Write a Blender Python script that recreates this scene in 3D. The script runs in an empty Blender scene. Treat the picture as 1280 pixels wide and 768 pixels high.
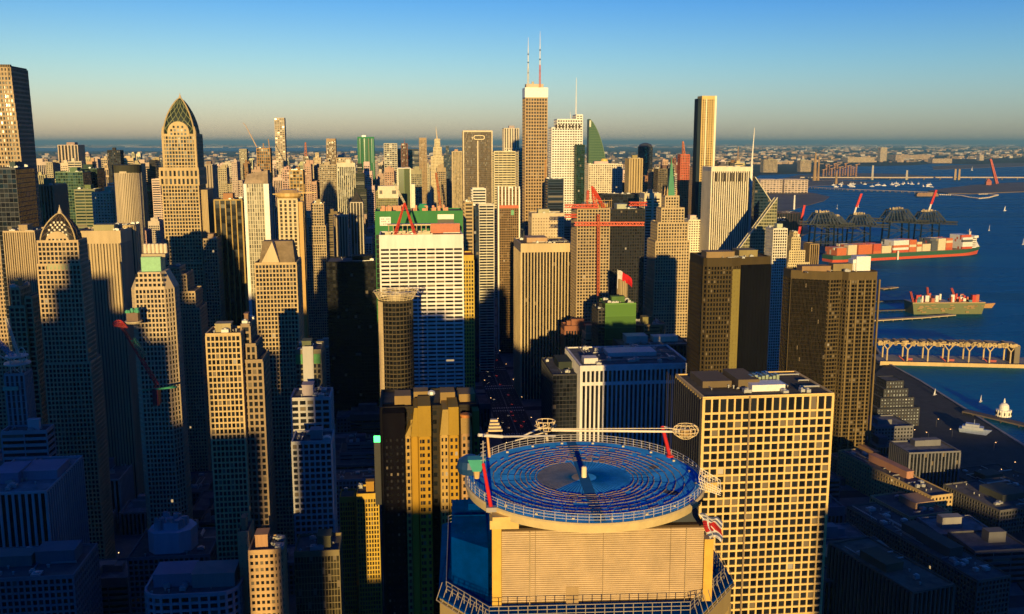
import bpy, math, random
from mathutils import Vector, Matrix
random.seed(7)
R_ = math.radians
C = bpy.context.scene.collection
SC = bpy.context.scene

# ------------------------------------------------------------------ camera, sky, sun, exposure
CAM_H, FPX, PITCH = 300.0, 1200.0, R_(9.75)
cd = bpy.data.cameras.new('camera')
cam = bpy.data.objects.new('camera', cd); C.objects.link(cam)
cam.location = (0, 0, CAM_H); cam.rotation_euler = (R_(90) - PITCH, 0, 0)
cd.sensor_width = 36.0; cd.lens = 36.0 * FPX / 1280.0
cd.clip_start = 1.0; cd.clip_end = 400000.0
SC.camera = cam

SUN_AZ, SUN_EL = R_(1.5), R_(7.5)          # azimuth measured from straight behind the camera, towards its right
SUN_STRENGTH, SKY_STRENGTH, EXPOSURE = 5.0, 0.058, 0.46
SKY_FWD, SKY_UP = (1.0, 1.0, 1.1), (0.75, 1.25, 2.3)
w = bpy.data.worlds.new('World'); SC.world = w; w.use_nodes = True
nt = w.node_tree; nt.nodes.clear()
sky = nt.nodes.new('ShaderNodeTexSky'); sky.sky_type = 'NISHITA'; sky.sun_disc = False
sky.sun_elevation = SUN_EL; sky.sun_rotation = math.pi - SUN_AZ
sky.altitude = 300; sky.air_density = 1.0; sky.dust_density = 0.6; sky.ozone_density = 2.2
bg = nt.nodes.new('ShaderNodeBackground'); bg.inputs[1].default_value = SKY_STRENGTH
wo = nt.nodes.new('ShaderNodeOutputWorld')
# the sky is deeper and bluer overhead and on the side the sun is on (tinted by direction to make the shade darker and bluer)
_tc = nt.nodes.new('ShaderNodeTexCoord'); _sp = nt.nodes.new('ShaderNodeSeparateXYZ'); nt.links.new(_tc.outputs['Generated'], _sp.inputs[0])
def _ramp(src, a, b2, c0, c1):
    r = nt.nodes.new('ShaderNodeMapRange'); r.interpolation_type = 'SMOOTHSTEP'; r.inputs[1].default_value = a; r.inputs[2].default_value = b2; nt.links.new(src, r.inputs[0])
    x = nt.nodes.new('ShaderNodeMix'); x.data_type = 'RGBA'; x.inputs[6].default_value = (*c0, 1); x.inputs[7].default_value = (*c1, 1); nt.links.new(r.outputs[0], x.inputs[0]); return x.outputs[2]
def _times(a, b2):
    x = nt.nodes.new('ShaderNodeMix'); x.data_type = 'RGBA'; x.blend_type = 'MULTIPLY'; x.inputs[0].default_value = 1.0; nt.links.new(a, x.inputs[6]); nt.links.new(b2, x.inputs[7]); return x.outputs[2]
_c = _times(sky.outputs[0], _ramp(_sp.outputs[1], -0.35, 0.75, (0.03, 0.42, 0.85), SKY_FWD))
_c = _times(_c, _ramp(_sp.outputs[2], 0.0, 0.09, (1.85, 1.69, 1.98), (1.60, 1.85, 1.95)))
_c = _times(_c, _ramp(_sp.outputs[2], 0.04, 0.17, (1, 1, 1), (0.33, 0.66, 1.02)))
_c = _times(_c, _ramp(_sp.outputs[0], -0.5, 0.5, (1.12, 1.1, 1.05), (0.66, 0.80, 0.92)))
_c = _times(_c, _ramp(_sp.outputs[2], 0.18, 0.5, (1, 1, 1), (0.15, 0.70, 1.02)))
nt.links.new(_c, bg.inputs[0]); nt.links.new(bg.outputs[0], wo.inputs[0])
sd = bpy.data.lights.new('sun', 'SUN'); sd.energy = SUN_STRENGTH; sd.angle = R_(0.5); sd.color = (1.0, 0.70, 0.27)
so = bpy.data.objects.new('sun', sd); C.objects.link(so)
SDIR = Vector((math.sin(SUN_AZ) * math.cos(SUN_EL), -math.cos(SUN_AZ) * math.cos(SUN_EL), math.sin(SUN_EL)))
so.rotation_euler = SDIR.to_track_quat('Z', 'Y').to_euler(); so.location = SDIR * 2000
vs = SC.view_settings
vs.view_transform = 'Standard'; vs.look = 'None'; vs.exposure = EXPOSURE; vs.gamma = 1.0; vs.use_curve_mapping = False
SC.cycles.max_bounces = 5; SC.cycles.diffuse_bounces = 2; SC.cycles.glossy_bounces = 3
SC.cycles.volume_bounces = 0; SC.cycles.caustics_reflective = False; SC.cycles.caustics_refractive = False

# ------------------------------------------------------------------ picture <-> place
def ray(px, py):
    a = (px - 640.0) / FPX; b = (384.0 - py) / FPX
    c, s = math.cos(PITCH), math.sin(PITCH)
    return Vector((a, c + b * s, -s + b * c))
def at(px, py, Y):
    d = ray(px, py); t = Y / d.y
    return Vector((d.x * t, Y, CAM_H + d.z * t))
def gp(px, py, z=0.0):
    d = ray(px, py); t = (z - CAM_H) / d.z
    return Vector((d.x * t, d.y * t, z))
def zt(py, Y): return at(640, py, Y).z
def project(p):
    v = p - Vector((0, 0, CAM_H)); c, s = math.cos(PITCH), math.sin(PITCH)
    f = v.y * c - v.z * s; u = v.y * s + v.z * c
    return 640 + FPX * v.x / f, 384 - FPX * u / f
GA = R_(6.5)                                 # the street grid is turned a little to the left
GR = Vector((math.cos(GA), math.sin(GA), 0)); GF = Vector((-math.sin(GA), math.cos(GA), 0))
def grid(gx, gy, z=0.0): return GR * gx + GF * gy + Vector((0, 0, z))

# ------------------------------------------------------------------ materials
MATS = {}
def nodes(name):
    m = bpy.data.materials.new(name); m.use_nodes = True
    t = m.node_tree; b = t.nodes['Principled BSDF']; MATS[name] = m
    return m, t, b
def N(t, kind, **kw):
    n = t.nodes.new(kind)
    for k, v in kw.items(): setattr(n, k, v)
    return n
def math_n(t, op, a, b=None):
    n = N(t, 'ShaderNodeMath', operation=op)
    for i, v in enumerate((a, b)):
        if v is None: continue
        if isinstance(v, (int, float)): n.inputs[i].default_value = v
        else: t.links.new(v, n.inputs[i])
    return n.outputs[0]
def mul_col(t, col, fac):
    n = N(t, 'ShaderNodeVectorMath', operation='SCALE')
    t.links.new(col, n.inputs[0]); t.links.new(fac, n.inputs[3]); return n.outputs[0]
def rough_surface(name, colour=None, rough=0.8, metal=0.0, scale=0.06, lo=0.78, hi=1.12, streak=True, bump=0.0, spec=0.3, matt=False):
    """weathered paint, stone or metal; colour None takes the object's own colour"""
    m, t, b = nodes(name)
    tc = N(t, 'ShaderNodeTexCoord'); mp = N(t, 'ShaderNodeMapping')
    mp.inputs['Scale'].default_value = (scale, scale, scale * (0.25 if streak else 1.0))
    t.links.new(tc.outputs['Object'], mp.inputs[0])
    nz = N(t, 'ShaderNodeTexNoise'); nz.inputs['Scale'].default_value = 1.0; nz.inputs['Detail'].default_value = 6.0
    nz.inputs['Roughness'].default_value = 0.7
    t.links.new(mp.outputs[0], nz.inputs['Vector'])
    mr = N(t, 'ShaderNodeMapRange'); mr.inputs[1].default_value = 0.3; mr.inputs[2].default_value = 0.7
    mr.inputs[3].default_value = lo; mr.inputs[4].default_value = hi
    t.links.new(nz.outputs[0], mr.inputs[0])
    if colour is None: col = N(t, 'ShaderNodeObjectInfo').outputs['Color']
    else:
        rg = N(t, 'ShaderNodeRGB'); rg.outputs[0].default_value = (*colour, 1); col = rg.outputs[0]
    t.links.new(mul_col(t, col, mr.outputs[0]), b.inputs['Base Color'])
    b.inputs['Roughness'].default_value = rough; b.inputs['Metallic'].default_value = metal
    b.inputs['Specular IOR Level'].default_value = spec
    if matt:
        df = N(t, 'ShaderNodeBsdfDiffuse'); df.inputs['Roughness'].default_value = 0.6; t.links.new(b.inputs['Base Color'].links[0].from_socket, df.inputs['Color'])
        t.links.new(df.outputs[0], t.nodes['Material Output'].inputs['Surface']); t.nodes.remove(b); return m
    if bump:
        bp = N(t, 'ShaderNodeBump'); bp.inputs['Strength'].default_value = bump; bp.inputs['Distance'].default_value = 0.3
        t.links.new(nz.outputs[0], bp.inputs['Height']); t.links.new(bp.outputs[0], b.inputs['Normal'])
    return m
def glazing(name, colour=None, blind=0.07, lit=0.0018, rough=0.14):
    m, t, b = nodes(name)
    uv = N(t, 'ShaderNodeUVMap'); fl = N(t, 'ShaderNodeVectorMath', operation='FLOOR'); t.links.new(uv.outputs[0], fl.inputs[0])
    oi = N(t, 'ShaderNodeObjectInfo')
    wn = N(t, 'ShaderNodeTexWhiteNoise', noise_dimensions='4D'); t.links.new(fl.outputs[0], wn.inputs['Vector']); t.links.new(oi.outputs['Random'], wn.inputs['W'])
    sx = N(t, 'ShaderNodeSeparateColor'); t.links.new(wn.outputs['Color'], sx.inputs[0])
    if colour is None: col = oi.outputs['Color']
    else:
        rg = N(t, 'ShaderNodeRGB'); rg.outputs[0].default_value = (*colour, 1); col = rg.outputs[0]
    mr = N(t, 'ShaderNodeMapRange'); mr.inputs[3].default_value = 0.2; mr.inputs[4].default_value = 0.95; t.links.new(sx.outputs[0], mr.inputs[0])
    dark = mul_col(t, col, mr.outputs[0])
    mx = N(t, 'ShaderNodeMix', data_type='RGBA'); t.links.new(math_n(t, 'LESS_THAN', sx.outputs[1], blind), mx.inputs[0])
    t.links.new(dark, mx.inputs[6]); mx.inputs[7].default_value = (0.16, 0.13, 0.09, 1)
    t.links.new(mx.outputs[2], b.inputs['Base Color'])
    b.inputs['Roughness'].default_value = rough; b.inputs['Specular IOR Level'].default_value = 0.5
    ge = N(t, 'ShaderNodeNewGeometry'); su = N(t, 'ShaderNodeVectorMath', operation='SUBTRACT'); t.links.new(wn.outputs['Color'], su.inputs[0]); su.inputs[1].default_value = (.5, .5, .5)
    sc_ = N(t, 'ShaderNodeVectorMath', operation='SCALE'); sc_.inputs[3].default_value = 0.07; t.links.new(su.outputs[0], sc_.inputs[0])
    av = N(t, 'ShaderNodeVectorMath', operation='ADD'); t.links.new(ge.outputs['Normal'], av.inputs[0]); t.links.new(sc_.outputs[0], av.inputs[1])
    nv_ = N(t, 'ShaderNodeVectorMath', operation='NORMALIZE'); t.links.new(av.outputs[0], nv_.inputs[0]); t.links.new(nv_.outputs[0], b.inputs['Normal'])
    b.inputs['Emission Color'].default_value = (1.0, 0.68, 0.3, 1)
    t.links.new(math_n(t, 'MULTIPLY', math_n(t, 'LESS_THAN', sx.outputs[2], lit), 0.4), b.inputs['Emission Strength'])
    return m
WALL = rough_surface('wall_surface', rough=0.85, spec=0.15); MATT = rough_surface('matt_surface', matt=True, lo=.7, hi=1.2); PANEL = rough_surface('metal_panel', rough=0.42, metal=0.35, lo=0.88, hi=1.06)
PAINT = rough_surface('painted_steel', rough=0.45, lo=0.8, hi=1.1, scale=0.5, streak=False)
ROOF = rough_surface('roof_gravel', scale=0.12, lo=0.55, hi=1.35, streak=False, rough=0.95, spec=0.1)
GLASS = glazing('window_glass'); GLASSK = glazing('dark_window_glass', (0.022, 0.025, 0.03)); GLASSC = glazing('curtain_wall_glass', blind=0.012, lit=0.001)
ROUGHC = rough_surface('concrete', (0.32, 0.30, 0.27), lo=0.7, hi=1.15)
def emit(name, col, s):
    m, t, b = nodes(name); b.inputs['Base Color'].default_value = (*col, 1)
    b.inputs['Emission Color'].default_value = (*col, 1); b.inputs['Emission Strength'].default_value = s; return m
LAMP = emit('lamp_glow', (1.0, 0.55, 0.2), 4.0); TAIL = emit('tail_light_glow', (1.0, 0.06, 0.02), 2.0)
HEAD = emit('head_light_glow', (1.0, 0.8, 0.5), 2.0); GREENGLOW = emit('green_sign_glow', (0.05, 1.0, 0.25), 1.6)

# ------------------------------------------------------------------ mesh builder
class MB:
    def __init__(s): s.v = []; s.f = []; s.m = []; s.uv = []
    def quad(s, a, b, c, d, mi=0, uv=None):
        n = len(s.v); s.v += [tuple(a), tuple(b), tuple(c), tuple(d)]; s.f.append((n, n + 1, n + 2, n + 3)); s.m.append(mi)
        s.uv += uv if uv else [(0.5, 0.5)] * 4
    def poly(s, pts, mi=0):
        n = len(s.v); s.v += [tuple(p) for p in pts]; s.f.append(tuple(range(n, n + len(pts)))); s.m.append(mi); s.uv += [(0.5, 0.5)] * len(pts)
    def hexa(s, p, mi=0):        # p: 4 bottom points (ccw from above) + 4 top points
        n = len(s.v); s.v += [tuple(q) for q in p]
        for f in ((3, 2, 1, 0), (4, 5, 6, 7), (0, 1, 5, 4), (1, 2, 6, 5), (2, 3, 7, 6), (3, 0, 4, 7)):
            s.f.append(tuple(n + i for i in f)); s.m.append(mi); s.uv += [(0.5, 0.5)] * 4
    def box(s, x0, x1, y0, y1, z0, z1, mi=0):
        s.hexa([(x0, y0, z0), (x1, y0, z0), (x1, y1, z0), (x0, y1, z0), (x0, y0, z1), (x1, y0, z1), (x1, y1, z1), (x0, y1, z1)], mi)
    def prism(s, pl, z0, z1, mi=0, mt=None, top=None, nuv=None, nv=1.0):
        """pl ccw; top: other polygon for a taper"""
        tp = top or pl; k = len(pl); n = len(s.v)
        s.v += [(p[0], p[1], z0) for p in pl] + [(p[0], p[1], z1) for p in tp]
        u = 0.0
        for i in range(k):
            j = (i + 1) % k; s.f.append((n + i, n + j, n + k + j, n + k + i)); s.m.append(mi)
            du = nuv[i] if nuv else 1.0
            s.uv += [(u, 0), (u + du, 0), (u + du, nv), (u, nv)]; u = math.ceil(u + du) + 3
        s.f.append(tuple(n + k + i for i in range(k))); s.m.append(mi if mt is None else mt); s.uv += [(0.5, 0.5)] * k
        s.f.append(tuple(n + k - 1 - i for i in range(k))); s.m.append(mi); s.uv += [(0.5, 0.5)] * k
    def bar(s, a, b, r=0.2, n=4, r2=None, mi=0):
        a = Vector(a); b = Vector(b); d = b - a
        if d.length < 1e-6: return
        d.normalize(); x = d.orthogonal().normalized() if abs(d.z) > 0.99 else d.cross(Vector((0, 0, 1))).normalized(); y = d.cross(x)
        r2 = r if r2 is None else r2; k = len(s.v); off = math.pi / 4 if n == 4 else 0
        for (p, q) in ((a, r), (b, r2)):
            for i in range(n):
                t = 2 * math.pi * i / n + off; s.v.append(tuple(p + x * (q * math.cos(t)) + y * (q * math.sin(t))))
        for i in range(n):
            j = (i + 1) % n; s.f.append((k + j, k + i, k + n + i, k + n + j)); s.m.append(mi); s.uv += [(0.5, 0.5)] * 4
        s.f.append(tuple(k + i for i in range(n))); s.f.append(tuple(k + 2 * n - 1 - i for i in range(n))); s.m += [mi, mi]; s.uv += [(0.5, 0.5)] * (2 * n)
    def lathe(s, prof, n=16, mi=0, cx=0, cy=0, sx=1, sy=1, cap=True):
        k = len(s.v)
        for (r, z) in prof:
            for i in range(n):
                t = 2 * math.pi * i / n; s.v.append((cx + sx * r * math.cos(t), cy + sy * r * math.sin(t), z))
        for q in range(len(prof) - 1):
            for i in range(n):
                j = (i + 1) % n; s.f.append((k + q * n + i, k + q * n + j, k + q * n + n + j, k + q * n + n + i)); s.m.append(mi); s.uv += [(i, q), (i + 1, q), (i + 1, q + 1), (i, q + 1)]
        if cap:
            e = k + (len(prof) - 1) * n; s.f.append(tuple(e + i for i in range(n))); s.m.append(mi); s.uv += [(0.5, 0.5)] * n
            s.f.append(tuple(k + n - 1 - i for i in range(n))); s.m.append(mi); s.uv += [(0.5, 0.5)] * n
    def lattice(s, a, b, wd, r=0.2, seg=None, wd2=None, mi=0):
        """square lattice boom from a to b"""
        a = Vector(a); b = Vector(b); d = (b - a); L = d.length; d.normalize()
        x = Vector((1, 0, 0)) if abs(d.z) > 0.95 else d.cross(Vector((0, 0, 1))).normalized(); y = d.cross(x).normalized()
        wd2 = wd if wd2 is None else wd2; seg = seg or max(2, int(L / wd)); cs = ((-1, -1), (1, -1), (1, 1), (-1, 1))
        P = [[a + d * (L * i / seg) + (x * cx + y * cy) * 0.5 * (wd + (wd2 - wd) * i / seg) for cx, cy in cs] for i in range(seg + 1)]
        for c in range(4): s.bar(P[0][c], P[-1][c], r, mi=mi)
        for i in range(seg):
            for c in range(4):
                e = (c + 1) % 4
                if (i + c) % 2: s.bar(P[i][c], P[i + 1][e], r * 0.7, mi=mi)
                else: s.bar(P[i][e], P[i + 1][c], r * 0.7, mi=mi)
    def build(s, name, mats, parent=None, color=None, smooth=False):
        me = bpy.data.meshes.new(name); me.from_pydata(s.v, [], s.f); me.update()
        for m in (mats if isinstance(mats, (list, tuple)) else [mats]): me.materials.append(m)
        me.polygons.foreach_set('material_index', s.m)
        ul = me.uv_layers.new(name='UVMap'); flat = [c for q in s.uv for c in q]; ul.data.foreach_set('uv', flat)
        if smooth: me.polygons.foreach_set('use_smooth', [True] * len(me.polygons))
        o = bpy.data.objects.new(name, me); C.objects.link(o)
        if parent is not None: o.parent = parent
        if color is not None: o.color = (*color, 1.0)
        return o

def thing(name, label, cat, loc=(0, 0, 0), rz=0.0, group=None):
    o = bpy.data.objects.new(name, None); C.objects.link(o); o.empty_display_size = 5
    o.location = loc; o.rotation_euler = (0, 0, rz); o['label'] = label; o['category'] = cat
    if group: o['group'] = group
    return o
def tag(o, label, cat, group=None):
    o['label'] = label; o['category'] = cat
    if group: o['group'] = group
    return o
def struct(o): o['kind'] = 'structure'; return o
def dup(root, loc, rz=None, label=None):
    r = root.copy(); C.objects.link(r); r.location = loc
    if rz is not None: r.rotation_euler = (0, 0, rz)
    if label: r['label'] = label
    for ch in list(root.children):
        c = ch.copy(); C.objects.link(c); c.parent = r
        for g in list(ch.children):
            d = g.copy(); C.objects.link(d); d.parent = c
    return r

def lettering(name, text, size, extrude, parent, color, loc, rot, align='CENTER'):
    cu = bpy.data.curves.new(name, 'FONT'); cu.body = text; cu.size = size; cu.extrude = extrude; cu.align_x = align
    to = bpy.data.objects.new('text_source', cu); C.objects.link(to); bpy.context.view_layer.update()
    me = bpy.data.meshes.new_from_object(to.evaluated_get(bpy.context.evaluated_depsgraph_get())); bpy.data.objects.remove(to); bpy.data.curves.remove(cu)
    me.materials.clear(); me.materials.append(PAINT); o = bpy.data.objects.new(name, me); C.objects.link(o); o.color = (*color, 1); o.parent = parent; o.location = loc; o.rotation_euler = rot
    return o
# ------------------------------------------------------------------ buildings
FOOT = []                                   # footprints in street-grid axes: (gx0, gx1, gy0, gy1, name)
LANDMARKS = []                              # (object, short phrase)
TAN = (0.43, 0.325, 0.19); BUFF = (0.46, 0.38, 0.25); WHITE = (0.68, 0.63, 0.54); GREY = (0.27, 0.26, 0.25); BROWN = (0.22, 0.14, 0.08)
DARK = (0.035, 0.034, 0.034); BLACK = (0.012, 0.012, 0.014); GOLD = (0.45, 0.30, 0.09); OCHRE = (0.33, 0.24, 0.10); SAND = (0.5, 0.36, 0.22)
BRICK = (0.30, 0.13, 0.07); GREEN = (0.10, 0.24, 0.08); TEAL = (0.05, 0.13, 0.10); BLUE = (0.03, 0.06, 0.11); PALE = (0.55, 0.46, 0.33); SLATE = (0.10, 0.105, 0.11)
GK = (0.022, 0.025, 0.03); GB = (0.02, 0.04, 0.07); GGR = (0.025, 0.06, 0.035); GBR = (0.05, 0.035, 0.02)
STY = {   # floor height, bay width, pier width, spandrel height, relief depth
    'grid': (3.7, 4.2, 1.1, 1.3, 0.7), 'punch': (3.5, 3.4, 1.6, 1.7, 0.45), 'ribbon': (3.8, 12.0, 0.5, 1.9, 0.5),
    'fins': (3.8, 3.2, 1.1, 0.0, 1.2), 'stripe': (3.8, 5.0, 2.4, 0.35, 0.8), 'curtain': (3.7, 3.0, 0.22, 0.5, 0.18), 'mesh': (3.4, 2.8, 0.9, 1.1, 0.5)}
def rect(x0, x1, y0, y1): return [(x0, y0), (x1, y0), (x1, y1), (x0, y1)]
def rrect(x0, x1, y0, y1, r, n=4, corners=(1, 1, 1, 1)):
    out = []
    for (cx, cy, a0, on) in ((x0 + r, y0 + r, 180, corners[0]), (x1 - r, y0 + r, 270, corners[1]), (x1 - r, y1 - r, 0, corners[2]), (x0 + r, y1 - r, 90, corners[3])):
        if not on: out.append({180: (x0, y0), 270: (x1, y0), 0: (x1, y1), 90: (x0, y1)}[a0]); continue
        for i in range(n + 1):
            t = R_(a0 + 90 * i / n); out.append((cx + r * math.cos(t), cy + r * math.sin(t)))
    return out
def facing(loc, rz, p0, p1):
    d = Vector((p1[0] - p0[0], p1[1] - p0[1])); n = Vector((d.y, -d.x)); L = n.length
    if L < 1e-6: return False
    c, s = math.cos(rz), math.sin(rz); nw = Vector((n.x * c - n.y * s, n.x * s + n.y * c)) / L
    m = ((p0[0] + p1[0]) / 2, (p0[1] + p1[1]) / 2); mw = Vector((loc[0] + m[0] * c - m[1] * s, loc[1] + m[0] * s + m[1] * c))
    return nw.dot(-mw.normalized()) > -0.08
def relief(W, p0, p1, z0, z1, nu, nv, pier, span, dep, mi=0, wins=None, skip_ends=False):
    p0 = Vector((p0[0], p0[1])); p1 = Vector((p1[0], p1[1])); d = p1 - p0; L = d.length; d /= L; n = Vector((d.y, -d.x))
    bw = L / nu; fh = (z1 - z0) / nv
    def blk(u0, u1, za, zb, o1):
        a, b = p0 + d * u0, p0 + d * u1; c, e = b - n * 0.05, a - n * 0.05; a, b = a + n * o1, b + n * o1
        W.hexa([(a.x, a.y, za), (b.x, b.y, za), (c.x, c.y, za), (e.x, e.y, za), (a.x, a.y, zb), (b.x, b.y, zb), (c.x, c.y, zb), (e.x, e.y, zb)], mi)
    if pier > 0:
        for i in range(nu + 1):
            u = i * bw; blk(max(0, u - pier / 2) if i else -dep * 0.9, min(L, u + pier / 2) if i < nu else L + dep * 0.9 - 0.02, z0, z1, dep)
    if span > 0:
        for k in range(nv + 1):
            z = z0 + k * fh; blk(-dep * 0.8, L + dep * 0.8, max(z0, z - span / 2), min(z1, z + span / 2) - 0.01, dep - 0.06)
    if wins is not None:
        for k in range(nv):
            for i in range(nu):
                q = p0 + d * ((i + 0.5) * bw) + n * 0.06
                wins.append((q.x, q.y, z0 + (k + 0.5) * fh, math.atan2(d.y, d.x), max(0.4, bw - pier), max(0.4, fh - span)))
WINMESH = {}
def window_parts(root, wins, keep, color):
    """the windows highest up the front show largest: each its own part; the rest one part"""
    if not wins: return
    wins = sorted(wins, key=lambda q: (abs(q[3]) > 0.6, -q[2], q[0])); own = wins[:keep]; rest = wins[keep:]
    for (x, y, z, a, ww, hh) in own:
        key = (round(ww, 2), round(hh, 2))
        if key not in WINMESH:
            m = MB(); m.box(-ww / 2, ww / 2, -0.04, 0.04, -hh / 2, hh / 2); o = m.build('window', GLASS); WINMESH[key] = o.data; bpy.data.objects.remove(o)
        o = bpy.data.objects.new('window', WINMESH[key]); C.objects.link(o); o.parent = root; o.location = (x, y, z); o.rotation_euler = (0, 0, a); o.color = (*color, 1)
    if rest:
        m = MB()
        for j, (x, y, z, a, ww, hh) in enumerate(rest):
            c, s = math.cos(a) * ww / 2, math.sin(a) * ww / 2; u = [(j + 0.5, 0.5)] * 4; e = 0.03; nx, ny = math.sin(a) * e, -math.cos(a) * e
            m.quad((x - c + nx, y - s + ny, z - hh / 2), (x + c + nx, y + s + ny, z - hh / 2), (x + c + nx, y + s + ny, z + hh / 2), (x - c + nx, y - s + ny, z + hh / 2), 0, u)
        o = m.build('window', GLASS, root, color); o['kind'] = 'stuff'
def inset(pl, k):
    cx = sum(p[0] for p in pl) / len(pl); cy = sum(p[1] for p in pl) / len(pl)
    out = []
    for p in pl:
        d = math.hypot(p[0] - cx, p[1] - cy); q = max(0.2, (d - k * 1.4) / d); out.append((cx + (p[0] - cx) * q, cy + (p[1] - cy) * q))
    return out
def outset(pl, k): return inset(pl, -k)
def fill_tiers(W, G, RF, loc, rz, tiers, style, wins=None, winz=0.0, band=0.0, mi=(0, 0, 0), par=1.3, base_band=0.0, allfaces=False):
    fl, bay, pier, span, dep = style
    for (pl, z0, z1) in tiers:
        zb = z1 - band; nv = max(1, round((zb - z0) / fl)); nus = []
        for i in range(len(pl)):
            p0, p1 = pl[i], pl[(i + 1) % len(pl)]; L = math.hypot(p1[0] - p0[0], p1[1] - p0[1]); nu = max(1, round(L / bay)); nus.append(nu)
            if L > 0.3 and (allfaces or facing(loc, rz, p0, p1)):
                front = wins is not None
                if not front and L > bay * 0.4 or front: relief(W, p0, p1, z0, zb, nu, nv, min(pier, L * 0.6), span, dep, mi[0], wins if front and z1 > winz else None)
        G.prism(pl, z0, z1, mi[1], mi[1], nuv=nus, nv=nv)
        op = outset(pl, dep * 0.75)
        if band > 0: W.prism(op, zb - 0.02, z1 + 0.02, mi[0])
        RF.prism(inset(pl, 0.2), z1 + 0.03, z1 + 0.25, mi[2])
        if par > 0:
            ip = inset(pl, 0.35); zt0 = z1 + 0.03; zt1 = z1 + par; k = len(pl)
            for i in range(k):
                j = (i + 1) % k
                W.hexa([(*op[i], zt0), (*op[j], zt0), (*ip[j], zt0), (*ip[i], zt0), (*op[i], zt1), (*op[j], zt1), (*ip[j], zt1), (*ip[i], zt1)], mi[0])
def roof_kit(root, pl, z, rnd, pents=1, units=4, tank=0, color=GREY, scale=1.0, dish=False):
    xs = [p[0] for p in pl]; ys = [p[1] for p in pl]; x0, x1, y0, y1 = min(xs), max(xs), min(ys), max(ys); W_, D_ = x1 - x0, y1 - y0; z += 0.25
    for k in range(pents):
        pw, pd, ph = W_ * rnd.uniform(.25, .5), D_ * rnd.uniform(.25, .45), rnd.uniform(4, 7) * scale
        cx = x0 + W_ * (rnd.uniform(.32, .68) if pents == 1 else (.28 + .44 * k / (pents - 1))); cy = y0 + D_ * rnd.uniform(.4, .62)
        m = MB(); m.box(cx - pw / 2, cx + pw / 2, cy - pd / 2, cy + pd / 2, z, z + ph); m.box(cx - pw / 2 - .25, cx + pw / 2 + .25, cy - pd / 2 - .25, cy + pd / 2 + .25, z + ph, z + ph + .5)
        for q in range(max(2, int(pw / 1.6))):
            xx = cx - pw / 2 + (q + .5) * pw / max(2, int(pw / 1.6)); m.box(xx - .18, xx + .18, cy - pd / 2 - .15, cy - pd / 2 + .02, z + .6, z + ph - .6)
        m.build('penthouse', WALL, root, tuple(c * rnd.uniform(.75, 1.1) for c in color))
    for k in range(units):
        uw, ud, uh = rnd.uniform(2, 4.5) * scale, rnd.uniform(2, 4.5) * scale, rnd.uniform(1.4, 2.6) * scale
        cx, cy = x0 + W_ * rnd.uniform(.1, .9), y0 + D_ * rnd.uniform(.08, .3) if k % 2 else y0 + D_ * rnd.uniform(.7, .92)
        m = MB(); m.box(cx - uw / 2, cx + uw / 2, cy - ud / 2, cy + ud / 2, z + .3, z + uh); m.lathe([(uw * .3, z + uh), (uw * .3, z + uh + .5)], 10, cx=cx, cy=cy)
        for sx in (-1, 1): m.box(cx + sx * uw * .4 - .15, cx + sx * uw * .4 + .15, cy - ud * .4, cy + ud * .4, z, z + .3)
        m.build('rooftop_unit', PANEL, root, (0.42, 0.42, 0.4))
    if units >= 2:
        m = MB()
        for k in range(units + 2):
            a_ = Vector((x0 + W_ * rnd.uniform(.1, .9), y0 + D_ * rnd.uniform(.1, .9), z + .7)); ln_ = rnd.uniform(.15, .4); b_ = a_ + (Vector((W_ * ln_, 0, 0)) if k % 2 else Vector((0, D_ * ln_, 0))); b_.x = min(b_.x, x1 - 1); b_.y = min(b_.y, y1 - 1)
            m.bar(a_, b_, rnd.uniform(.3, .6) * scale); m.bar(a_ - Vector((0, 0, .7)), a_, .25); m.bar(b_ - Vector((0, 0, .7)), b_, .25)
        m.build('duct', PANEL, root, (.36, .35, .33))
        for k in range(units):
            cx, cy = x0 + W_ * rnd.uniform(.08, .92), y0 + D_ * rnd.uniform(.08, .92); m = MB(); m.lathe([(.35 * scale, z), (.35 * scale, z + 1.1), (.6 * scale, z + 1.15), (.6 * scale, z + 1.5), (.1, z + 1.8)], 8, cx=cx, cy=cy); m.build('roof_vent', PANEL, root, (.45, .44, .4))
    for k in range(tank):
        cx, cy = x0 + W_ * rnd.uniform(.2, .8), y0 + D_ * rnd.uniform(.3, .7); m = MB()
        for a in range(4): m.bar((cx + 1.4 * (-1) ** a, cy + 1.4 * (-1) ** (a // 2), z), (cx + 1.4 * (-1) ** a, cy + 1.4 * (-1) ** (a // 2), z + 3), .15)
        m.lathe([(2.1, z + 3), (2.1, z + 6.5), (0.1, z + 8)], 12, cx=cx, cy=cy); m.build('water_tank', WALL, root, (0.16, 0.1, 0.06))
def front(px0, px1, py, D, rz=GA):
    """front-left top corner seen at (px0, py) at distance D -> base centre of the front, width, height"""
    p = at(px0, py, D); d = ray(px1, py); r = Vector((math.cos(rz), math.sin(rz)))
    # t*d.xy = p.xy + s*r
    det = d.x * (-r.y) - d.y * (-r.x); t = (p.x * (-r.y) - p.y * (-r.x)) / det
    q = Vector((d.x * t, d.y * t)); wdt = (q - Vector((p.x, p.y))).dot(r)
    base = Vector((p.x, p.y)) + r * (wdt / 2); return (base.x, base.y, 0.0), wdt, p.z
def note_foot(name, loc, wd, dp):
    g = Vector(loc); gx, gy = g.dot(GR), g.dot(GF); FOOT.append((gx - wd / 2, gx + wd / 2, gy, gy + dp, name))
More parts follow.
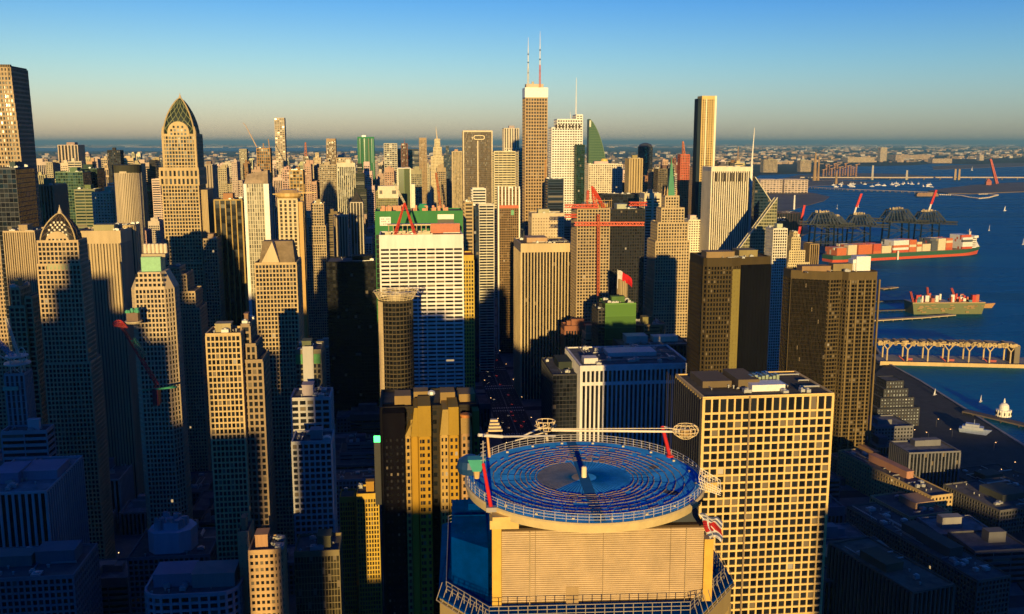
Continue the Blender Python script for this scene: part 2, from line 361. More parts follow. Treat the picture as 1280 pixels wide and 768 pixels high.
def tower(name, label, px0, px1, py, D, dp, wall=TAN, glass=GK, style='grid', tiers=None, win=0, winz=0, band=0.0, pents=1, units=3, tank=0,
          rz=GA, cat='tower', wallmat=None, roof=(0.13, 0.12, 0.11), phrase=None, par=1.3, pentc=None, group=None, shape=None, scale=1.0, top_row=0.0):
    loc, wd, h = front(px0, px1, py, D, rz)
    st = STY[style] if isinstance(style, str) else style
    root = thing(name, label, cat, loc, rz, group); rnd = random.Random(name + str(px0) + str(py)); note_foot(label, loc, wd, dp)
    if tiers is None: T = [((shape(wd, dp) if shape else rect(-wd / 2, wd / 2, 0, dp)), 0.0, h)]
    else: T = [((rect(a * wd, b * wd, c * dp, e * dp) if not callable(a) else a(wd, dp)), z0 * h, z1 * h) for (a, b, c, e, z0, z1) in tiers]
    W, G, RF = MB(), MB(), MB(); wins = [] if win else None
    if top_row:                                 # a taller top storey
        (pl0, za, zb0) = T[-1]; T[-1] = (pl0, za, zb0 - top_row); fill_tiers(W, G, MB(), loc, rz, [(pl0, zb0 - top_row + .02, zb0)], (top_row,) + tuple(st[1:]), wins, 0, 0, par=par); fill_tiers(W, G, MB(), loc, rz, T, st, wins, winz, band, par=0)
        T[-1] = (pl0, za, zb0); RF.prism(inset(pl0, .2), zb0 + .03, zb0 + .25)
    else: fill_tiers(W, G, RF, loc, rz, T, st, wins, winz, band, par=par)
    gm = GLASSC if style in ('curtain', 'fins') or max(wall) < .06 or st[3] == 0 else GLASS
    W.build('wall', wallmat or WALL, root, wall); G.build('inner_wall' if win else 'glazing', gm, root, glass); RF.build('roof', ROOF, root, roof)
    if win: window_parts(root, wins, win, glass)
    tp = max(T, key=lambda q: q[2]); roof_kit(root, tp[0], tp[2], rnd, pents, units, tank, pentc or tuple(c * .8 for c in wall), scale=scale)
    root['phrase'] = phrase or ''
    if phrase: LANDMARKS.append((root, phrase))
    return root, wd, dp, h

# ------------------------------------------------------------------ ground, water, streets
def flat_sheet(name, pts, z, mat, thick=0.0, color=None):
    m = MB(); pl = [(p[0], p[1]) for p in pts]
    a = sum(pl[i][0] * pl[(i + 1) % len(pl)][1] - pl[(i + 1) % len(pl)][0] * pl[i][1] for i in range(len(pl)))
    if a < 0: pl = pl[::-1]
    if thick: m.prism(pl, z - thick, z)
    else: m.poly([(x, y, z) for x, y in pl])
    return m.build(name, mat, None, color)
GROUND = rough_surface('ground_earth', (0.05, 0.05, 0.045), scale=0.0012, lo=0.35, hi=1.5, streak=False, rough=1.0, spec=0.05)
ASPH = rough_surface('asphalt', (0.045, 0.046, 0.05), scale=0.08, lo=0.75, hi=1.25, streak=False, rough=0.9, spec=0.2)
PAVE = rough_surface('paving', (0.17, 0.16, 0.15), scale=0.06, lo=0.6, hi=1.2, streak=False, rough=0.9)
LINE = rough_surface('road_paint', (0.6, 0.6, 0.56), scale=0.4, lo=0.6, hi=1.05, streak=False)
MUD = rough_surface('shore_mud', (0.13, 0.095, 0.075), scale=0.006, lo=0.6, hi=1.3, streak=False)
m, t, b = nodes('sea_water')
tc = N(t, 'ShaderNodeTexCoord'); t.nodes.remove(b); df = N(t, 'ShaderNodeBsdfDiffuse'); gl = N(t, 'ShaderNodeBsdfGlossy'); ad = N(t, 'ShaderNodeAddShader')
gl.inputs['Color'].default_value = (0.04, 0.13, 0.20, 1)
mp = N(t, 'ShaderNodeMapping'); mp.inputs['Scale'].default_value = (0.02, 0.055, 0.05); t.links.new(tc.outputs['Object'], mp.inputs[0])
n1 = N(t, 'ShaderNodeTexNoise'); n1.inputs['Scale'].default_value = 1.0; n1.inputs['Detail'].default_value = 8; n1.inputs['Roughness'].default_value = 0.65; t.links.new(mp.outputs[0], n1.inputs['Vector'])
bp = N(t, 'ShaderNodeBump'); bp.inputs['Strength'].default_value = 1.0; bp.inputs['Distance'].default_value = 4.0
t.links.new(n1.outputs[0], bp.inputs['Height']); t.links.new(bp.outputs[0], gl.inputs['Normal']); t.links.new(bp.outputs[0], df.inputs['Normal'])
mp2 = N(t, 'ShaderNodeMapping'); mp2.inputs['Scale'].default_value = (0.0011, 0.006, 1); mp2.inputs['Rotation'].default_value = (0, 0, 0.25); t.links.new(tc.outputs['Object'], mp2.inputs[0])
n2 = N(t, 'ShaderNodeTexNoise'); n2.inputs['Scale'].default_value = 1.0; n2.inputs['Detail'].default_value = 6; n2.inputs['Distortion'].default_value = 0.6; t.links.new(mp2.outputs[0], n2.inputs['Vector'])
mr = N(t, 'ShaderNodeMapRange'); mr.inputs[1].default_value = .33; mr.inputs[2].default_value = .68; mr.inputs[3].default_value = 0.14; mr.inputs[4].default_value = 0.42
t.links.new(n2.outputs[0], mr.inputs[0]); t.links.new(mr.outputs[0], gl.inputs['Roughness'])
mr = N(t, 'ShaderNodeMapRange'); mr.inputs[1].default_value = .33; mr.inputs[2].default_value = .68; mr.inputs[3].default_value = 0.5; mr.inputs[4].default_value = 1.5
t.links.new(n2.outputs[0], mr.inputs[0]); rg = N(t, 'ShaderNodeRGB'); rg.outputs[0].default_value = (0.0, 0.068, 0.112, 1); t.links.new(mul_col(t, rg.outputs[0], mr.outputs[0]), df.inputs['Color'])
t.links.new(df.outputs[0], ad.inputs[0]); t.links.new(gl.outputs[0], ad.inputs[1]); t.links.new(ad.outputs[0], t.nodes['Material Output'].inputs['Surface'])
WATER = m
struct(flat_sheet('ground', [(-170000, -6000), (170000, -6000), (170000, 260000), (-170000, 260000)], 0.0, GROUND))
# the bay: near shore runs from the piers down to the lower right corner of the view
g = lambda *q: gp(*q)
bay = [g(1330, 598), g(1284, 562), g(1220, 522), g(1150, 478), g(1108, 455), g(1090, 430), g(1040, 395), g(1000, 350), g(965, 322), g(938, 300), g(935, 252), g(960, 236), g(935, 228), g(950, 219), g(1030, 217),
       g(1060, 208.5), g(1140, 207), g(1165, 205), g(1240, 206), g(1330, 204.5), g(1700, 204), g(1900, 500)]
struct(flat_sheet('bay_water', bay, 0.6, WATER))
struct(flat_sheet('distant_water', [gp(-900, 190.5), gp(-100, 189.5), gp(420, 189.2), gp(560, 188), gp(700, 186.5), gp(560, 184.6), gp(300, 184.3), gp(-900, 184.2)], 0.6, WATER))
struct(flat_sheet('distant_water', [gp(880, 183.6), gp(1300, 183.2), gp(1900, 183), gp(1900, 181.8), gp(880, 182.2)], 0.6, WATER))
# mud flats, islands and spits standing out of the water
def land(name, pix, z=3.0, mat=MUD):
    return struct(flat_sheet(name, [gp(x, y, z) for x, y in pix], z, mat, thick=z))
land('peninsula', [(930, 244), (975, 240), (1000, 239), (1020, 242), (1037, 246), (1030, 251), (1012, 256), (992, 261), (975, 266), (955, 272), (930, 270)])
land('island', [(1160, 238.5), (1185, 235), (1215, 231.5), (1260, 228.5), (1300, 228), (1420, 228), (1420, 240), (1290, 239), (1250, 240.5), (1215, 242), (1185, 241.5)], 6)
land('spit', [(1000, 218.5), (1070, 216.5), (1120, 217.5), (1180, 221), (1120, 223.5), (1050, 225), (1000, 226.5), (965, 226)], 3)
land('spit', [(930, 228), (1000, 227), (1050, 226), (1100, 228), (1065, 231), (1000, 233), (930, 234)], 2)
land('spit', [(1165, 208), (1260, 204), (1330, 204), (1330, 206), (1200, 211), (1167, 212)], 3)
land('dock_spit', [(925, 268), (1008, 279), (1012, 291), (985, 300), (925, 301)], 3)
# quayside apron and its wall
land('quay_apron', [(1090, 470), (1108, 455), (1150, 478), (1220, 522), (1284, 562), (1330, 598), (1330, 800), (1200, 640), (1120, 530)], 1.2, ASPH)
m = MB(); sh = [gp(*q) for q in ((1000, 350), (1040, 395), (1090, 430), (1108, 455), (1150, 478), (1220, 522), (1284, 562), (1330, 598))]
for a, c in zip(sh, sh[1:]):
    d = (c - a).normalized(); nn = Vector((-d.y, d.x, 0)) * 1.5
    m.hexa([a - nn, c - nn, c + nn, a + nn] + [q + Vector((0, 0, 2.6)) for q in (a - nn, c - nn, c + nn, a + nn)])
tag(m.build('quay_wall', ROUGHC), 'long low concrete quay wall along the near shore of the bay', 'wall')
# streets: city blocks are raised pavements, the asphalt lies between them
AVX, AVW = 115.0, 19.0
sheet = MB(); q = [grid(-1500, 150), grid(900, 150), grid(900, 2700), grid(-1500, 2700)]
city = [grid(-1700, 150), grid(560, 150), grid(430, 1150), grid(300, 1700), grid(520, 3000), grid(-1700, 3000)]
struct(flat_sheet('road', city, 0.004 + 0.05, ASPH))
pv = MB(); xs = [AVX - AVW]
cols = [(AVX + AVW, AVX + AVW + 96), (AVX + AVW + 112, AVX + AVW + 205), (AVX + AVW + 221, AVX + AVW + 330)]
x = AVX - AVW
for k in range(12): cols.append((x - 108, x)); x -= 124
for (a, c) in cols:
    y = 160
    for k in range(22):
        y1 = y + 84
        if not (a > AVX and (grid(c, y1) - Vector((0, 0, 0))).x > 430 and y > 820): pv.box(a, c, y, y1, 0.06, 0.2)
        y = y1 + 16
o = pv.build('pavement', PAVE); o.rotation_euler = (0, 0, GA); struct(o)
mk = MB()
for k in range(-3, 4):
    if k == 0:
        for dx in (-.25, .25): mk.box(AVX + dx - .08, AVX + dx + .08, 200, 2300, .06, .064)
    else:
        y = 200
        while y < 2300: mk.box(AVX + k * 4.7 - .1, AVX + k * 4.7 + .1, y, y + 4, .06, .064); y += 11
for k in range(20):
    y = 160 + k * 100 + 85
    for i in range(14): mk.box(AVX - AVW + 2 + i * 2.6, AVX - AVW + 3.2 + i * 2.6, y - 1, y + 3, .06, .064); mk.box(AVX - AVW + 2 + i * 2.6, AVX - AVW + 3.2 + i * 2.6, y + 11, y + 15, .06, .064)
o = mk.build('road_marking', LINE); o.rotation_euler = (0, 0, GA); struct(o)

# ------------------------------------------------------------------ the near tower with the round landing pad
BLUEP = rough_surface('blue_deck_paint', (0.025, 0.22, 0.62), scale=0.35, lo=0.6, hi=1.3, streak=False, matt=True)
BLUED = rough_surface('shaded_blue_sheet', (0.0, 0.03, 0.17), scale=0.35, lo=0.6, hi=1.3, streak=False, matt=True)  # darker blue holds the shade of the side wing
def railing(pts, h, r, name, parent, color, step=1.5, rails=3, closed=False):
    m = MB(); P = [Vector(p) for p in pts] + ([Vector(pts[0])] if closed else [])
    for a, c in zip(P, P[1:]):
        L = (c - a).length; k = max(1, int(L / step))
        for i in range(k): q = a.lerp(c, i / k); m.bar(q, q + Vector((0, 0, h)), r)
        for j in range(rails): z = Vector((0, 0, h * (j + 1) / rails)); m.bar(a + z, c + z, r * 1.0)
    m.bar(P[-1], P[-1] + Vector((0, 0, h)), r)
    return m.build(name, PAINT, parent, color)
def pad_tower():
    pc = at(730, 597, 119.0); zpad = pc.z                      # centre of the pad
    zt_ = at(745, 755, 108.0).z                                # terrace level
    yaw = R_(3.0); root = thing('landing_pad_tower', 'nearest tower with round blue rooftop landing pad over a beige louvred plant room', 'tower', (pc.x, pc.y, 0), yaw)
    LANDMARKS.append((root, 'the round landing pad'))
    z0, zp = zt_, zpad
    # shaft and terrace: an octagon
    hw = 18.2; yb, yf = 21.0, -14.4
    oc = [(-13, yf), (11.2, yf), (hw - .4, yf + 9), (hw - .4, yb - 7), (10, yb), (-10, yb), (-hw, yb - 7), (-hw, yf + 7)]
    W, G, RF = MB(), MB(), MB()
    fill_tiers(W, G, RF, (pc.x, pc.y), yaw, [(oc, 0.0, z0 - .3)], (3.8, 3.2, .9, 1.1, .5), par=0.0, band=3.0)
    W.build('wall', WALL, root, OCHRE); G.build('glazing', GLASS, root, GK)
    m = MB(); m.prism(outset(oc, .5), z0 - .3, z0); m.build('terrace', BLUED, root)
    railing([(x, y, z0) for x, y in inset(oc, .3)], 1.5, .05, 'terrace_railing', root, (.32, .28, .22), 1.1, 3, True)
    for (a, c) in ((oc[7], oc[0]), (oc[1], oc[2]), (oc[2], oc[3])):                            # inclined outer stays of the terrace railing
        m = MB()
        for i in range(9):
            q = Vector((*a, z0)).lerp(Vector((*c, z0)), i / 8); n = Vector((q.x, q.y * .6, 0)).normalized()
            m.bar(q + n * .9 - Vector((0, 0, .7)), q + n * .15 + Vector((0, 0, 1.5)), .05)
        m.bar(Vector((*a, z0 - .7)) + Vector((a[0], a[1] * .6, 0)).normalized() * .9, Vector((*c, z0 - .7)) + Vector((c[0], c[1] * .6, 0)).normalized() * .9, .08)
        m.build('railing_stay', PAINT, root, (.3, .25, .19))
    # plant room
    bx0, bx1, by0, by1 = -11.2, 13.2, -10.6, 8.0; zb1 = zp - 2.35
    pr = MB(); pr.box(bx0, bx1, by0, by1, z0, zb1); pr = pr.build('plant_room', WALL, root, (.07, .045, .022))  # darkened so its colour gives the shade in the louvre gaps
    m = MB(); k = 34
    for i in range(k):
        za = z0 + .35 + (zb1 - z0 - .6) * i / k; hh = (zb1 - z0 - .6) / k * .88
        m.hexa([(bx0 + .05, by0 - .22, za), (bx1 - .05, by0 - .22, za), (bx1 - .05, by0 - .02, za + hh * .35), (bx0 + .05, by0 - .02, za + hh * .35),
                (bx0 + .05, by0 - .20, za + hh * .62), (bx1 - .05, by0 - .20, za + hh * .62), (bx1 - .05, by0 - .02, za + hh * .95), (bx0 + .05, by0 - .02, za + hh * .95)])
    m.build('louvre', PAINT, pr, (.46, .32, .17))
    m = MB()
    for i in range(3): x = bx0 + (i + .5) * (bx1 - bx0) / 3; m.box(x - .03, x + .03, by0 - .25, by0 - .2, z0 + .3, zb1 - .2)
    m.build('panel_joint', PAINT, pr, (.20, .14, .08))
    m = MB(); m.bar((bx0 + 3.4, by0 - .34, z0), (bx0 + 3.4, by0 - .34, zb1 - .3), .07, 6); m.bar((bx1 - 2.2, by0 - .34, z0), (bx1 - 2.2, by0 - .34, zb1 - .3), .05, 6); m.build('drain_pipe', PAINT, pr, (.4, .3, .17))
    m = MB(); m.box(-3.4, -1.9, by0 - .3, by0 - .2, z0 + .02, z0 + 2.2); m.build('service_door', PAINT, pr, (.34, .23, .11))
    for s, xx in ((-1, bx0 - .55), (1, bx1 + .55)):
        m = MB(); m.box(xx - .55, xx + .55, by0 - .45, by0 + 1.0, z0, zb1 + (.25 if s < 0 else -1.7)); cc = m.build('corner_column', PAINT, root, (.62, .36, .06))
        if s < 0:
            m = MB(); m.box(xx - .8, xx + 2.6, by0 - .75, by0 + 1.4, zb1 + .25, zb1 + 1.3); m.box(xx - .5, xx + 1.6, by0 - .9, by0 + 1.2, zb1 + 1.3, zb1 + 1.8); m.build('bracket', PAINT, root, (.6, .4, .13))
    m = MB(); m.box(bx0 + .6, bx1 - .6, by0 + .9, by1 - .6, zb1, zp - .9); m.build('pad_support', WALL, root, (.05, .055, .06))
    # blue side wing on the left of the plant room
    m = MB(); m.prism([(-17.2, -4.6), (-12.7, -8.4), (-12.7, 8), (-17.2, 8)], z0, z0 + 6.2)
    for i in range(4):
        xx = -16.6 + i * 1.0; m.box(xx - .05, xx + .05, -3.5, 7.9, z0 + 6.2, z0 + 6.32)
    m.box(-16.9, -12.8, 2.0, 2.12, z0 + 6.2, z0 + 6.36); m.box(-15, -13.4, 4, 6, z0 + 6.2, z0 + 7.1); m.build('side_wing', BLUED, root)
    # pad
    R0 = 15.2; disc = MB(); disc.lathe([(R0 - 2.0, zp - 1.0), (R0 - .15, zp - .35), (R0 - .15, zp)], 128)
    pad = disc.build('landing_pad', BLUEP, root)
    rim = MB(); n = 128; prof = [(R0 - 1.9, zp - 1.25), (R0 + .05, zp - 1.15), (R0 + .28, zp - .15), (R0 + .1, zp + .02), (R0 - .2, zp - .02)]
    rim.lathe(prof, n, cap=False); rim.build('rim', PAINT, pad, (.60, .46, .22), smooth=False)
    for r0 in (6.4, 7.0, 7.6, 8.3, 9.0, 9.9, 10.8, 11.8, 12.8):
        for side in range(1):
            m = MB(); k = int(r0 * 7)
            for i in range(k):
                if random.random() < .05: continue
                a0 = 2 * math.pi * i / k; a1 = 2 * math.pi * (i + random.uniform(.75, 1.0)) / k; off = random.uniform(-.07, .07)
                p = [(r * math.cos(a), r * math.sin(a)) for r in (r0 - .035 + off, r0 + .035 + off) for a in (a0, a1)]
                pl = [p[0], p[2], p[3], p[1]]
                m.hexa([(*q, zp + .005) for q in pl] + [(*q, zp + random.uniform(.06, .14)) for q in pl])
            m.build('ring_marking', MATT, pad, (.20, .155, .13) if r0 != 9.9 else (.15, .15, .17))
    m = MB()
    for i in range(80):
        a = 2 * math.pi * i / 80; r1, r2 = 1.6, 6.0 + (i % 3) * 2.6; d = Vector((math.cos(a), math.sin(a), 0)); e = Vector((-d.y, d.x, 0)) * .012
        m.hexa([d * r1 - e + Vector((0, 0, zp + .004)), d * r2 - e * 2 + Vector((0, 0, zp + .004)), d * r2 + e * 2 + Vector((0, 0, zp + .004)), d * r1 + e + Vector((0, 0, zp + .004)),
                d * r1 - e + Vector((0, 0, zp + .03)), d * r2 - e * 2 + Vector((0, 0, zp + .03)), d * r2 + e * 2 + Vector((0, 0, zp + .03)), d * r1 + e + Vector((0, 0, zp + .03))])
    m.build('radial_line', MATT, pad, (.0, .055, .2))
    m = MB()                                                    # grey sector of the inner circle
    pts = [(0, 0)] + [(6.1 * math.cos(R_(a)), 6.1 * math.sin(R_(a))) for a in range(100, 232, 6)]
    m.prism(pts, zp + .003, zp + .014); m.build('grey_sector', rough_surface('grey_sector_surface', (.16, .15, .17), scale=.8, lo=.7, hi=1.2, streak=False, matt=True), pad)
    m = MB()
    for xx in (-.62, .62): m.box(xx - .05, xx + .05, -R0 + .4, R0 - .4, zp + .03, zp + .06)
    m.box(-.57, .57, -R0 + .4, R0 - .4, zp + .003, zp + .045); m.build('centre_strip', MATT, pad, (.012, .075, .22))
    m = MB(); m.lathe([(.34, zp + .05), (.34, zp + 1.35), (.22, zp + 1.5)], 12); m.build('centre_post', PAINT, pad, (.75, .62, .36))
    rr_ = random.Random(77)
    for i in range(5):
        a, r0 = rr_.uniform(0, 6.28), rr_.uniform(5, 13.6); x, y = r0 * math.cos(a), r0 * math.sin(a); s = rr_.uniform(.25, 1.1); k = rr_.randint(6, 9)
        m = MB(); m.prism([(x + s * rr_.uniform(.5, 1.2) * math.cos(2 * math.pi * q / k), y + s * rr_.uniform(.5, 1.2) * math.sin(2 * math.pi * q / k)) for q in range(k)], zp + .002, zp + .008 + i * .0002); m.build('stain', MATT, pad, rr_.choice(((.05, .06, .1), (.0, .10, .34), (.05, .07, .12))))
    for i in range(20):
        a = 2 * math.pi * i / 20 + .1; m = MB(); m.box(-.16, .16, -.16, .16, zp, zp + .22); o = m.build('edge_light', PAINT, pad, (.5, .42, .25)); o.location = ((R0 - 1.0) * math.cos(a), (R0 - 1.0) * math.sin(a), 0)
    # railing round the edge, doubled at the front
    ring = [((R0 - .1) * math.cos(R_(a)), (R0 - .1) * math.sin(R_(a)), zp) for a in range(0, 360, 5)]
    railing(ring, 1.05, .035, 'pad_railing', root, (.5, .47, .44), .68, 3, True)
    m = MB(); 
    for i in range(100):
        a = R_(180 + 180 * i / 99); d = Vector((math.cos(a), math.sin(a), 0)); m.bar(d * (R0 - .9) + Vector((0, 0, zp)), d * (R0 - .9) + Vector((0, 0, zp + .5)), .03)
        if i: m.bar(d0 * (R0 - .9) + Vector((0, 0, zp + .5)), d * (R0 - .9) + Vector((0, 0, zp + .5)), .03)
        d0 = d
    m.build('inner_kerb_rail', PAINT, root, (.10, .22, .5))
    # letters on the rim
    a = R_(-29); lettering('rim_lettering', 'UMA', 1.0, .02, pad, (.02, .02, .02), ((R0 + .30) * math.cos(a), (R0 + .30) * math.sin(a), zp - .95), (R_(81), 0, a + R_(90)))
    # things kept on the edge of the pad
    M = Matrix.Translation((pc.x, pc.y, 0)) @ Matrix.Rotation(yaw, 4, 'Z')
    def w(x, y, z): return M @ Vector((x, y, zp + z))
    def crane(base, tip_mast, jib0, jib1, label, name='roof_maintenance_crane', basket=True):
        r = thing(name, label, 'crane', w(*base), yaw); o_ = Vector(base)
        v = lambda q: Vector(q) - o_
        m = MB(); m.bar((0, 0, 0), v(tip_mast), .26, 10); m.bar((0, 0, 0), (0, 0, .35), .5, 10); m.build('mast', PAINT, r, (.5, .022, .018))
        m = MB(); m.bar(v(jib0), v(jib1), .16, 8, .2); m.bar(v(tip_mast), v(jib0).lerp(v(jib1), .0), .1, 6); m.bar(v(jib0) + Vector((0, 0, .5)), v(jib1) + Vector((0, 0, .25)), .05); m.build('jib', PAINT, r, (.72, .62, .45))
        if basket:
            e = v(jib0); bk = MB()
            for zz, rr in ((-.9, .7), (-.4, 1.5), (.1, 1.8), (.6, 1.7), (1.0, 1.2)):
                for i in range(14):
                    a0, a1 = 2 * math.pi * i / 14, 2 * math.pi * (i + 1) / 14
                    bk.bar((e.x + rr * math.cos(a0), e.y + .7 * rr * math.sin(a0), e.z + zz), (e.x + rr * math.cos(a1), e.y + .7 * rr * math.sin(a1), e.z + zz), .05)
            for i in range(14):
                a0 = 2 * math.pi * i / 14; pr_ = [(.7, -.9), (1.5, -.4), (1.8, .1), (1.7, .6), (1.2, 1.0)]
                for (ra, za), (rb, zb) in zip(pr_, pr_[1:]): bk.bar((e.x + ra * math.cos(a0), e.y + .7 * ra * math.sin(a0), e.z + za), (e.x + rb * math.cos(a0), e.y + .7 * rb * math.sin(a0), e.z + zb), .045)
            bk.build('basket', PAINT, r, (.72, .55, .30))
            bk = MB(); bk.box(e.x - .8, e.x + .8, e.y - .5, e.y + .5, e.z - .6, e.z + .3); bk.build('winch', PAINT, r, (.35, .22, .08))
        return r
    def P(px, py, Y): q = M.inverted() @ at(px, py, Y); return (q.x, q.y, q.z - zp)
    crane((12.9, 7.5, 0), (12.2, 9.8, 3.7), P(857, 540, 128), P(690, 538, 131), 'white boom crane on red mast at the far right edge of the landing pad')
    r = thing('roof_boom', 'pale boom ending in a wire basket behind the landing pad', 'crane', w(-1.2, 17.5, -12.4), yaw)
    e = P(682, 532, 134.6); e = Vector(e) - Vector((-1.2, 17.5, -12.4)); m = MB()
    for i in range(10):
        for zz, rr in ((-.7, 1.0), (0, 1.6), (.7, 1.4)):
            a0, a1 = 2 * math.pi * i / 10, 2 * math.pi * (i + 1) / 10
            m.bar((e.x + rr * math.cos(a0), e.y + .8 * rr * math.sin(a0), e.z + zz), (e.x + rr * math.cos(a1), e.y + .8 * rr * math.sin(a1), e.z + zz), .06)
        m.bar((e.x + math.cos(a0), e.y + .8 * math.sin(a0), e.z - .7), (e.x + 1.4 * math.cos(a0), e.y + 1.1 * math.sin(a0), e.z + .7), .06)
    m.build('basket', PAINT, r, (.72, .55, .30))
    m = MB(); m.bar((0, 0, 0), e - Vector((0, 0, .7)), .3, 8, .2); m.box(-.8, .8, -.8, .8, 0, 1.0); m.build('mast', PAINT, r, (.6, .5, .34))
    m = MB(); q1 = Vector(P(600, 545, 131)) - Vector((-1.2, 17.5, -12.4)); m.bar(e, q1 + Vector((6, 0, -.2)), .13, 8); m.bar(e - Vector((0, 0, 1.0)), q1 + Vector((5, 0, -.8)), .1, 8); m.build('jib', PAINT, r, (.7, .6, .42))
    # left crane with the leaning red strut
    r = thing('roof_davit', 'leaning bright red davit strut at the left edge of the landing pad', 'crane', w(*P(614, 636, 107)), yaw)
    m = MB(); tp = M.inverted() @ at(604, 580, 110) - M.inverted() @ at(614, 636, 107); m.bar((0, 0, 0), tp, .24, 10, .2); m.build('strut', PAINT, r, (.6, .02, .015))
    m = MB(); m.bar(tp, tp + Vector((0, .2, 2.8)), .08, 6); m.box(-.6, .6, -.4, .4, -.3, .25)
    for i in range(5): m.bar(tp + Vector((-.3, .1, .4 + i * .5)), tp + Vector((.3, .1, .6 + i * .5)), .05)
    m.build('cable_head', PAINT, r, (.3, .27, .25))
    r = thing('roof_davit', 'slim orange post carrying a long white arm at the far left of the pad', 'crane', w(*P(612, 572, 121)), yaw)
    b0 = M.inverted() @ at(612, 572, 121); m = MB(); tp = M.inverted() @ at(609, 541, 122) - b0; m.bar((0, 0, 0), tp, .2, 8, .16); m.build('post', PAINT, r, (.55, .3, .1))
    m = MB(); m.bar(M.inverted() @ at(598, 544, 121) - b0, M.inverted() @ at(628, 546, 122.5) - b0, .22, 8); m.bar(M.inverted() @ at(628, 546, 122.5) - b0, M.inverted() @ at(694, 545, 133) - b0, .14, 8); m.build('arm', PAINT, r, (.75, .68, .55))
    m = MB(); 
    for i in range(4): m.box(tp.x + .1 + i * .1, tp.x + 2.0 - i * .2, tp.y - .3, tp.y + .3, tp.z + .2 + i * .45, tp.z + .45 + i * .45)
    m.build('work_platform', PAINT, r, (.6, .45, .22))
    r = thing('roof_hopper', 'turquoise rooftop hopper on a tan stand at the left edge of the pad', 'equipment', w(*P(596, 598, 112)), yaw)
    m = MB(); m.prism(rect(-.5, .5, -.5, .5), 1.0, 2.6, top=rect(-1.1, 1.1, -.8, .8)); m.build('hopper', PAINT, r, (.06, .33, .25))
    m = MB(); m.bar((0, 0, 0), (0, 0, 1.05), .32, 8, .45); m.build('stand', PAINT, r, (.55, .38, .16))
    r = thing('roof_hopper', 'dark blue covered tank beside the turquoise hopper on the pad edge', 'equipment', w(*P(588, 590, 114)), yaw)
    m = MB(); m.lathe([(1.5, 0), (1.7, .8), (1.5, 1.6), (.7, 2.1)], 14); m.build('tank_body', PAINT, r, (.012, .05, .14))
    # wire cradle hanging over the right edge
    r = thing('maintenance_cradle', 'wire mesh maintenance cradle hanging off the right edge of the landing pad', 'cradle', w(*P(886, 612, 113)), yaw)
    m = MB()
    for i in range(9):
        a0 = i / 8; m.bar((-1.4 + 2.8 * a0, -.4, 1.6 - a0 * 1.5), (-1.0 + 2.5 * a0, .5, 2.6 - a0 * 1.6), .05); m.bar((-1.4 + 2.8 * a0, -.4, 1.6 - a0 * 1.5), (-.9 + 2.0 * a0, -.4, 0.1 - a0 * .6), .05)
    for q in range(4): m.bar((-1.4, -.4, 1.6 - .4 * q), (1.4, -.4, .1 - .25 * q), .05); m.bar((-1.0, .5, 2.6 - .4 * q), (1.5, .5, 1.0 - .4 * q), .05)
    m.build('mesh_cage', PAINT, r, (.7, .62, .5))
    m = MB(); m.hexa([(-.6, -.3, .2), (.9, -.3, -.4), (.9, .3, -.4), (-.6, .3, .2), (-.7, -.3, .9), (1.0, -.3, 1.0), (1.0, .3, 1.0), (-.7, .3, .9)]); m.build('winch_box', PAINT, r, (.5, .34, .1))
    # flag below the pad on the right
    flag('crumpled red, white and blue flag hanging below the right edge of the landing pad', w(*P(888, 668, 104)), yaw, 3.0, 4.4, pole=True, colours=((.42, .01, .012), (.6, .58, .56), (.08, .1, .2)), seed=3, drop=True)
FLAGN = [0]
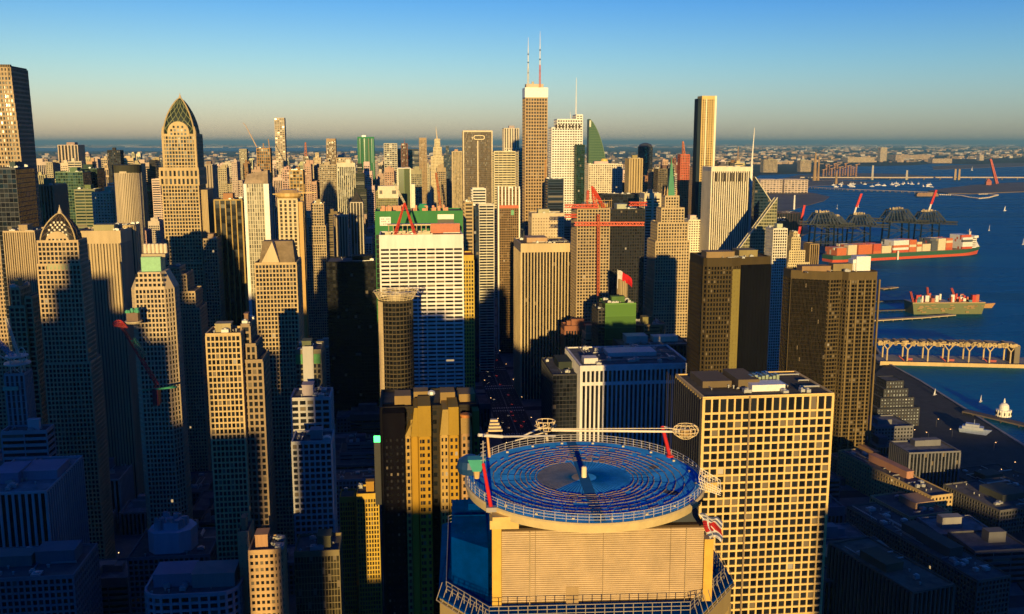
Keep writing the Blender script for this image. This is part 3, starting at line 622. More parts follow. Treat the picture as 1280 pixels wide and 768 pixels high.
def flag(label, loc, yaw, hgt, ln, pole=True, colours=None, seed=1, drop=False, pole_h=None, r=.06):
    root = thing('flag', label, 'flag', loc, yaw); FLAGN[0] += 1
    name = 'flag_cloth_%s' % ('a' * FLAGN[0]); mt, t, b = nodes(name); uv = N(t, 'ShaderNodeUVMap'); sp = N(t, 'ShaderNodeSeparateXYZ'); t.links.new(uv.outputs[0], sp.inputs[0])
    cr = N(t, 'ShaderNodeValToRGB'); cr.color_ramp.interpolation = 'CONSTANT'; el = cr.color_ramp.elements
    red, wh, bl = colours
    st = [(0, bl), (.08, wh), (.16, bl), (.24, wh), (.32, red), (.70, wh), (.77, bl), (.88, wh)] if drop else [(0, wh), (.33, red)]
    el[0].position, el[0].color = 0, (*st[0][1], 1); el[1].position, el[1].color = st[1][0], (*st[1][1], 1)
    for p, c in st[2:]: e = el.new(p); e.color = (*c, 1)
    src = sp.outputs[1] if drop else sp.outputs[0]
    if drop:
        src2 = sp.outputs[0]; cr2 = N(t, 'ShaderNodeValToRGB'); cr2.color_ramp.interpolation = 'CONSTANT'; e2 = cr2.color_ramp.elements
        e2[0].color = (0, 0, 0, 1); e2[1].position = .20; e2[1].color = (1, 1, 1, 1); e = e2.new(.29); e.color = (0, 0, 0, 1); t.links.new(src2, cr2.inputs[0])
        mx = N(t, 'ShaderNodeMix', data_type='RGBA'); t.links.new(cr2.outputs[0], mx.inputs[0]); t.links.new(cr.outputs[0], mx.inputs[6]); mx.inputs[7].default_value = (*wh, 1); t.links.new(mx.outputs[2], b.inputs['Base Color'])
    else: t.links.new(cr.outputs[0], b.inputs['Base Color'])
    t.links.new(src, cr.inputs[0]); b.inputs['Roughness'].default_value = .8
    m = MB(); nu, nv = 26, 16; rr = random.Random(seed); ph = rr.uniform(0, 6)
    def pt(i, j):
        u, v = i / nu, j / nv
        if drop:   # crumpled, sagging from its upper edge
            x = 2.5 * (u - .5) * (1 - .4 * v) + .55 * v + .12 * math.sin(v * 8 + u * 2); z = -2.9 * v + .3 * math.sin(3.2 * u + .6) - .45 * u * (1 - v) + .1 * math.sin(u * 11); y = .34 * math.sin(u * 8 + v * 3 + ph) + .2 * math.sin(v * 7 - u * 3)
            return (x, y, z + hgt * .75)
        x = ln * u * .86; y = .16 * ln * u * math.sin(u * 7 + ph) + .05 * ln * math.sin(v * 4 + u * 3); z = hgt * v - .75 * hgt * u * u - .25 * hgt * u + .06 * hgt * math.sin(u * 9)
        return (x, y, z)
    for i in range(nu):
        for j in range(nv): m.quad(pt(i, j), pt(i + 1, j), pt(i + 1, j + 1), pt(i, j + 1), 0, [(i / nu, j / nv), ((i + 1) / nu, j / nv), ((i + 1) / nu, (j + 1) / nv), (i / nu, (j + 1) / nv)])
    o = m.build('cloth', mt, root, smooth=True); sm = o.modifiers.new('thickness', 'SOLIDIFY'); sm.thickness = .03
    m = MB()
    if drop: m.bar((1.5, .3, -.6), (-1.35, .3, hgt * .78), .06, 8)
    else: m.bar((0, 0, -(pole_h or hgt)), (0, 0, hgt * 1.1), r, 8)
    m.build('pole', PAINT, root, (.7, .68, .6))
pad_tower()

# ------------------------------------------------------------------ near and middle towers, one by one
def B(x0, x1, D): return (x1 - x0) / FPX * D
# --- square-gridded tower right of the pad
r, wd, dp, h = tower('office_tower', 'cream tower with a deep square window grid, right of the landing pad', 880, 1040, 498, 450, 46, (.68, .47, .18), GK, (3.95, 3.75, .82, 1.0, .9), top_row=7.6, win=100, winz=60, band=0.0, pents=0, units=8, par=.8, phrase='the cream grid tower', roof=(.10, .085, .06))
m = MB(); m.box(-wd / 2 + 22.2, -wd / 2 + 23.0, -1.25, -.9, 0, h + .5); m.build('facade_joint', WALL, r, (.2, .15, .09))
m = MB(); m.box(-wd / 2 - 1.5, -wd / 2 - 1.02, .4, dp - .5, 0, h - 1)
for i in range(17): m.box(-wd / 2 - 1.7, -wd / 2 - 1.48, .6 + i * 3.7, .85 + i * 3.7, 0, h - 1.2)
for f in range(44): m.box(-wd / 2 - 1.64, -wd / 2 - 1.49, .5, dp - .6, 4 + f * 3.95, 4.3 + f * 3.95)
m.build('shaded_side_panel', MATT, r, (.045, .043, .045))  # shade of the left face put into this panel's dark colour
m = MB(); m.box(-wd / 2 + 5, -wd / 2 + 20, 18, 40, h + .3, h + 3.6); m.box(-wd / 2 + 22, -wd / 2 + 33, 14, 38, h + .3, h + 5); m.build('penthouse', WALL, r, (.15, .11, .06))
m = MB(); m.box(-wd / 2 + 27, -wd / 2 + 44, 8, 18, h + .3, h + 3.6); m.build('white_plant_box', PAINT, r, (.75, .72, .66))
m = MB()
for i in range(9): m.box(-wd / 2 + 29 + i * 1.9, -wd / 2 + 30.4 + i * 1.9, 20, 25, h + .3, h + 4.6 + (i % 3) * .5)
m.build('cooling_unit', PANEL, r, (.3, .36, .26))
# --- lobed tower left of the pad
def lobed():
    loc, wd, h = front(474, 604, 519, 300); loc = (loc[0], loc[1] + 2, 0); X = lambda px: (px - 539) * .25
    r = thing('ribbed_tower', 'ochre tower of ribbed gold bays and black recesses left of the landing pad', 'tower', loc, GA); LANDMARKS.append((r, 'the ochre ribbed tower'))
    note_foot('lobed', loc, wd, 30); z = lambda py: zt(py, 302)
    W, G, RF = MB(), MB(), MB(); fill_tiers(W, G, RF, loc, GA, [(rect(-wd / 2, wd / 2 - 1, 9, 32), 0, z(522))], (3.1, 3.2, 2.0, 1.6, .4), par=1.0)
    W.build('wall', WALL, r, (.03, .025, .02)); G.build('glazing', GLASSC, r, GK); RF.build('roof', ROOF, r, (.1, .08, .05)); wins = []
    gold, tan, olive, dk = (.38, .215, .022), (.43, .28, .085), (.20, .155, .03), (.008, .007, .01); zs = z(547)  # dk: the left bay's shade put into a near-black colour
    rnd = random.Random(6)
    for (p0, p1, yf, top, col, cols, lean) in ((474, 503.5, 1.5, 519, dk, (479, 484.5, 493, 499.5), 0), (503.5, 511, .7, 528, tan, (505.6, 508.8), 2.6), (511, 520.5, -.5, 512, gold, (), 1.2), (520.5, 537.5, -.9, 509.5, gold, (523, 527, 534), 0),
            (549, 560.5, .2, 516, tan, (551.5, 557.5), 1.0), (560.5, 574, -.4, 512.5, gold, (564, 570.5), 0), (577, 592, .9, 528, (.38, .23, .10), (581, 587), -.6), (593, 602, 2.2, 521, olive, (597,), 0)):
        x0, x1 = X(p0), X(p1) - .03; m = MB(); m.prism([(x0 + .5, yf - .0), (x1 - .5, yf - .0), (x1, yf + .8), (x1, 13), (x0, 13), (x0, yf + .8)], 0, zs)
        if col == dk: m.prism(rect(x0, x1, yf, 13), zs, z(top))
        for q in (x0 + .35, x1 - .35): m.box(q - .14, q + .14, yf - .12, yf + .5, 0, zs - .2)
        b_ = m.build('bay', MATT if col == dk else WALL, r, col)
        if col != dk:
            m = MB(); m.prism(rect(x0, x1, yf, 13), zs, z(top), top=[(x0 + max(0, lean), yf + .9), (x1 + min(0, lean), yf + .9), (x1 + min(0, lean), 13), (x0 + max(0, lean), 13)])
            k = 0; zz = zs + .8
            while zz < z(top) - 1.0:
                fr = (zz - zs) / (z(top) - zs)
                for i in range(int((x1 - x0) / 1.05)):
                    if rnd.random() < .6: xx = x0 + max(0, lean) * fr + .5 + i * 1.0; m.box(xx - .2, xx + .2, yf + .9 * fr - .10, yf + .9 * fr + .3, zz - .3, zz + .35)
                zz += 1.25
            m.build('crown', WALL, b_, tuple(.55 * c + .45 * o_ for c, o_ in zip(col, olive)))
        for cpx in cols:
            for f in range(46):
                zw = zs - 1.6 - f * 2.35
                if zw > h * .2: wins.append((X(cpx), yf - .05, zw, 0, .85 if col != dk else .6, 1.25 if col != dk else .9))
    window_parts(r, sorted(wins, key=lambda q: -q[2]), 100, (.03, .03, .035))
    m = MB(); m.lathe([(1.9, z(528)), (2.05, z(526)), (2.05, z(524.5)), (1.6, z(524))], 16, cx=X(584.5), cy=3.2); m.build('chimney_cap', WALL, r, (.5, .2, .06))
    m = MB(); m.box(X(490), X(512), 12, 20, z(524), z(508)); m.box(X(516), X(536), 16, 22, z(522), z(507)); m.box(X(552), X(572), 13, 20, z(524), z(506)); m.box(X(578), X(600), 15, 24, z(524), z(511)); m.build('penthouse', WALL, r, (.24, .16, .06))
    m = MB(); m.lathe([(.9, z(509)), (1.4, z(507)), (1.1, z(504)), (.4, z(502.5))], 10, cx=X(540), cy=13); m.build('rooftop_unit', PANEL, r, (.6, .58, .52))
lobed()
# --- white ribbon-window tower with the construction on it
r, wd, dp, h = tower('office_tower', 'broad white tower of ribbon windows with a red construction frame on its roof', 475, 578, 296, 800, 34, (.74, .68, .6), (.015, .017, .02), (3.45, 7.6, .95, 1.75, .8), win=100, band=9.5, pents=0, units=2, phrase='the white ribbon-window tower')
WT = (r, wd, h)
ZR = h
rr = thing('construction_crane', 'red A-frame construction crane on the white ribbon-window tower', 'crane', (WT[0].location.x, WT[0].location.y, ZR + .3), GA)
m = MB(); ap = Vector((-B(475, 508, 800) * .0 - 13.5, 10, 27)); 
for (sx, sy) in ((-21, 3), (-4, 3), (-21, 18), (-4, 18)): m.lattice((-13.5 + (sx + 12.5), sy, 0), ap, 1.7, .2, 14, .7)
m.box(-22, -3, 2, 4, 0, 1.0); m.box(-22, -3, 17, 19, 0, 1.0); m.build('frame', PAINT, rr, (.62, .055, .025))
m = MB(); m.lattice(ap, ap + Vector((-9, 4, 17)), 1.2, .14); m.build('jib', PAINT, rr, (.62, .56, .36))
rr = tag(MB().build('scaffold_deck', PAINT), 'x', 'scaffold'); bpy.data.objects.remove(rr)
rr = thing('scaffold_deck', 'orange and cream scaffold deck cluttered with plant on the white tower roof', 'scaffold', (WT[0].location.x, WT[0].location.y, ZR + .3), GA)
m = MB(); m.box(-wd / 2 + 6, wd / 2 - .8, 20, 31, 7.0, 8.0)
for i in range(15): m.bar((-wd / 2 + 7 + i * 4.0, 20.5, 0), (-wd / 2 + 7 + i * 4.0, 20.5, 7), .3); m.bar((-wd / 2 + 7 + i * 4.0, 30, 0), (-wd / 2 + 7 + i * 4.0, 30, 7), .3)
m.build('deck', PAINT, rr, (.55, .40, .22))
m = MB(); m.box(wd / 2 - 26, wd / 2 - 1, 19.5, 19.9, 0.2, 8.5); m.build('orange_netting', PAINT, rr, (.42, .11, .04))
m = MB(); rnd = random.Random(4)
for i in range(46):
    x, y = rnd.uniform(-wd / 2 + 5, wd / 2 - 27), rnd.uniform(4, 18); s = rnd.uniform(.5, 1.6); m.box(x - s, x + s, y - s * .7, y + s * .7, .2, rnd.uniform(1, 3.4))
m.build('stacked_material', PAINT, rr, (.5, .42, .25))
# green hoarded building shell behind it
r2, w2, d2, h2 = tower('building_shell', 'building shell wrapped in green hoarding with a white sign, behind the white tower', 469, 578, 266, 880, 36, (.05, .19, .06), GK, (4.5, 6, .4, .5, .4), band=20, pents=0, units=0, tiers=[(-.5, .5, 0, 1, 0, 1)], phrase='the green hoarding')
m = MB(); m.box(-w2 / 2 + 4, -w2 / 2 + 14, -.75, -.5, h2 - 12, h2 - 4)
for i in range(3): pass
sg = m.build('sign_board', PAINT, r2, (.72, .66, .6))
m = MB()
for j in range(3):
    for i in range(5):
        if (i + j) % 4: m.box(-w2 / 2 + 5.2 + i * 1.6, -w2 / 2 + 6.3 + i * 1.6, -.83, -.76, h2 - 11 + j * 2.3, h2 - 10 + j * 2.3)
m.build('sign_marks', PAINT, sg, (.5, .2, .2))
m = MB(); m.box(w2 / 2 - 23, w2 / 2 - 8, -.9, -.5, h2 - 6.5, h2 - 2); m.build('white_banner', PAINT, r2, (.75, .7, .55))
m = MB(); m.box(w2 / 2 - 23, w2 / 2 - 8, -.8, -.5, h2 - 15, h2 - 7); m.build('opening', PAINT, r2, (.05, .045, .03))
m = MB(); rnd = random.Random(9)
for i in range(34):
    x, y = rnd.uniform(-w2 / 2 + 6, w2 / 2 - 6), rnd.uniform(6, 30); s = rnd.uniform(.7, 2.4); m.box(x - s, x + s, y - s * .7, y + s * .7, h2 + .2, h2 + rnd.uniform(2, 6))
m.build('roof_plant', PAINT, r2, (.5, .2, .09))
m = MB(); m.lathe([(3.5, h2 + .2), (5.4, h2 + 4), (3, h2 + 7)], 10, cx=4, cy=12); m.build('green_mixer', PAINT, r2, (.05, .3, .12))
tower('brick_slab', 'narrow gold wall of crowded small windows on the right of the white tower', 578.6, 592, 321, 812, 30, (.5, .35, .06), (.05, .04, .02), (3.3, 2.2, .9, 1.2, .5), win=100, pents=0, units=0, band=3, roof=(.4, .1, .05))
# curved dark tower in front of the white one
def curved():
    loc, wd, h = front(473, 516, 378, 700); r = thing('curved_tower', 'rounded dark glass tower with a flared rooftop rim, in front of the white tower', 'tower', loc, GA)
    LANDMARKS.append((r, 'the rounded dark glass tower')); note_foot('curved', loc, wd, 22)
    cy = 11; pl = [(wd / 2 * math.cos(2 * math.pi * i / 28), cy + 11 * math.sin(2 * math.pi * i / 28)) for i in range(28)]
    W, G, RF = MB(), MB(), MB(); fill_tiers(W, G, RF, loc, GA, [(pl, 0, h)], (3.4, 2.8, .22, .9, .25), band=1.0)
    W.build('wall', WALL, r, (.075, .06, .035)); G.build('glazing', GLASSC, r, (.016, .015, .012)); RF.build('roof', ROOF, r, (.12, .1, .06))
    m = MB(); fl = [pl[i % 28] for i in range(13, 18)]
    for p, q in zip(fl, fl[1:]): relief(m, p, q, 0, h - .5, 2, 60, .7, .5, .5)
    m.build('cream_fluting', WALL, r, (.6, .47, .28))
    m = MB()
    for i in range(28):
        p, q = Vector((*pl[i], h)), Vector((*pl[(i + 1) % 28], h)); c = Vector((0, cy, h)); 
        for k in range(5): e = 1.02 + .07 * k; m.bar(c + (p - c) * e + Vector((0, 0, 1 + 1.4 * k)), c + (q - c) * e + Vector((0, 0, 1 + 1.4 * k)), .28)
        m.bar(c + (p - c) * 1.0, c + (p - c) * 1.3 + Vector((0, 0, 6.8)), .2)
    m.build('crown_rim', PAINT, r, (.62, .5, .28))
    m = MB(); m.bar((-wd / 2 - 1, cy, h + 6), (wd / 2 + 5, 2, h + 3.5), .35); m.bar((-wd / 2 - 4, 4, h + 7), (-wd / 2 + 1, cy, h + 5.5), .3); m.lathe([(6, h + .3), (6, h + 4)], 14, cy=cy); m.build('rooftop_plant', PAINT, r, (.5, .4, .24))
curved()
# --- tall stone tower with a pointed lattice dome
def ogive(t): return max(0.0, math.cos(t * math.pi / 2)) ** 0.72
def dome(root, w, dp, z0, z1, base_col, rib_col, nrib, r_rib, dots=False, k=4.0):
    n = 32; core = MB(); prof = []
    def sq(a, hw, hd): # superellipse
        c, s = math.cos(a), math.sin(a); q = (abs(c) ** k + abs(s) ** k) ** (-1 / k); return (hw * c * q, dp / 2 + hd * s * q)
    S = 14; rows = [[(*sq(2 * math.pi * i / n, w / 2 * ogive(j / S), dp / 2 * ogive(j / S)), z0 + (z1 - z0) * j / S) for i in range(n)] for j in range(S + 1)]
    for j in range(S):
        for i in range(n): core.quad(rows[j][i], rows[j][(i + 1) % n], rows[j + 1][(i + 1) % n], rows[j + 1][i])
    d = core.build('dome', PAINT, root, base_col, smooth=True)
    m = MB()
    for sgn in (1, -1):
        for q in range(nrib):
            prev = None
            for j in range(S):
                a = 2 * math.pi * (q / nrib + sgn * j / S * .28); hw = ogive(j / S) * 1.01; x, y = sq(a, w / 2 * hw, dp / 2 * hw); p = Vector((x, y, z0 + (z1 - z0) * j / S))
                if prev is not None: m.bar(prev, p, r_rib)
                prev = p
    m.build('lattice', PAINT, d, rib_col)
    for sx in (-1, 1):
        m = MB(); prev = None
        for j in range(S + 1):
            hw = ogive(j / S) * 1.02; p = Vector((sx * w / 2 * hw * .93, dp / 2 - dp / 2 * hw * .93, z0 + (z1 - z0) * j / S))
            if prev is not None: m.bar(prev, p, r_rib * 2)
            prev = p
        m.build('edge_rib', PAINT, d, (.55, .42, .2))
    if dots:
        m = MB()
        for j in range(1, 9):
            for i in range(-3, 4):
                if (i + j) % 2: continue
                hw = ogive(j / 12); a = -math.pi / 2 + i * .16; x, y = sq(a, w / 2 * hw * 1.03, dp / 2 * hw * 1.03); z = z0 + (z1 - z0) * j / 12; m.box(x - .55, x + .55, y - .25, y + .3, z - .6, z + .6)
        m.build('dormer', PAINT, d, (.7, .62, .45))
    m = MB(); m.lathe([(1.1, z1 - 1.5), (1.5, z1), (.4, z1 + 3), (.05, z1 + 5)], 8, cy=dp / 2); m.build('finial', PAINT, d, (.5, .4, .25))
    return d
def arch_panel(root, w, z0, z1, y, col, rows, name='arched_gable'):
    m = MB(); n = 18; rr_ = w / 2; pts = [(-rr_, z0), (rr_, z0)] + [(rr_ * math.cos(math.pi * i / n), max(z0, z1 - rr_) + rr_ * math.sin(math.pi * i / n)) for i in range(n + 1)]
    k = len(pts); b0 = len(m.v); m.v += [(x, y, z) for x, z in pts] + [(x, y + 3, z) for x, z in pts]
    m.f.append(tuple(b0 + i for i in range(k))); m.m.append(0); m.uv += [(0.5, 0.5)] * k
    for i in range(k):
        j = (i + 1) % k; m.f.append((b0 + j, b0 + i, b0 + k + i, b0 + k + j)); m.m.append(0); m.uv += [(0.5, 0.5)] * 4
    a = m.build(name, WALL, root, col)
    for (zf, cnt) in rows:
        for i in range(cnt):
            x = (i - (cnt - 1) / 2) * w * .8 / max(cnt, 4); ww, hh = w * .075, (z1 - z0) * .075; z = z0 + (z1 - z0) * zf
            q = MB(); q.box(x - ww / 2 * 1.2, x + ww / 2 * 1.2, y - .12, y + .1, z - hh, z + hh); q.build('window', GLASS, a, GK)
    return a
def dome_tower():
    D = 1000; z = lambda py: zt(py, D); loc, wd, h = front(204, 245, 192, D)
    r = thing('domed_tower', 'tallest tan stone tower with a pointed green lattice dome', 'tower', loc, GA); LANDMARKS.append((r, 'the tan domed tower')); note_foot('dome', loc, 46, 40)
    W, G, RF = MB(), MB(), MB(); wins = []
    T = [(rect(-wd / 2 - 3.5, wd / 2 + 1, -2, 36), 0, z(330)), (rect(-wd / 2 - 2.5, wd / 2 + .6, -1, 35), z(330), z(232)), (rect(-wd / 2 - 4, wd / 2 + 1.5, -2.0, 36), z(232), z(212)), (rect(-wd / 2, wd / 2, 0.5, 34), z(212), z(170))]
    for i, tt in enumerate(T): fill_tiers(W, G, RF, loc, GA, [tt], (3.7, 3.05, .9, 1.1, .8) if i != 2 else (7, 4.2, 2.0, 2.6, .9), wins, z(420), par=2.0)
    W.build('wall', WALL, r, (.50, .37, .19)); G.build('inner_wall', GLASS, r, GK); RF.build('roof', ROOF, r, (.2, .16, .1)); window_parts(r, wins, 100, GK)
    m = MB(); m.box(wd / 2 + 1.3, wd / 2 + 8.5, 5, 36, 0, z(238)); 
    sw = m.build('side_wing', WALL, r, (.36, .27, .15))
    m = MB()
    for i in range(5): m.box(wd / 2 + 2 + i * 1.5, wd / 2 + 2.5 + i * 1.5, 4.6, 5, 2, z(238)) 
    m.build('wing_pier', WALL, sw, (.5, .38, .2))
    dome(r, wd, 33, z(172), z(121), (.018, .03, .022), (.22, .24, .11), 16, .34)
    arch_panel(r, wd * .66, z(171), z(152), -.5, (.52, .39, .2), [(.18, 5), (.42, 5), (.64, 3)])
    for sx in (-1, 1):
        m = MB(); m.lathe([(1.6, z(212)), (1.6, z(165)), (.2, z(158))], 8, cx=sx * (wd / 2 - .5), cy=1.5); m.build('corner_turret', WALL, r, (.5, .38, .2))
dome_tower()
def dome_tower_small():
    D = 620; z = lambda py: zt(py, D); loc, wd, h = front(47, 97, 303, D)
    r = thing('domed_tower', 'shorter tan tower at left under a black pointed dome dotted white', 'tower', loc, GA); LANDMARKS.append((r, 'the black-domed tower')); note_foot('dome2', loc, wd + 4, 32)
    W, G, RF = MB(), MB(), MB(); wins = []
    T = [(rect(-wd / 2 - 1.5, wd / 2 + 2.5, -1.5, 20), 0, z(455)), (rect(-wd / 2 - .8, wd / 2 + .8, -.8, 18), z(455), z(332)), (rect(-wd / 2, wd / 2, 0, 17), z(332), z(303))]
    for tt in T: fill_tiers(W, G, RF, loc, GA, [tt], (3.1, 2.45, .78, .95, .6), wins, z(560), par=1.2)
    W.build('wall', WALL, r, (.46, .34, .19)); G.build('inner_wall', GLASS, r, GK); RF.build('roof', ROOF, r, (.2, .16, .1)); window_parts(r, wins, 100, GK)
    dome(r, wd * .92, 17, z(303), z(267), (.02, .017, .014), (.12, .085, .05), 14, .2, dots=True)
    arch_panel(r, wd * .6, z(304), z(290), -.4, (.48, .36, .2), [(.3, 5)])
    m = MB(); m.box(-wd * .3, wd * .3, -1.2, -.82, z(338), z(331)); m.build('green_cornice', PAINT, r, (.28, .32, .15))
dome_tower_small()
# --- tower with a green copper box on its shoulders
def green_cap():
    D = 560; z = lambda py: zt(py, D); loc, wd, h = front(161, 213, 341, D)
    r = thing('shouldered_tower', 'tan tower with sloped shoulders and a mint green rooftop box', 'tower', loc, GA); LANDMARKS.append((r, 'the mint-capped tower')); note_foot('mint', loc, wd, 30)
    W, G, RF = MB(), MB(), MB(); wins = []
    pl = [(-wd / 2, 5), (-wd / 2 + 3, 0), (wd / 2 - 4, 0), (wd / 2, 5), (wd / 2, 18), (-wd / 2, 18)]
    tp = [(-wd / 2 + 4, 5), (-wd / 2 + 5, 0.2), (wd / 2 - 6, 0.2), (wd / 2 - 4, 5), (wd / 2 - 4, 16), (-wd / 2 + 4, 16)]
    fill_tiers(W, G, RF, loc, GA, [(pl, 0, z(362))], (2.9, 2.15, .72, .9, .5), wins, z(560), par=0)
    W.prism(outset(pl, .4), z(362), z(341), 0, top=tp)
    wl = W.build('wall', WALL, r, (.50, .39, .24)); G.build('inner_wall', GLASS, r, GK); RF.build('roof', ROOF, r, (.2, .16, .1))
    for f in range(3):
        zz = z(359) + f * 2.9; k = f / 3
        for i in range(7):
            x = (i - 3) * 2.5; wins.append((x, -.62 + .2 * k * .62 + .35 * k, zz + 1, 0, 1.5, 1.7))
    window_parts(r, wins, 100, GK)
    m = MB(); m.box(-5.6, 5.6, 4, 15, z(341), z(323)); m.build('green_penthouse', PAINT, r, (.22, .46, .24))
    m = MB(); m.box(-6.2, 7.5, 8, 17, z(324), z(320)); m.build('upper_deck', WALL, r, (.4, .32, .2))
    m = MB()
    for i in range(6): m.lathe([(1.15, z(320)), (1.15, z(309)), (.8, z(308))], 10, cx=-5 + i * 2.35, cy=13)
    m.build('vent_stack', PAINT, r, (.62, .52, .36))
    # climbing crane on its left side
    c0 = at(196, 487, 545); rr = thing('climbing_crane', 'crane with a long red and green boom clamped to the mint-capped tower', 'crane', c0, GA)
    L = lambda px, py, Y=543: (Matrix.Rotation(-GA, 4, 'Z') @ (at(px, py, Y) - c0))
    m = MB(); m.lattice(L(197, 482), L(150, 405), 1.6, .22, 16, 1.1); m.build('boom', PAINT, rr, (.45, .03, .04))
    m = MB(); m.lattice(L(181, 446, 542.4), L(166, 424, 542.4), 2.0, .25, 6); m.build('green_section', PAINT, rr, (.03, .22, .12))
    m = MB(); a = L(140, 401); c = L(160, 410)
    for i in range(12):
        t0 = 2 * math.pi * i / 12; ca = a.lerp(c, .45)
        m.bar(ca + Vector((2.6 * math.cos(t0) - .6, 1.5 * math.sin(t0), 1.6 * math.sin(t0) + .3)), c, .3)
        m.bar(ca + Vector((2.6 * math.cos(t0) - .6, 1.5 * math.sin(t0), 1.6 * math.sin(t0) + .3)), ca + Vector((2.6 * math.cos(t0 + .52) - .6, 1.5 * math.sin(t0 + .52), 1.6 * math.sin(t0 + .52) + .3)), .35)
    m.build('hook_head', PAINT, rr, (.6, .05, .035))
    m = MB(); p = L(178, 487); q = L(221, 484); m.bar(p + Vector((0, 0, -.5)), q, .7); m.bar(p + Vector((8, 2, -.6)), q + Vector((-2, 2, 0)), .7); m.build('green_deck', PAINT, rr, (.03, .26, .13))
    m = MB(); s0 = L(195, 505); m.box(s0.x - 1.6, s0.x + 1.6, s0.y - .5, s0.y + 6, s0.z - 1, s0.z + 9); m.build('machine_house', PAINT, rr, (.3, .03, .04))
    p0 = at(167, 402, 548); rr = thing('hanging_platform', 'round work platform with a green tarpaulin on the left flank of the mint-capped tower', 'platform', p0, GA)
    m = MB(); m.lathe([(4.2, -1.0), (4.8, 0), (4.8, .4)], 18); m.bar((-9, 0, -.4), (4, 0, -.3), .35); m.build('deck', PAINT, rr, (.6, .48, .28))
    m = MB(); m.box(-3.2, 3.2, -2.4, 2.4, .4, 5.5); m.build('hut', PAINT, rr, (.14, .08, .05))
    m = MB(); rnd = random.Random(2)
    for i in range(14): x, y = rnd.uniform(-3, 3), rnd.uniform(-2.4, 2); s = rnd.uniform(.7, 1.4); m.lathe([(s, 5.4), (s * 1.1, 6.2), (s * .5, 6.9 + rnd.random())], 7, cx=x, cy=y)
    m.build('tarpaulin', PAINT, rr, (.08, .33, .17))
green_cap()
# --- other hand-placed towers on the left
tower('corner_tower', 'tan tower with sunlit left bay and stepped right wing, second row left', 258, 300, 420, 470, 18, (.52, .38, .18), GK, (3.0, 2.0, .58, .8, .6), win=100, winz=90, pents=1, units=2, phrase='the stepped tan corner tower', roof=(.2, .15, .09))
tower('stepped_wing', 'darker stepped wing joined to the right of the tan corner tower', 300.7, 327, 434, 477, 24, (.30, .22, .13), GK, 'mesh', tiers=[(-.5, .5, 0, 1, 0, .96), (-.5, .18, .1, 1, .96, 1.0), (-.5, -.1, .2, .9, 1.0, 1.05)], units=2)
r, wd, dp, h = tower('gabled_tower', 'tan window-grid tower crowned by a steep dark gable', 319, 370, 331, 640, 30, (.50, .37, .19), GK, (2.95, 2.25, .66, .85, .6), win=100, winz=90, pents=0, units=0, phrase='the gabled tower')
m = MB(); hh = zt(304, 640) - h; x0, x1 = -wd / 2 + 2, wd / 2 - 1
m.hexa([(x0, 4, h + .3), (x1, 4, h + .3), (x1, 28, h + .3), (x0, 28, h + .3), (x0 + 2, 11, h + hh), (x1 - 2, 11, h + hh), (x1 - 2, 21, h + hh), (x0 + 2, 21, h + hh)]); m.build('gable_roof', ROOF, r, (.2, .15, .09))
m = MB(); n0 = len(m.v); xa, xb, xm = -wd / 2 + 3.5, 2.5, -wd / 2 + 11.5
m.v += [(xa, 1.2, h + .3), (xb, 1.2, h + .3), (xm, 1.2, h + hh + .5), (xa, 12, h + .3), (xb, 12, h + .3), (xm, 12, h + hh + .5)]
m.f += [(0, 1, 2), (5, 4, 3), (0, 2, 5, 3), (1, 4, 5, 2), (0, 3, 4, 1)]; m.m += [0] * 5; m.uv += [(.5, .5)] * 18; m.build('front_gable', WALL, r, (.55, .43, .25))
tower('stone_tower', 'stepped tan tower with ragged right side, in front of the tan domed tower', 207, 247, 345, 820, 30, (.42, .31, .17), GK, (3.1, 2.5, .95, 1.15, .6), tiers=[(-.5, .5, 0, 1, 0, .84), (-.5, .38, 0, 1, .84, .92), (-.5, .12, .1, 1, .92, 1.0), (-.5, -.1, .2, .9, 1.0, 1.03)], win=100, winz=60, units=1, pents=0)
# wavy tower at the left edge
def wavy():
    D = 900; z = lambda py: zt(py, D); loc, wd, h = front(-42, 14, 84, D); r = thing('wavy_tower', 'very tall rippling stone tower cut off by the left edge', 'tower', loc, GA); LANDMARKS.append((r, 'the tall rippling tower')); note_foot('wavy', loc, wd + 12, 40)
    W, G, RF = MB(), MB(), MB(); nz = 46
    for k in range(nz):
        f = k / nz; g_ = lambda q: 1.0 + .22 * (1 - q) ** 1.4 + .012 * math.sin(q * 17); wv = lambda q: 1.1 * math.sin(q * 11)
        a, b = g_(f), g_(f + 1 / nz); z0, z1 = h * f, h * (f + 1 / nz)
        pl = [(-wd / 2 * a + wv(f), -wv(f)), (-wd / 6 + wv(f), 1.6 * math.sin(f * 13) - 1), (wd / 6 + wv(f), -1.6 * math.sin(f * 9) - .6), (wd / 2 * a + wv(f) * .4, wv(f)), (wd / 2 * a, 38), (-wd / 2 * a, 38)]
        G.prism(pl, z0, z1 + .01, nuv=[6, 7, 6, 12, 1, 1], nv=2)
        for i in range(4): relief(W, pl[i], pl[i + 1], z0, z1, 5 if i < 3 else 12, 2, 1.1, 1.6, .8)
    RF.prism(pl, h + .02, h + 1.5); W.build('wall', WALL, r, (.42, .31, .18)); G.build('glazing', GLASS, r, GK); RF.build('roof', ROOF, r, (.1, .08, .06))
    m = MB()
    for i in range(26): m.box(-wd / 2 + i * wd / 25.5 - .4, -wd / 2 + i * wd / 25.5 + .4, -1.9, 2, h - 9, h + 2.5)
    m.build('crown_fin', WALL, r, (.2, .15, .09))
    m = MB(); m.bar((-3, 10, h + 1), (-8, 10, h + 11), .35); m.build('antenna', PAINT, r, (.7, .68, .6))
wavy()
T_ = tower
T_('glass_slab', 'shaded dark slab standing against the foot of the tall rippling tower', -8, 19, 212, 760, 40, SLATE, GK, 'curtain')
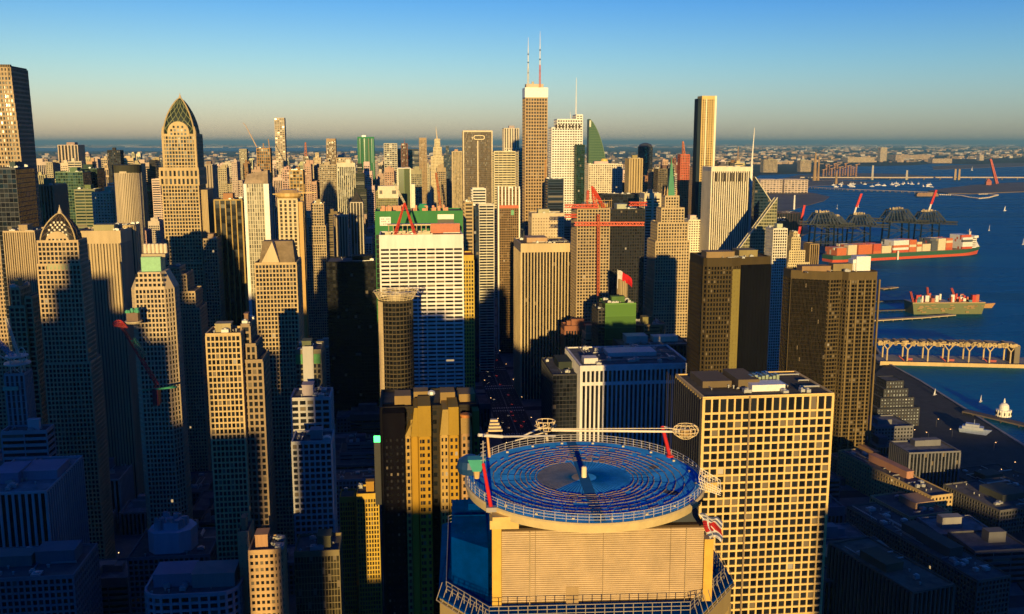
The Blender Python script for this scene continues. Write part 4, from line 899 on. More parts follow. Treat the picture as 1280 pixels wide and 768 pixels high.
T_('ribbed_block', 'plain tan ribbed block left of the black-domed tower', 4, 43, 291, 700, 30, (.46, .35, .2), (.2, .15, .09), (60, 1.6, .7, 0, .35), units=2)
T_('stepped_block', 'small stepped tan block low at the left, before the ribbed block', 11, 38, 374, 640, 24, (.46, .33, .17), GK, 'mesh', tiers=[(-.5, .2, 0, 1, 0, .97), (.2, .5, .1, 1, 0, 1.0), (-.5, -.1, .2, 1, .97, 1.03)])
T_('ribbed_tower', 'brown close-ribbed tower between the tall rippling tower and the green glass slab', 43, 66, 233, 1000, 40, (.36, .27, .16), GBR, 'fins')
T_('glass_block', 'green glass block with a fine window grid, far left', 69, 103, 216, 1250, 34, (.16, .22, .13), (.03, .075, .04), 'curtain', phrase='the green glass block')
T_('glass_block', 'dark green glass block rising behind the gridded green one', 96, 121, 212, 1300, 34, (.06, .1, .07), (.015, .04, .025), 'curtain')
T_('glass_block', 'lower olive glass block with horizontal bands beside the gridded green one', 93, 118, 238, 1180, 30, (.22, .22, .13), GGR, 'ribbon')
T_('concrete_slab', 'blank tan slab tower alone against the horizon, far left', 72, 97, 182, 2300, 50, (.55, .43, .3), GBR, (60, 8, 3, 0, .3))
T_('apartment_block', 'white rounded apartment block dotted with small dark windows', 113, 144, 242, 1150, 30, PALE, GK, 'punch', shape=lambda w, d: rrect(-w / 2, w / 2, 0, d, 7), phrase='the white rounded apartment block')
T_('round_tower', 'pale fluted round tower with a dark drum crown', 137, 170, 216, 1120, 36, (.52, .43, .3), (.25, .2, .13), (60, 2.2, 1.2, 0, .4), shape=lambda w, d: [(w / 2 * math.cos(2 * math.pi * i / 24), d / 2 + d / 2 * math.sin(2 * math.pi * i / 24)) for i in range(24)], pents=0, units=2, phrase='the pale round tower', band=1)
r = bpy.data.objects['round_tower']; z = zt(216, 1120); m = MB(); m.lathe([(15.8, z - .5), (16.0, z + 8.2), (14, z + 8.7)], 24, cy=18, sy=1.16); m.build('drum_crown', WALL, r, (.05, .05, .035))
T_('fluted_block', 'broad tan block with a dark arcade under its cornice, behind the black-domed tower', 92, 150, 291, 760, 34, (.48, .37, .21), (.22, .17, .1), (70, 2.4, 1.4, 0, .5), band=9, units=3)
T_('round_block', 'plain rounded tan block right of the arcaded block', 141, 166, 284, 790, 30, (.5, .38, .2), GBR, (60, 5, 4.4, 0, .2), shape=lambda w, d: rrect(-w / 2, w / 2, 0, d, 9), pents=0)
T_('grey_slab', 'tall blank grey-tan slab just right of the tan domed tower', 250, 265, 207, 1480, 40, (.36, .29, .2), GBR, (60, 4, 3.2, 0, .3))
T_('stone_block', 'low tan annexe at the right foot of the tan domed tower', 254, 271, 300, 985, 34, (.40, .30, .17), GK, 'mesh')
T_('dark_tower', 'black tower striped with bright gold fins, right of the tan domed tower', 268, 302, 251, 1010, 34, (.42, .29, .10), (.012, .012, .014), (4, 5.4, 1.1, 0, 1.0), units=3, phrase='the black and gold striped tower')
r, wd, dp, h = T_('white_edged_tower', 'pale tower framed by broad white corner strips', 305, 335, 230, 950, 26, (.56, .5, .36), (.3, .28, .2), (4, 2.4, .8, .5, .3), pents=0, units=0, phrase='the white-edged tower', par=0)
m = MB(); m.box(-wd / 2 - .6, -wd / 2 + 2.2, -.9, 1.2, 0, h); m.box(wd / 2 - 4.2, wd / 2 + .6, -.9, 1.2, 0, h); m.build('corner_strip', PAINT, r, (.74, .73, .68))
m = MB(); m.hexa([(-wd / 2, 0, h + .3), (wd / 2, 0, h + .3), (wd / 2, 26, h + .3), (-wd / 2, 26, h + .3), (-wd / 2 + 2, 8, h + 9), (wd / 2 - 1, 8, h + 13), (wd / 2 - 1, 24, h + 13), (-wd / 2 + 2, 24, h + 9)]); m.build('sloped_roof', ROOF, r, (.36, .27, .17))
r, wd, dp, h = T_('unfinished_tower', 'unfinished cream tower with open floors below a round crane deck', 348, 371, 250, 900, 22, (.60, .48, .28), (.06, .05, .03), (3.6, 4.2, 2.0, .9, .9), pents=0, units=1)
m = MB(); m.lathe([(9, h), (12.5, h + 3), (12.5, h + 6), (7, h + 9)], 18, cy=11); m.bar((-14, 4, h + 5), (26, 4, h + 6.5), .6)
for i in range(6): m.bar((8 + i * 2.4, 4, h + 6), (8 + i * 2.4, 9, h + 11 + i), .25)
m.build('crane_deck', PAINT, r, (.55, .36, .12))
m = MB(); m.box(wd / 2, wd / 2 + 5, 2, 14, 0, h - 2); m.build('scaffold_side', PAINT, r, (.45, .26, .06))
T_('unfinished_block', 'orange tower block under construction with open gold scaffold floors', 362, 378, 214, 1350, 26, (.50, .33, .12), (.06, .045, .02), (4.5, 4, .8, .9, .8), pents=1, units=6)
T_('stepped_tower', 'stepped tan tower with slanted dark shoulder, centre left', 381, 406, 256, 1180, 30, (.44, .34, .2), GK, 'mesh', tiers=[(-.5, .5, 0, 1, 0, .78), (-.35, .5, 0, 1, .78, .88), (-.2, .42, .1, 1, .88, 1.0)])
T_('green_top_block', 'narrow shaded tower with a pale centre strip and green top band', 369, 401, 440, 575, 24, (.20, .17, .1), GK, 'mesh', band=4, phrase='the pale-strip tower')
r = bpy.data.objects['green_top_block']; h = zt(440, 575); m = MB(); m.box(-3.2, 3.2, -1.4, -.6, 0, h + 3.5); m.build('centre_strip', WALL, r, (.42, .4, .36)); m = MB()
for sx in (-1, 1): m.box(sx * 5.4 - 2.0, sx * 5.4 + 2.0, -1.0, -.5, h - 7.5, h - 1.5)
m.build('green_panel', PAINT, r, (.06, .25, .06))
T_('window_block', 'shaded pale block with a bright window grid, below the pale-strip tower', 364, 412, 500, 545, 22, (.42, .4, .37), GK, 'grid', units=5)
T_('window_block', 'shaded blue-grey gridded block standing in front of a taller pale one', 365, 414, 555, 500, 20, (.40, .39, .37), GK, 'mesh', units=3)
T_('black_tower', 'massive black slab tower left of the white ribbon-window tower', 408, 474, 329, 1000, 44, (.012, .012, .013), (.008, .008, .01), 'curtain', units=2, pents=1, phrase='the massive black slab')
T_('gold_slab', 'slim gold-lit wall of tiny windows, leftmost of two narrow slabs by the ochre ribbed tower', 425, 443, 624, 570, 14, (.52, .34, .05), (.06, .05, .03), (3.2, 1.6, .5, .9, .35), win=100, pents=0, units=1, band=2)
T_('gold_slab', 'wider gold-lit wall of patterned windows against the ochre ribbed tower', 446, 473, 620, 565, 16, (.52, .345, .055), (.06, .05, .03), (3.0, 1.7, .6, .8, .35), win=100, pents=1, units=1, band=2)
T_('glass_cube', 'low bronze glass cube with a rimmed roof, bottom centre left', 368, 424, 694, 460, 22, (.20, .16, .08), (.06, .05, .025), (3.6, 1.5, .25, .4, .25), band=1.2, units=4, par=1.8)
T_('tan_office', 'small sunlit tan office with seven rows of windows and rounded corner', 311, 353, 692, 440, 18, (.52, .34, .16), GK, (3.4, 2.2, .95, 1.7, .35), win=100, units=3, shape=lambda w, d: rrect(-w / 2, w / 2, 0, d, 4, 4, (0, 1, 1, 0)), par=1.6)
T_('tan_office', 'narrow sunlit tan office with a slanted roof, left of the small rounded one', 298, 310.5, 668, 450, 16, (.52, .35, .17), GK, (4, 3.0, 2.2, 3.0, .3), pents=1, units=0)
# shaded low blocks, bottom left
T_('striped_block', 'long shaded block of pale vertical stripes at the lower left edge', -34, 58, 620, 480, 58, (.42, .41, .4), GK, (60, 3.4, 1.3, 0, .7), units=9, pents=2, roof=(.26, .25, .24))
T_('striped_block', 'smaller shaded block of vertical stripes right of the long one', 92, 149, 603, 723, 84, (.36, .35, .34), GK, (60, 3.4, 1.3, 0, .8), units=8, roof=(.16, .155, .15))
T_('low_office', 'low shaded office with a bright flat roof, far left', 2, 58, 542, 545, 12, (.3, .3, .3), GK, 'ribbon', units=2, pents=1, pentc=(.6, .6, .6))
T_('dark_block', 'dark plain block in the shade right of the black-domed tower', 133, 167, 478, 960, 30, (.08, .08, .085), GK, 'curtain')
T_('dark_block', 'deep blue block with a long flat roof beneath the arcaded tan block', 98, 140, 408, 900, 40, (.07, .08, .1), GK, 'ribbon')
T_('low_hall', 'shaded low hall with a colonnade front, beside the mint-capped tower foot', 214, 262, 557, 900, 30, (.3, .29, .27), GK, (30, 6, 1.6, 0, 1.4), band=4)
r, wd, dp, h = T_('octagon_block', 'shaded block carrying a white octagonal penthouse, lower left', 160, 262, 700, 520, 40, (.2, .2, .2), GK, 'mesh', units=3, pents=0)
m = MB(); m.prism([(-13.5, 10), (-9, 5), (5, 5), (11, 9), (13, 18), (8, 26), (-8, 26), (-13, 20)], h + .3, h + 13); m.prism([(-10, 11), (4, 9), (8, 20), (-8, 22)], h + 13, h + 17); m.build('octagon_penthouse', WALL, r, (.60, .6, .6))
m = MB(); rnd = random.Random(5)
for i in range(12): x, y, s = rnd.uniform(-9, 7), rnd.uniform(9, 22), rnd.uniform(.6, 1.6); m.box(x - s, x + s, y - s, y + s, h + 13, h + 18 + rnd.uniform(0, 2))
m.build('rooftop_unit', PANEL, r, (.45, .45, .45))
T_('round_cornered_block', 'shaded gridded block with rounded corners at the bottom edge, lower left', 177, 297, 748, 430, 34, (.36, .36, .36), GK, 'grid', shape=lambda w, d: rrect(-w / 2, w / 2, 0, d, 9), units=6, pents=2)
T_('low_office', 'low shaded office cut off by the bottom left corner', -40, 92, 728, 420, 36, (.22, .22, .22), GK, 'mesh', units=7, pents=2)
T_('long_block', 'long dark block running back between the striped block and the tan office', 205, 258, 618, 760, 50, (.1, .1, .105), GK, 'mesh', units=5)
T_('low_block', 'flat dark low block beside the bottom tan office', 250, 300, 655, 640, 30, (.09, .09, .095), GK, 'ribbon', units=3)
T_('low_terrace', 'shaded low terrace with stepped flat roofs before the massive black slab', 415, 472, 566, 780, 44, (.16, .16, .165), GK, 'ribbon', units=5, tiers=[(-.5, .5, 0, 1, 0, .7), (-.35, .5, .3, 1, .7, .85), (-.2, .4, .5, 1, .85, 1)])
T_('low_terrace', 'shaded pale long flat-roofed building at the foot of the massive black slab', 414, 474, 602, 690, 20, (.26, .26, .26), GK, 'mesh', units=4, pents=0)
# tower crane assembly at the left edge
r, wd, dp, h = T_('pale_pylon', 'shaded pale fluted shaft at the left edge under a white lattice crane', 6, 30, 470, 560, 12, (.3, .3, .29), (.1, .1, .1), (4, 2.6, 1.2, .3, .5), pents=0, units=0)
c0 = r.location + Vector((0, 0, h)); rr = thing('lattice_crane', 'white lattice crane with blue boom on the pale shaft at the left edge', 'crane', c0 + GF * 6, GA)
L = lambda px, py, Y=565: Matrix.Rotation(-GA, 4, 'Z') @ (at(px, py, Y) - rr.location)
m = MB(); m.lattice((0, 0, 0), (0, 0, 13), 6, .3); m.lathe([(7.6, 6), (7.6, 6.7)], 16); m.lathe([(6.5, 10.5), (6.5, 11.2)], 16); m.build('tower_head', PAINT, rr, (.6, .56, .46))
m = MB(); m.lattice(L(24, 447), L(8, 398), 1.1, .2); m.build('mast', PAINT, rr, (.6, .55, .42))
m = MB(); m.lattice(L(18, 448), L(-14, 415), 1.9, .24); m.build('blue_boom', PAINT, rr, (.05, .26, .42))
m = MB(); prev = None
for i in range(9):
    a = math.pi * i / 8; p = L(28, 448) + Vector((2.6 * math.cos(a), 0, 6.5 * math.sin(a)))
    if prev is not None: m.bar(prev, p, .24)
    prev = p
m.bar(L(12, 452), L(-8, 440), .36); m.bar(L(24, 450), L(34, 449), .6); m.build('cable_guide', PAINT, rr, (.7, .64, .5))
m = MB(); q = L(14, 486, 558); m.box(q.x - 4.6, q.x + 4, q.y - .4, q.y + .6, q.z - 1.1, q.z + 1.2); m.build('green_sign', PAINT, rr, (.25, .42, .28))

# ------------------------------------------------------------------ right of the avenue
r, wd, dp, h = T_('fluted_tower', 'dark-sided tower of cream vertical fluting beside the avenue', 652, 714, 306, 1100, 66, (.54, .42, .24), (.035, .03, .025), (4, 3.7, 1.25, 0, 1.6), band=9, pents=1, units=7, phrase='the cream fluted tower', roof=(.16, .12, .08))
m = MB(); m.box(-wd / 2 - 1.4, -wd / 2 - .6, 1.0, dp - 1, 0, h - 9.2); m.build('side_wall', MATT, r, (.085, .06, .045))  # dark panel colour carries the shade of the left flank
r, wd, dp, h = T_('finned_block', 'low broad block with white vertical fins and a loggia top, beyond the avenue', 727, 862, 459, 790, 74, (.66, .63, .58), (.02, .022, .028), (30, 3.7, 1.45, 0, 1.6), band=0, pents=0, units=14, phrase='the white-finned block', roof=(.12, .12, .12), scale=1.4)
m = MB(); m.box(-wd / 2 - 1.7, wd / 2 + 1.7, -1.75, -1.2, h - 16, h - 13); m.box(-wd / 2 - 1.7, wd / 2 + 1.7, -1.78, -1.2, h - 3.4, h + 1.4); m.build('cornice', WALL, r, (.66, .63, .58))
m = MB(); m.box(-wd / 2 + 4, -wd / 2 + 16, 10, 22, h + .3, h + 5); m.box(-wd / 2 + 30, wd / 2 - 20, 34, 56, h + .3, h + 4); m.build('penthouse', PAINT, r, (.6, .58, .54))
T_('dark_annexe', 'dark blank annexe left of the white-finned block', 691, 725, 470, 800, 66, (.05, .05, .055), GK, 'curtain', units=3, roof=(.1, .1, .1))
T_('roof_block', 'dark-finned low block with a tan roof behind the white-finned block', 777, 862, 434, 900, 40, (.07, .06, .05), GK, 'fins', pents=2, units=6, roof=(.22, .16, .1), pentc=(.7, .6, .45))
T_('green_screened_block', 'block wrapped in lime green netting left of the flag', 757, 795, 381, 935, 30, (.13, .26, .06), (.11, .23, .05), (12, 30, .3, .25, .15), units=8, pents=1, phrase='the lime green block', roof=(.1, .08, .05))
T_('dark_block', 'dark side block stepping up the left of the lime green block', 748, 756.5, 388, 940, 30, (.06, .055, .05), GK, 'mesh', units=2)
T_('round_stack', 'tan cylindrical flue standing under the red flag', 773, 786, 347, 985, 11, (.42, .32, .17), (.36, .27, .15), (90, 4, 3.8, 0, .1), shape=lambda w, d: [(w / 2 * math.cos(2 * math.pi * i / 20), d / 2 + d / 2 * math.sin(2 * math.pi * i / 20)) for i in range(20)], pents=0, units=0, cat='flue')
p = at(772, 349, 983); flag('red flag with a white hoist flying over the lime green block', p + Vector((0, 0, 0)), GA, 9.0, 17, colours=((.62, .006, .012), (.66, .6, .56), None), seed=5, pole_h=10, r=.3)
T_('glass_hall', 'low bronze glass hall with a rounded roofline right of the lime green block', 796, 834, 408, 985, 30, (.30, .22, .1), (.12, .09, .05), 'ribbon', shape=lambda w, d: rrect(-w / 2, w / 2, 0, d, 8), units=5)
r, wd, dp, h = T_('construction_tower', 'tan gridded tower under construction with red lattice booms across it', 722, 762, 262, 1060, 36, (.40, .30, .17), GK, (3.5, 3.4, 1.1, 1.3, .7), pents=0, units=3, win=100, phrase='the tower with red booms')
z0 = h
r2, w2, d2, h2 = T_('dark_tower', 'black grid tower joined to the right of the tower with red booms', 763, 806, 263, 1064, 36, (.03, .028, .027), GK, 'mesh', pents=1, units=3, pentc=(.5, .42, .3))
rr = thing('construction_crane', 'red crane with horizontal lattice booms on the dark construction tower', 'crane', r.location + GF * 8 + Vector((0, 0, z0 + .3)), GA)
L = lambda px, py, Y=1054: Matrix.Rotation(-GA, 4, 'Z') @ (at(px, py, Y) - rr.location)
m = MB(); m.lattice((4, 0, 0), L(740, 233, 1066), 4.0, .55, 8, 1.2); m.lattice(L(741, 236, 1066), (14, 2, 0), 2.4, .5, 8); m.lattice((-6, 0, 0), L(735, 238, 1066), 1.8, .4, 8); m.build('mast', PAINT, rr, (.62, .06, .025))
for (x0, x1, yy) in ((706, 748, 258), (718, 805, 280), (787, 808, 255), (707, 720, 270)):
    m = MB(); m.lattice(L(x0, yy, 1052), L(x1, yy, 1058), 3.4, .65); m.build('boom', PAINT, rr, (.60, .09, .035))
m = MB(); m.lattice(L(748, 268, 1052), L(748, 402, 1052), 2.2, .4); m.build('hoist_track', PAINT, rr, (.5, .11, .04))
m = MB(); m.box(-8, 20, 8, 22, 0, 5)
for i in range(16): m.bar((-9 + i * 2.0, -3, 0), (-9 + i * 2.0, -3, 5 + (i % 4) * 2), .25)
m.bar((-10, -3, 9), (22, -3, 9), .3); m.build('site_scaffold', PAINT, rr, (.45, .28, .1))
# stepped tower with green spire
def spire_tower():
    D = 1150; z = lambda py: zt(py, D); loc, wd, h = front(820, 862, 290, D); r = thing('stepped_tower', 'tan stepped tower tapering to a slender green spire', 'tower', loc, GA); LANDMARKS.append((r, 'the green-spired tower')); note_foot('spire', loc, wd + 14, 44)
    W, G, RF = MB(), MB(), MB(); wins = []
    T = [(rect(-wd / 2 - 2, wd / 2 + 13, -3, 40), 0, z(392)), (rect(-wd / 2 - 1, wd / 2 + 6, -2, 40), z(392), z(352)), (rect(-wd / 2, wd / 2, 0, 38), z(352), z(303)), (rect(-wd / 2 + 3, wd / 2 - 2, 3, 34), z(303), z(280)), (rect(-wd / 2 + 8, wd / 2 - 6, 6, 28), z(280), z(262)), (rect(-wd / 2 + 13, wd / 2 - 12, 9, 24), z(262), z(247))]
    for tt in T: fill_tiers(W, G, RF, loc, GA, [tt], (3.6, 3.3, 1.3, 1.35, .7), wins, z(460), par=1.6)
    W.build('wall', WALL, r, (.47, .36, .2)); G.build('inner_wall', GLASS, r, GK); RF.build('roof', ROOF, r, (.22, .17, .1)); window_parts(r, wins, 100, GK)
    m = MB(); cx = .5; m.prism(rect(cx - 4.3, cx + 4.3, 12, 20), z(247), z(205), top=rect(cx - 1.0, cx + 1.0, 15, 17)); m.lathe([(.9, z(205)), (.15, z(196))], 8, cx=cx, cy=16); m.build('spire', PAINT, r, (.04, .22, .11))
    m = MB()
    for a in range(4):
        x, y = cx + 5.6 * (-1) ** a, 16 + 5.6 * (-1) ** (a // 2); m.lathe([(.9, z(247)), (.9, z(240)), (.05, z(234))], 6, cx=x, cy=y)
    m.build('pinnacle', WALL, r, (.5, .33, .16))
spire_tower()
# dark towers on the right
def facet(w, d, k): return [(-w / 2, d * .55), (-w / 2 + w * k, 0), (w / 2 - 3, 3), (w / 2, 9), (w / 2, d), (-w / 2, d)]
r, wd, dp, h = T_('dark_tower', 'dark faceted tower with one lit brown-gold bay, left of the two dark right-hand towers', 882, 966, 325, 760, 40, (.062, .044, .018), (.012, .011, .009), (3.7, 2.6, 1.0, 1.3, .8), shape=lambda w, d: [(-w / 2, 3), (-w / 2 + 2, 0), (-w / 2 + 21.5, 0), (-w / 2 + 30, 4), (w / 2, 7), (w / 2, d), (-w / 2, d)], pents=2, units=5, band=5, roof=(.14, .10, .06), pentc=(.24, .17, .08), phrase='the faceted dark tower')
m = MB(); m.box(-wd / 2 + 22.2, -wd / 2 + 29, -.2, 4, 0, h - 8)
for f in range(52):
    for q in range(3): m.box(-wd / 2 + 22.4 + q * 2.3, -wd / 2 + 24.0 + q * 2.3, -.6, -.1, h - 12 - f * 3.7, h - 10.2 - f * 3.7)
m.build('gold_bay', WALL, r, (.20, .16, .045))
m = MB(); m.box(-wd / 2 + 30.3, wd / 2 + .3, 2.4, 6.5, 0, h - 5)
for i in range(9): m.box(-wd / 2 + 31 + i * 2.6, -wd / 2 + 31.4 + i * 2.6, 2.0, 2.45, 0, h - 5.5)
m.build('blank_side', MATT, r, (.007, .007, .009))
r, wd, dp, h = T_('bronze_tower', 'broad dark bronze tower with balcony-banded right half and white roof cube', 1001, 1099, 343, 880, 38, (.105, .075, .032), (.010, .009, .007), (3.8, 3.3, .5, 1.25, 1.0), shape=lambda w, d: [(-w / 2, 20), (-w / 2 + w * .40, 4), (-w / 2 + w * .56, 6), (-w / 2 + w * .60, 0), (w / 2 - 3, 0), (w / 2, 6), (w / 2, d), (-w / 2, d)], win=100, pents=2, units=5, band=6, roof=(.12, .09, .05), pentc=(.3, .22, .12), phrase='the bronze balcony tower')
m = MB(); m.box(wd / 2 - 16, wd / 2 - 2, 14, 26, h + .3, h + 14); m.box(wd / 2 - 19, wd / 2 - 16, 15, 25, h + .3, h + 11); m.build('white_cube', PAINT, r, (.75, .73, .69))
m = MB()
for i in range(5): x = -wd / 2 + wd * .62 + i * 7.2; m.box(x, x + 1.3, -1.5, .4, 0, h - 6)
m.build('balcony_pier', WALL, r, (.19, .135, .055))
m = MB(); p0 = Vector((-wd / 2, 20, 0)); p1 = Vector((-wd / 2 + wd * .40, 4, 0)); d_ = (p1 - p0).normalized(); n_ = Vector((d_.y, -d_.x, 0)); L_ = (p1 - p0).length
a_, c_ = p0 + n_ * 1.15, p0 + d_ * (L_ - 1.5) + n_ * 1.15; k_ = Vector((0, 0, h - 7)); e_ = n_ * -.9
m.hexa([a_, c_, c_ + e_, a_ + e_, a_ + k_, c_ + k_, c_ + e_ + k_, a_ + e_ + k_])
m.uv[8:12] = [(0, 0), (26, 0), (26, 46), (0, 46)]; m.build('shaded_side_glass', GLASSC, r, (.022, .017, .009))  # dark cover added to give the left facet its shade
m = MB()
for i in range(27):
    q = a_ + d_ * (i * (L_ - 1.5) / 26); m.bar(q + n_ * .1, q + n_ * .1 + k_, .22)
for f in range(46): q = Vector((0, 0, f * 3.8)); m.bar(a_ + n_ * .05 + q, c_ + n_ * .05 + q, .2)
m.build('shaded_side_mullion', WALL, r, (.035, .026, .014))
# striped slab with a needle, and the glass wedges
r, wd, dp, h = T_('striped_slab', 'white vertically striped slab tower with a tall needle at its right edge', 890, 938, 210, 1350, 40, (.68, .6, .44), (.07, .06, .045), (4, 3.1, 1.5, 0, 1.1), band=5, pents=0, units=2, phrase='the white striped slab')
m = MB()
for i in range(11): m.box(-wd / 2 + 5 + i * 4.2, -wd / 2 + 7.2 + i * 4.2, -1.4, -1.0, h - 19, h - 7)
m.build('crown_slot', WALL, r, (.06, .05, .04))
m = MB(); m.box(wd / 2 + .8, wd / 2 + 3.2, -1, 3, 0, h + 4); m.bar((wd / 2 + 2, 1, h + 4), (wd / 2 + 4.0, 1, zt(160, 1355)), 1.3, 8, .35); m.build('needle', PAINT, r, (.75, .7, .6))
def wedge(label, name, px0, px1, pyl, pyr, D, dp, wall, glass, st, phrase=None):
    loc, wd, hl = front(px0, px1, pyl, D); hr = zt(pyr, D); r = thing(name, label, 'tower', loc, GA); note_foot(label, loc, wd, dp)
    if phrase: LANDMARKS.append((r, phrase))
    m = MB(); hm, lo = (max(hl, hr), min(hl, hr)); x0, x1 = -wd / 2, wd / 2
    n = len(m.v); fl, bay = st
    m.quad((x0, 0, 0), (x1, 0, 0), (x1, 0, hr), (x0, 0, hl), 0, [(0, 0), (wd / bay, 0), (wd / bay, hr / fl), (0, hl / fl)])
    m.quad((x1, 0, 0), (x1, dp, 0), (x1, dp, hr), (x1, 0, hr), 0, [(0, 0), (dp / bay, 0), (dp / bay, hr / fl), (0, hr / fl)])
    m.quad((x0, dp, 0), (x0, 0, 0), (x0, 0, hl), (x0, dp, hl), 0, [(0, 0), (dp / bay, 0), (dp / bay, hl / fl), (0, hl / fl)])
    m.quad((x1, dp, 0), (x0, dp, 0), (x0, dp, hl), (x1, dp, hr)); m.quad((x0, 0, hl), (x1, 0, hr), (x1, dp, hr), (x0, dp, hl)); m.build('glazing', GLASS, r, glass)
    m = MB(); k = 1; z = 4
    while z < hm - 1:
        xa, xb = x0, x1
        if hr > hl and z > hl: xa = x0 + wd * (z - hl) / (hr - hl)
        if hl > hr and z > hr: xb = x1 - wd * (z - hr) / (hl - hr)
        m.box(xa, xb, -.45, .05, z - .7, z + .7); m.box(x1 - .05, x1 + .4, 0, dp, z - .6, z + .6) if z < hr else None; z += fl
    nb = int(wd / bay)
    for i in range(nb + 1):
        x = x0 + wd * i / nb; zz = hl + (hr - hl) * i / nb; m.box(x - .22, x + .22, -.35, .02, 0, zz)
    m.build('mullion_grid', WALL, r, wall)
    m = MB(); m.bar((x0, 0, hl + .5), (x1, 0, hr + .5), .75); m.bar((x0, dp, hl + .5), (x1, dp, hr + .5), .6); m.bar((x1, 0, hr + .5), (x1, dp, hr + .5), .6)
    for i in range(14): t_ = i / 13; m.bar((x0 + wd * t_, 0, hl + (hr - hl) * t_ + .5), (x0 + wd * t_, dp, hl + (hr - hl) * t_ + .5), .5)
    m.build('sloping_edge', PAINT, r, (.55, .5, .36)); return r
wedge('green-grey glass wedge tower with a roof sloping up to the right', 'glass_wedge', 912, 968, 328, 248, 1240, 9, (.33, .31, .18), (.13, .14, .09), (4.2, 3.2), 'the glass wedge')
wedge('dark blue glass wedge behind the needle, roof falling to the right', 'glass_wedge', 944, 972, 222, 262, 1330, 9, (.03, .05, .07), (.012, .03, .05), (4.2, 4))
T_('white_grid_tower', 'slim white gridded tower between the two dark right-hand towers', 967, 984, 287, 1150, 24, (.72, .66, .52), GK, 'mesh', pents=1)
T_('stepped_tower', 'cream stepped tower in front of the container ship', 985, 1012, 326, 1370, 30, (.56, .46, .26), GK, 'punch', tiers=[(-.5, .5, 0, 1, 0, .97), (-.42, .3, .1, 1, .97, 1.10), (-.3, .1, .2, .9, 1.10, 1.24), (-.18, .0, .3, .8, 1.24, 1.30)], pents=0, units=2, phrase='the cream stepped tower')
T_('brown_slab', 'thin brown slab right of the cream stepped tower', 1013, 1023, 306, 1390, 20, (.3, .21, .1), GBR, 'fins', pents=0, units=0)
# tall and far landmarks
def antenna_tower():
    D = 1600; z = lambda py: zt(py, D); loc, wd, h = front(657, 684, 111, D); r = thing('antenna_tower', 'tallest brown tower with a white cap and two tall antennas', 'tower', loc, GA); LANDMARKS.append((r, 'the twin-antenna tower')); note_foot('ant', loc, wd, 34)
    W, G, RF = MB(), MB(), MB(); fill_tiers(W, G, RF, loc, GA, [(rect(-wd / 2, wd / 2, 0, 34), 0, h)], (5.2, 4.4, 1.5, 1.9, .9), band=15)
    W.build('wall', WALL, r, (.42, .29, .15)); G.build('glazing', GLASS, r, GBR); RF.build('roof', ROOF, r, (.2, .15, .1))
    m = MB(); m.box(-wd / 2 - 1.2, wd / 2 + 1.2, -1.4, 34.5, h - 14, h + 1.8); m.build('white_cap', PAINT, r, (.82, .78, .7))
    m = MB(); m.box(-wd / 2 + 2, wd / 2 - 5, 8, 26, h + 1, h + 8); m.lathe([(2, h + 1), (2, h + 12)], 8, cx=-4, cy=14); m.build('penthouse', WALL, r, (.5, .42, .3))
    for (px, pt, red) in ((661, 46, False), (676, 38, True)):
        q = Matrix.Rotation(-GA, 4, 'Z') @ (at(px, 111, D) - r.location); zt_ = z(pt); L_ = zt_ - h
        m = MB(); m.lattice((q.x, 8, h), (q.x, 8, h + L_ * .42), 2.4, .4, 14, 1.5); a = m.build('antenna', PAINT, r, (.55, .12, .06) if red else (.6, .57, .5))
        m = MB(); m.bar((q.x, 8, h + L_ * .4), (q.x, 8, h + L_ * .78), .85, 8, .6); m.bar((q.x, 8, h + L_ * .78), (q.x, 8, zt_), .5, 6, .2); m.build('antenna_mast', PAINT, a, (.74, .7, .62))
        m = MB(); 
        for f in (.3, .5, .66): m.bar((q.x, 8, h + L_ * f), (q.x, 8, h + L_ * (f + .025)), 1.3, 8)
        m.build('antenna_drum', PAINT, a, (.06, .12, .2))
    m = MB(); m.bar((wd / 2 - 2, -3, z(200)), (wd / 2 - 8, -3, 0), .9); m.build('hoist_mast', PAINT, r, (.5, .24, .08))
antenna_tower()
r, wd, dp, h = T_('white_tower', 'bright white tower with a notched crown and a single white needle', 690, 728, 158, 1750, 36, (.76, .73, .66), (.12, .11, .09), (4.4, 4.6, 1.4, 2.2, .9), pents=0, units=0, tiers=[(-.5, .5, 0, 1, 0, .99), (-.32, .5, 0, 1, .99, 1.035), (.3, .5, 0, 1, 1.035, 1.06)], phrase='the white needle tower')
m = MB(); x = (721 - 709) / 1200 * 1750; m.bar((x, 10, h), (x, 10, zt(97, 1760)), 1.3, 8, .3); m.bar((x - 8, 10, h + 4), (x - 11, 10, h + 26), .8, 6, .2); m.build('needle', PAINT, r, (.8, .76, .68))
m = MB()
for i in range(8): m.box(-wd / 2 + 6 + i * 6, -wd / 2 + 9.5 + i * 6, -1.1, -.85, h - 4, h + 3)
m.build('crown_opening', WALL, r, (.06, .05, .04))
tower('glass_fin', 'dark green glass fin against the right of the white needle tower', 721, 731, 182, 1725, 20, (.03, .06, .04), (.012, .035, .022), 'curtain', pents=0, units=0)
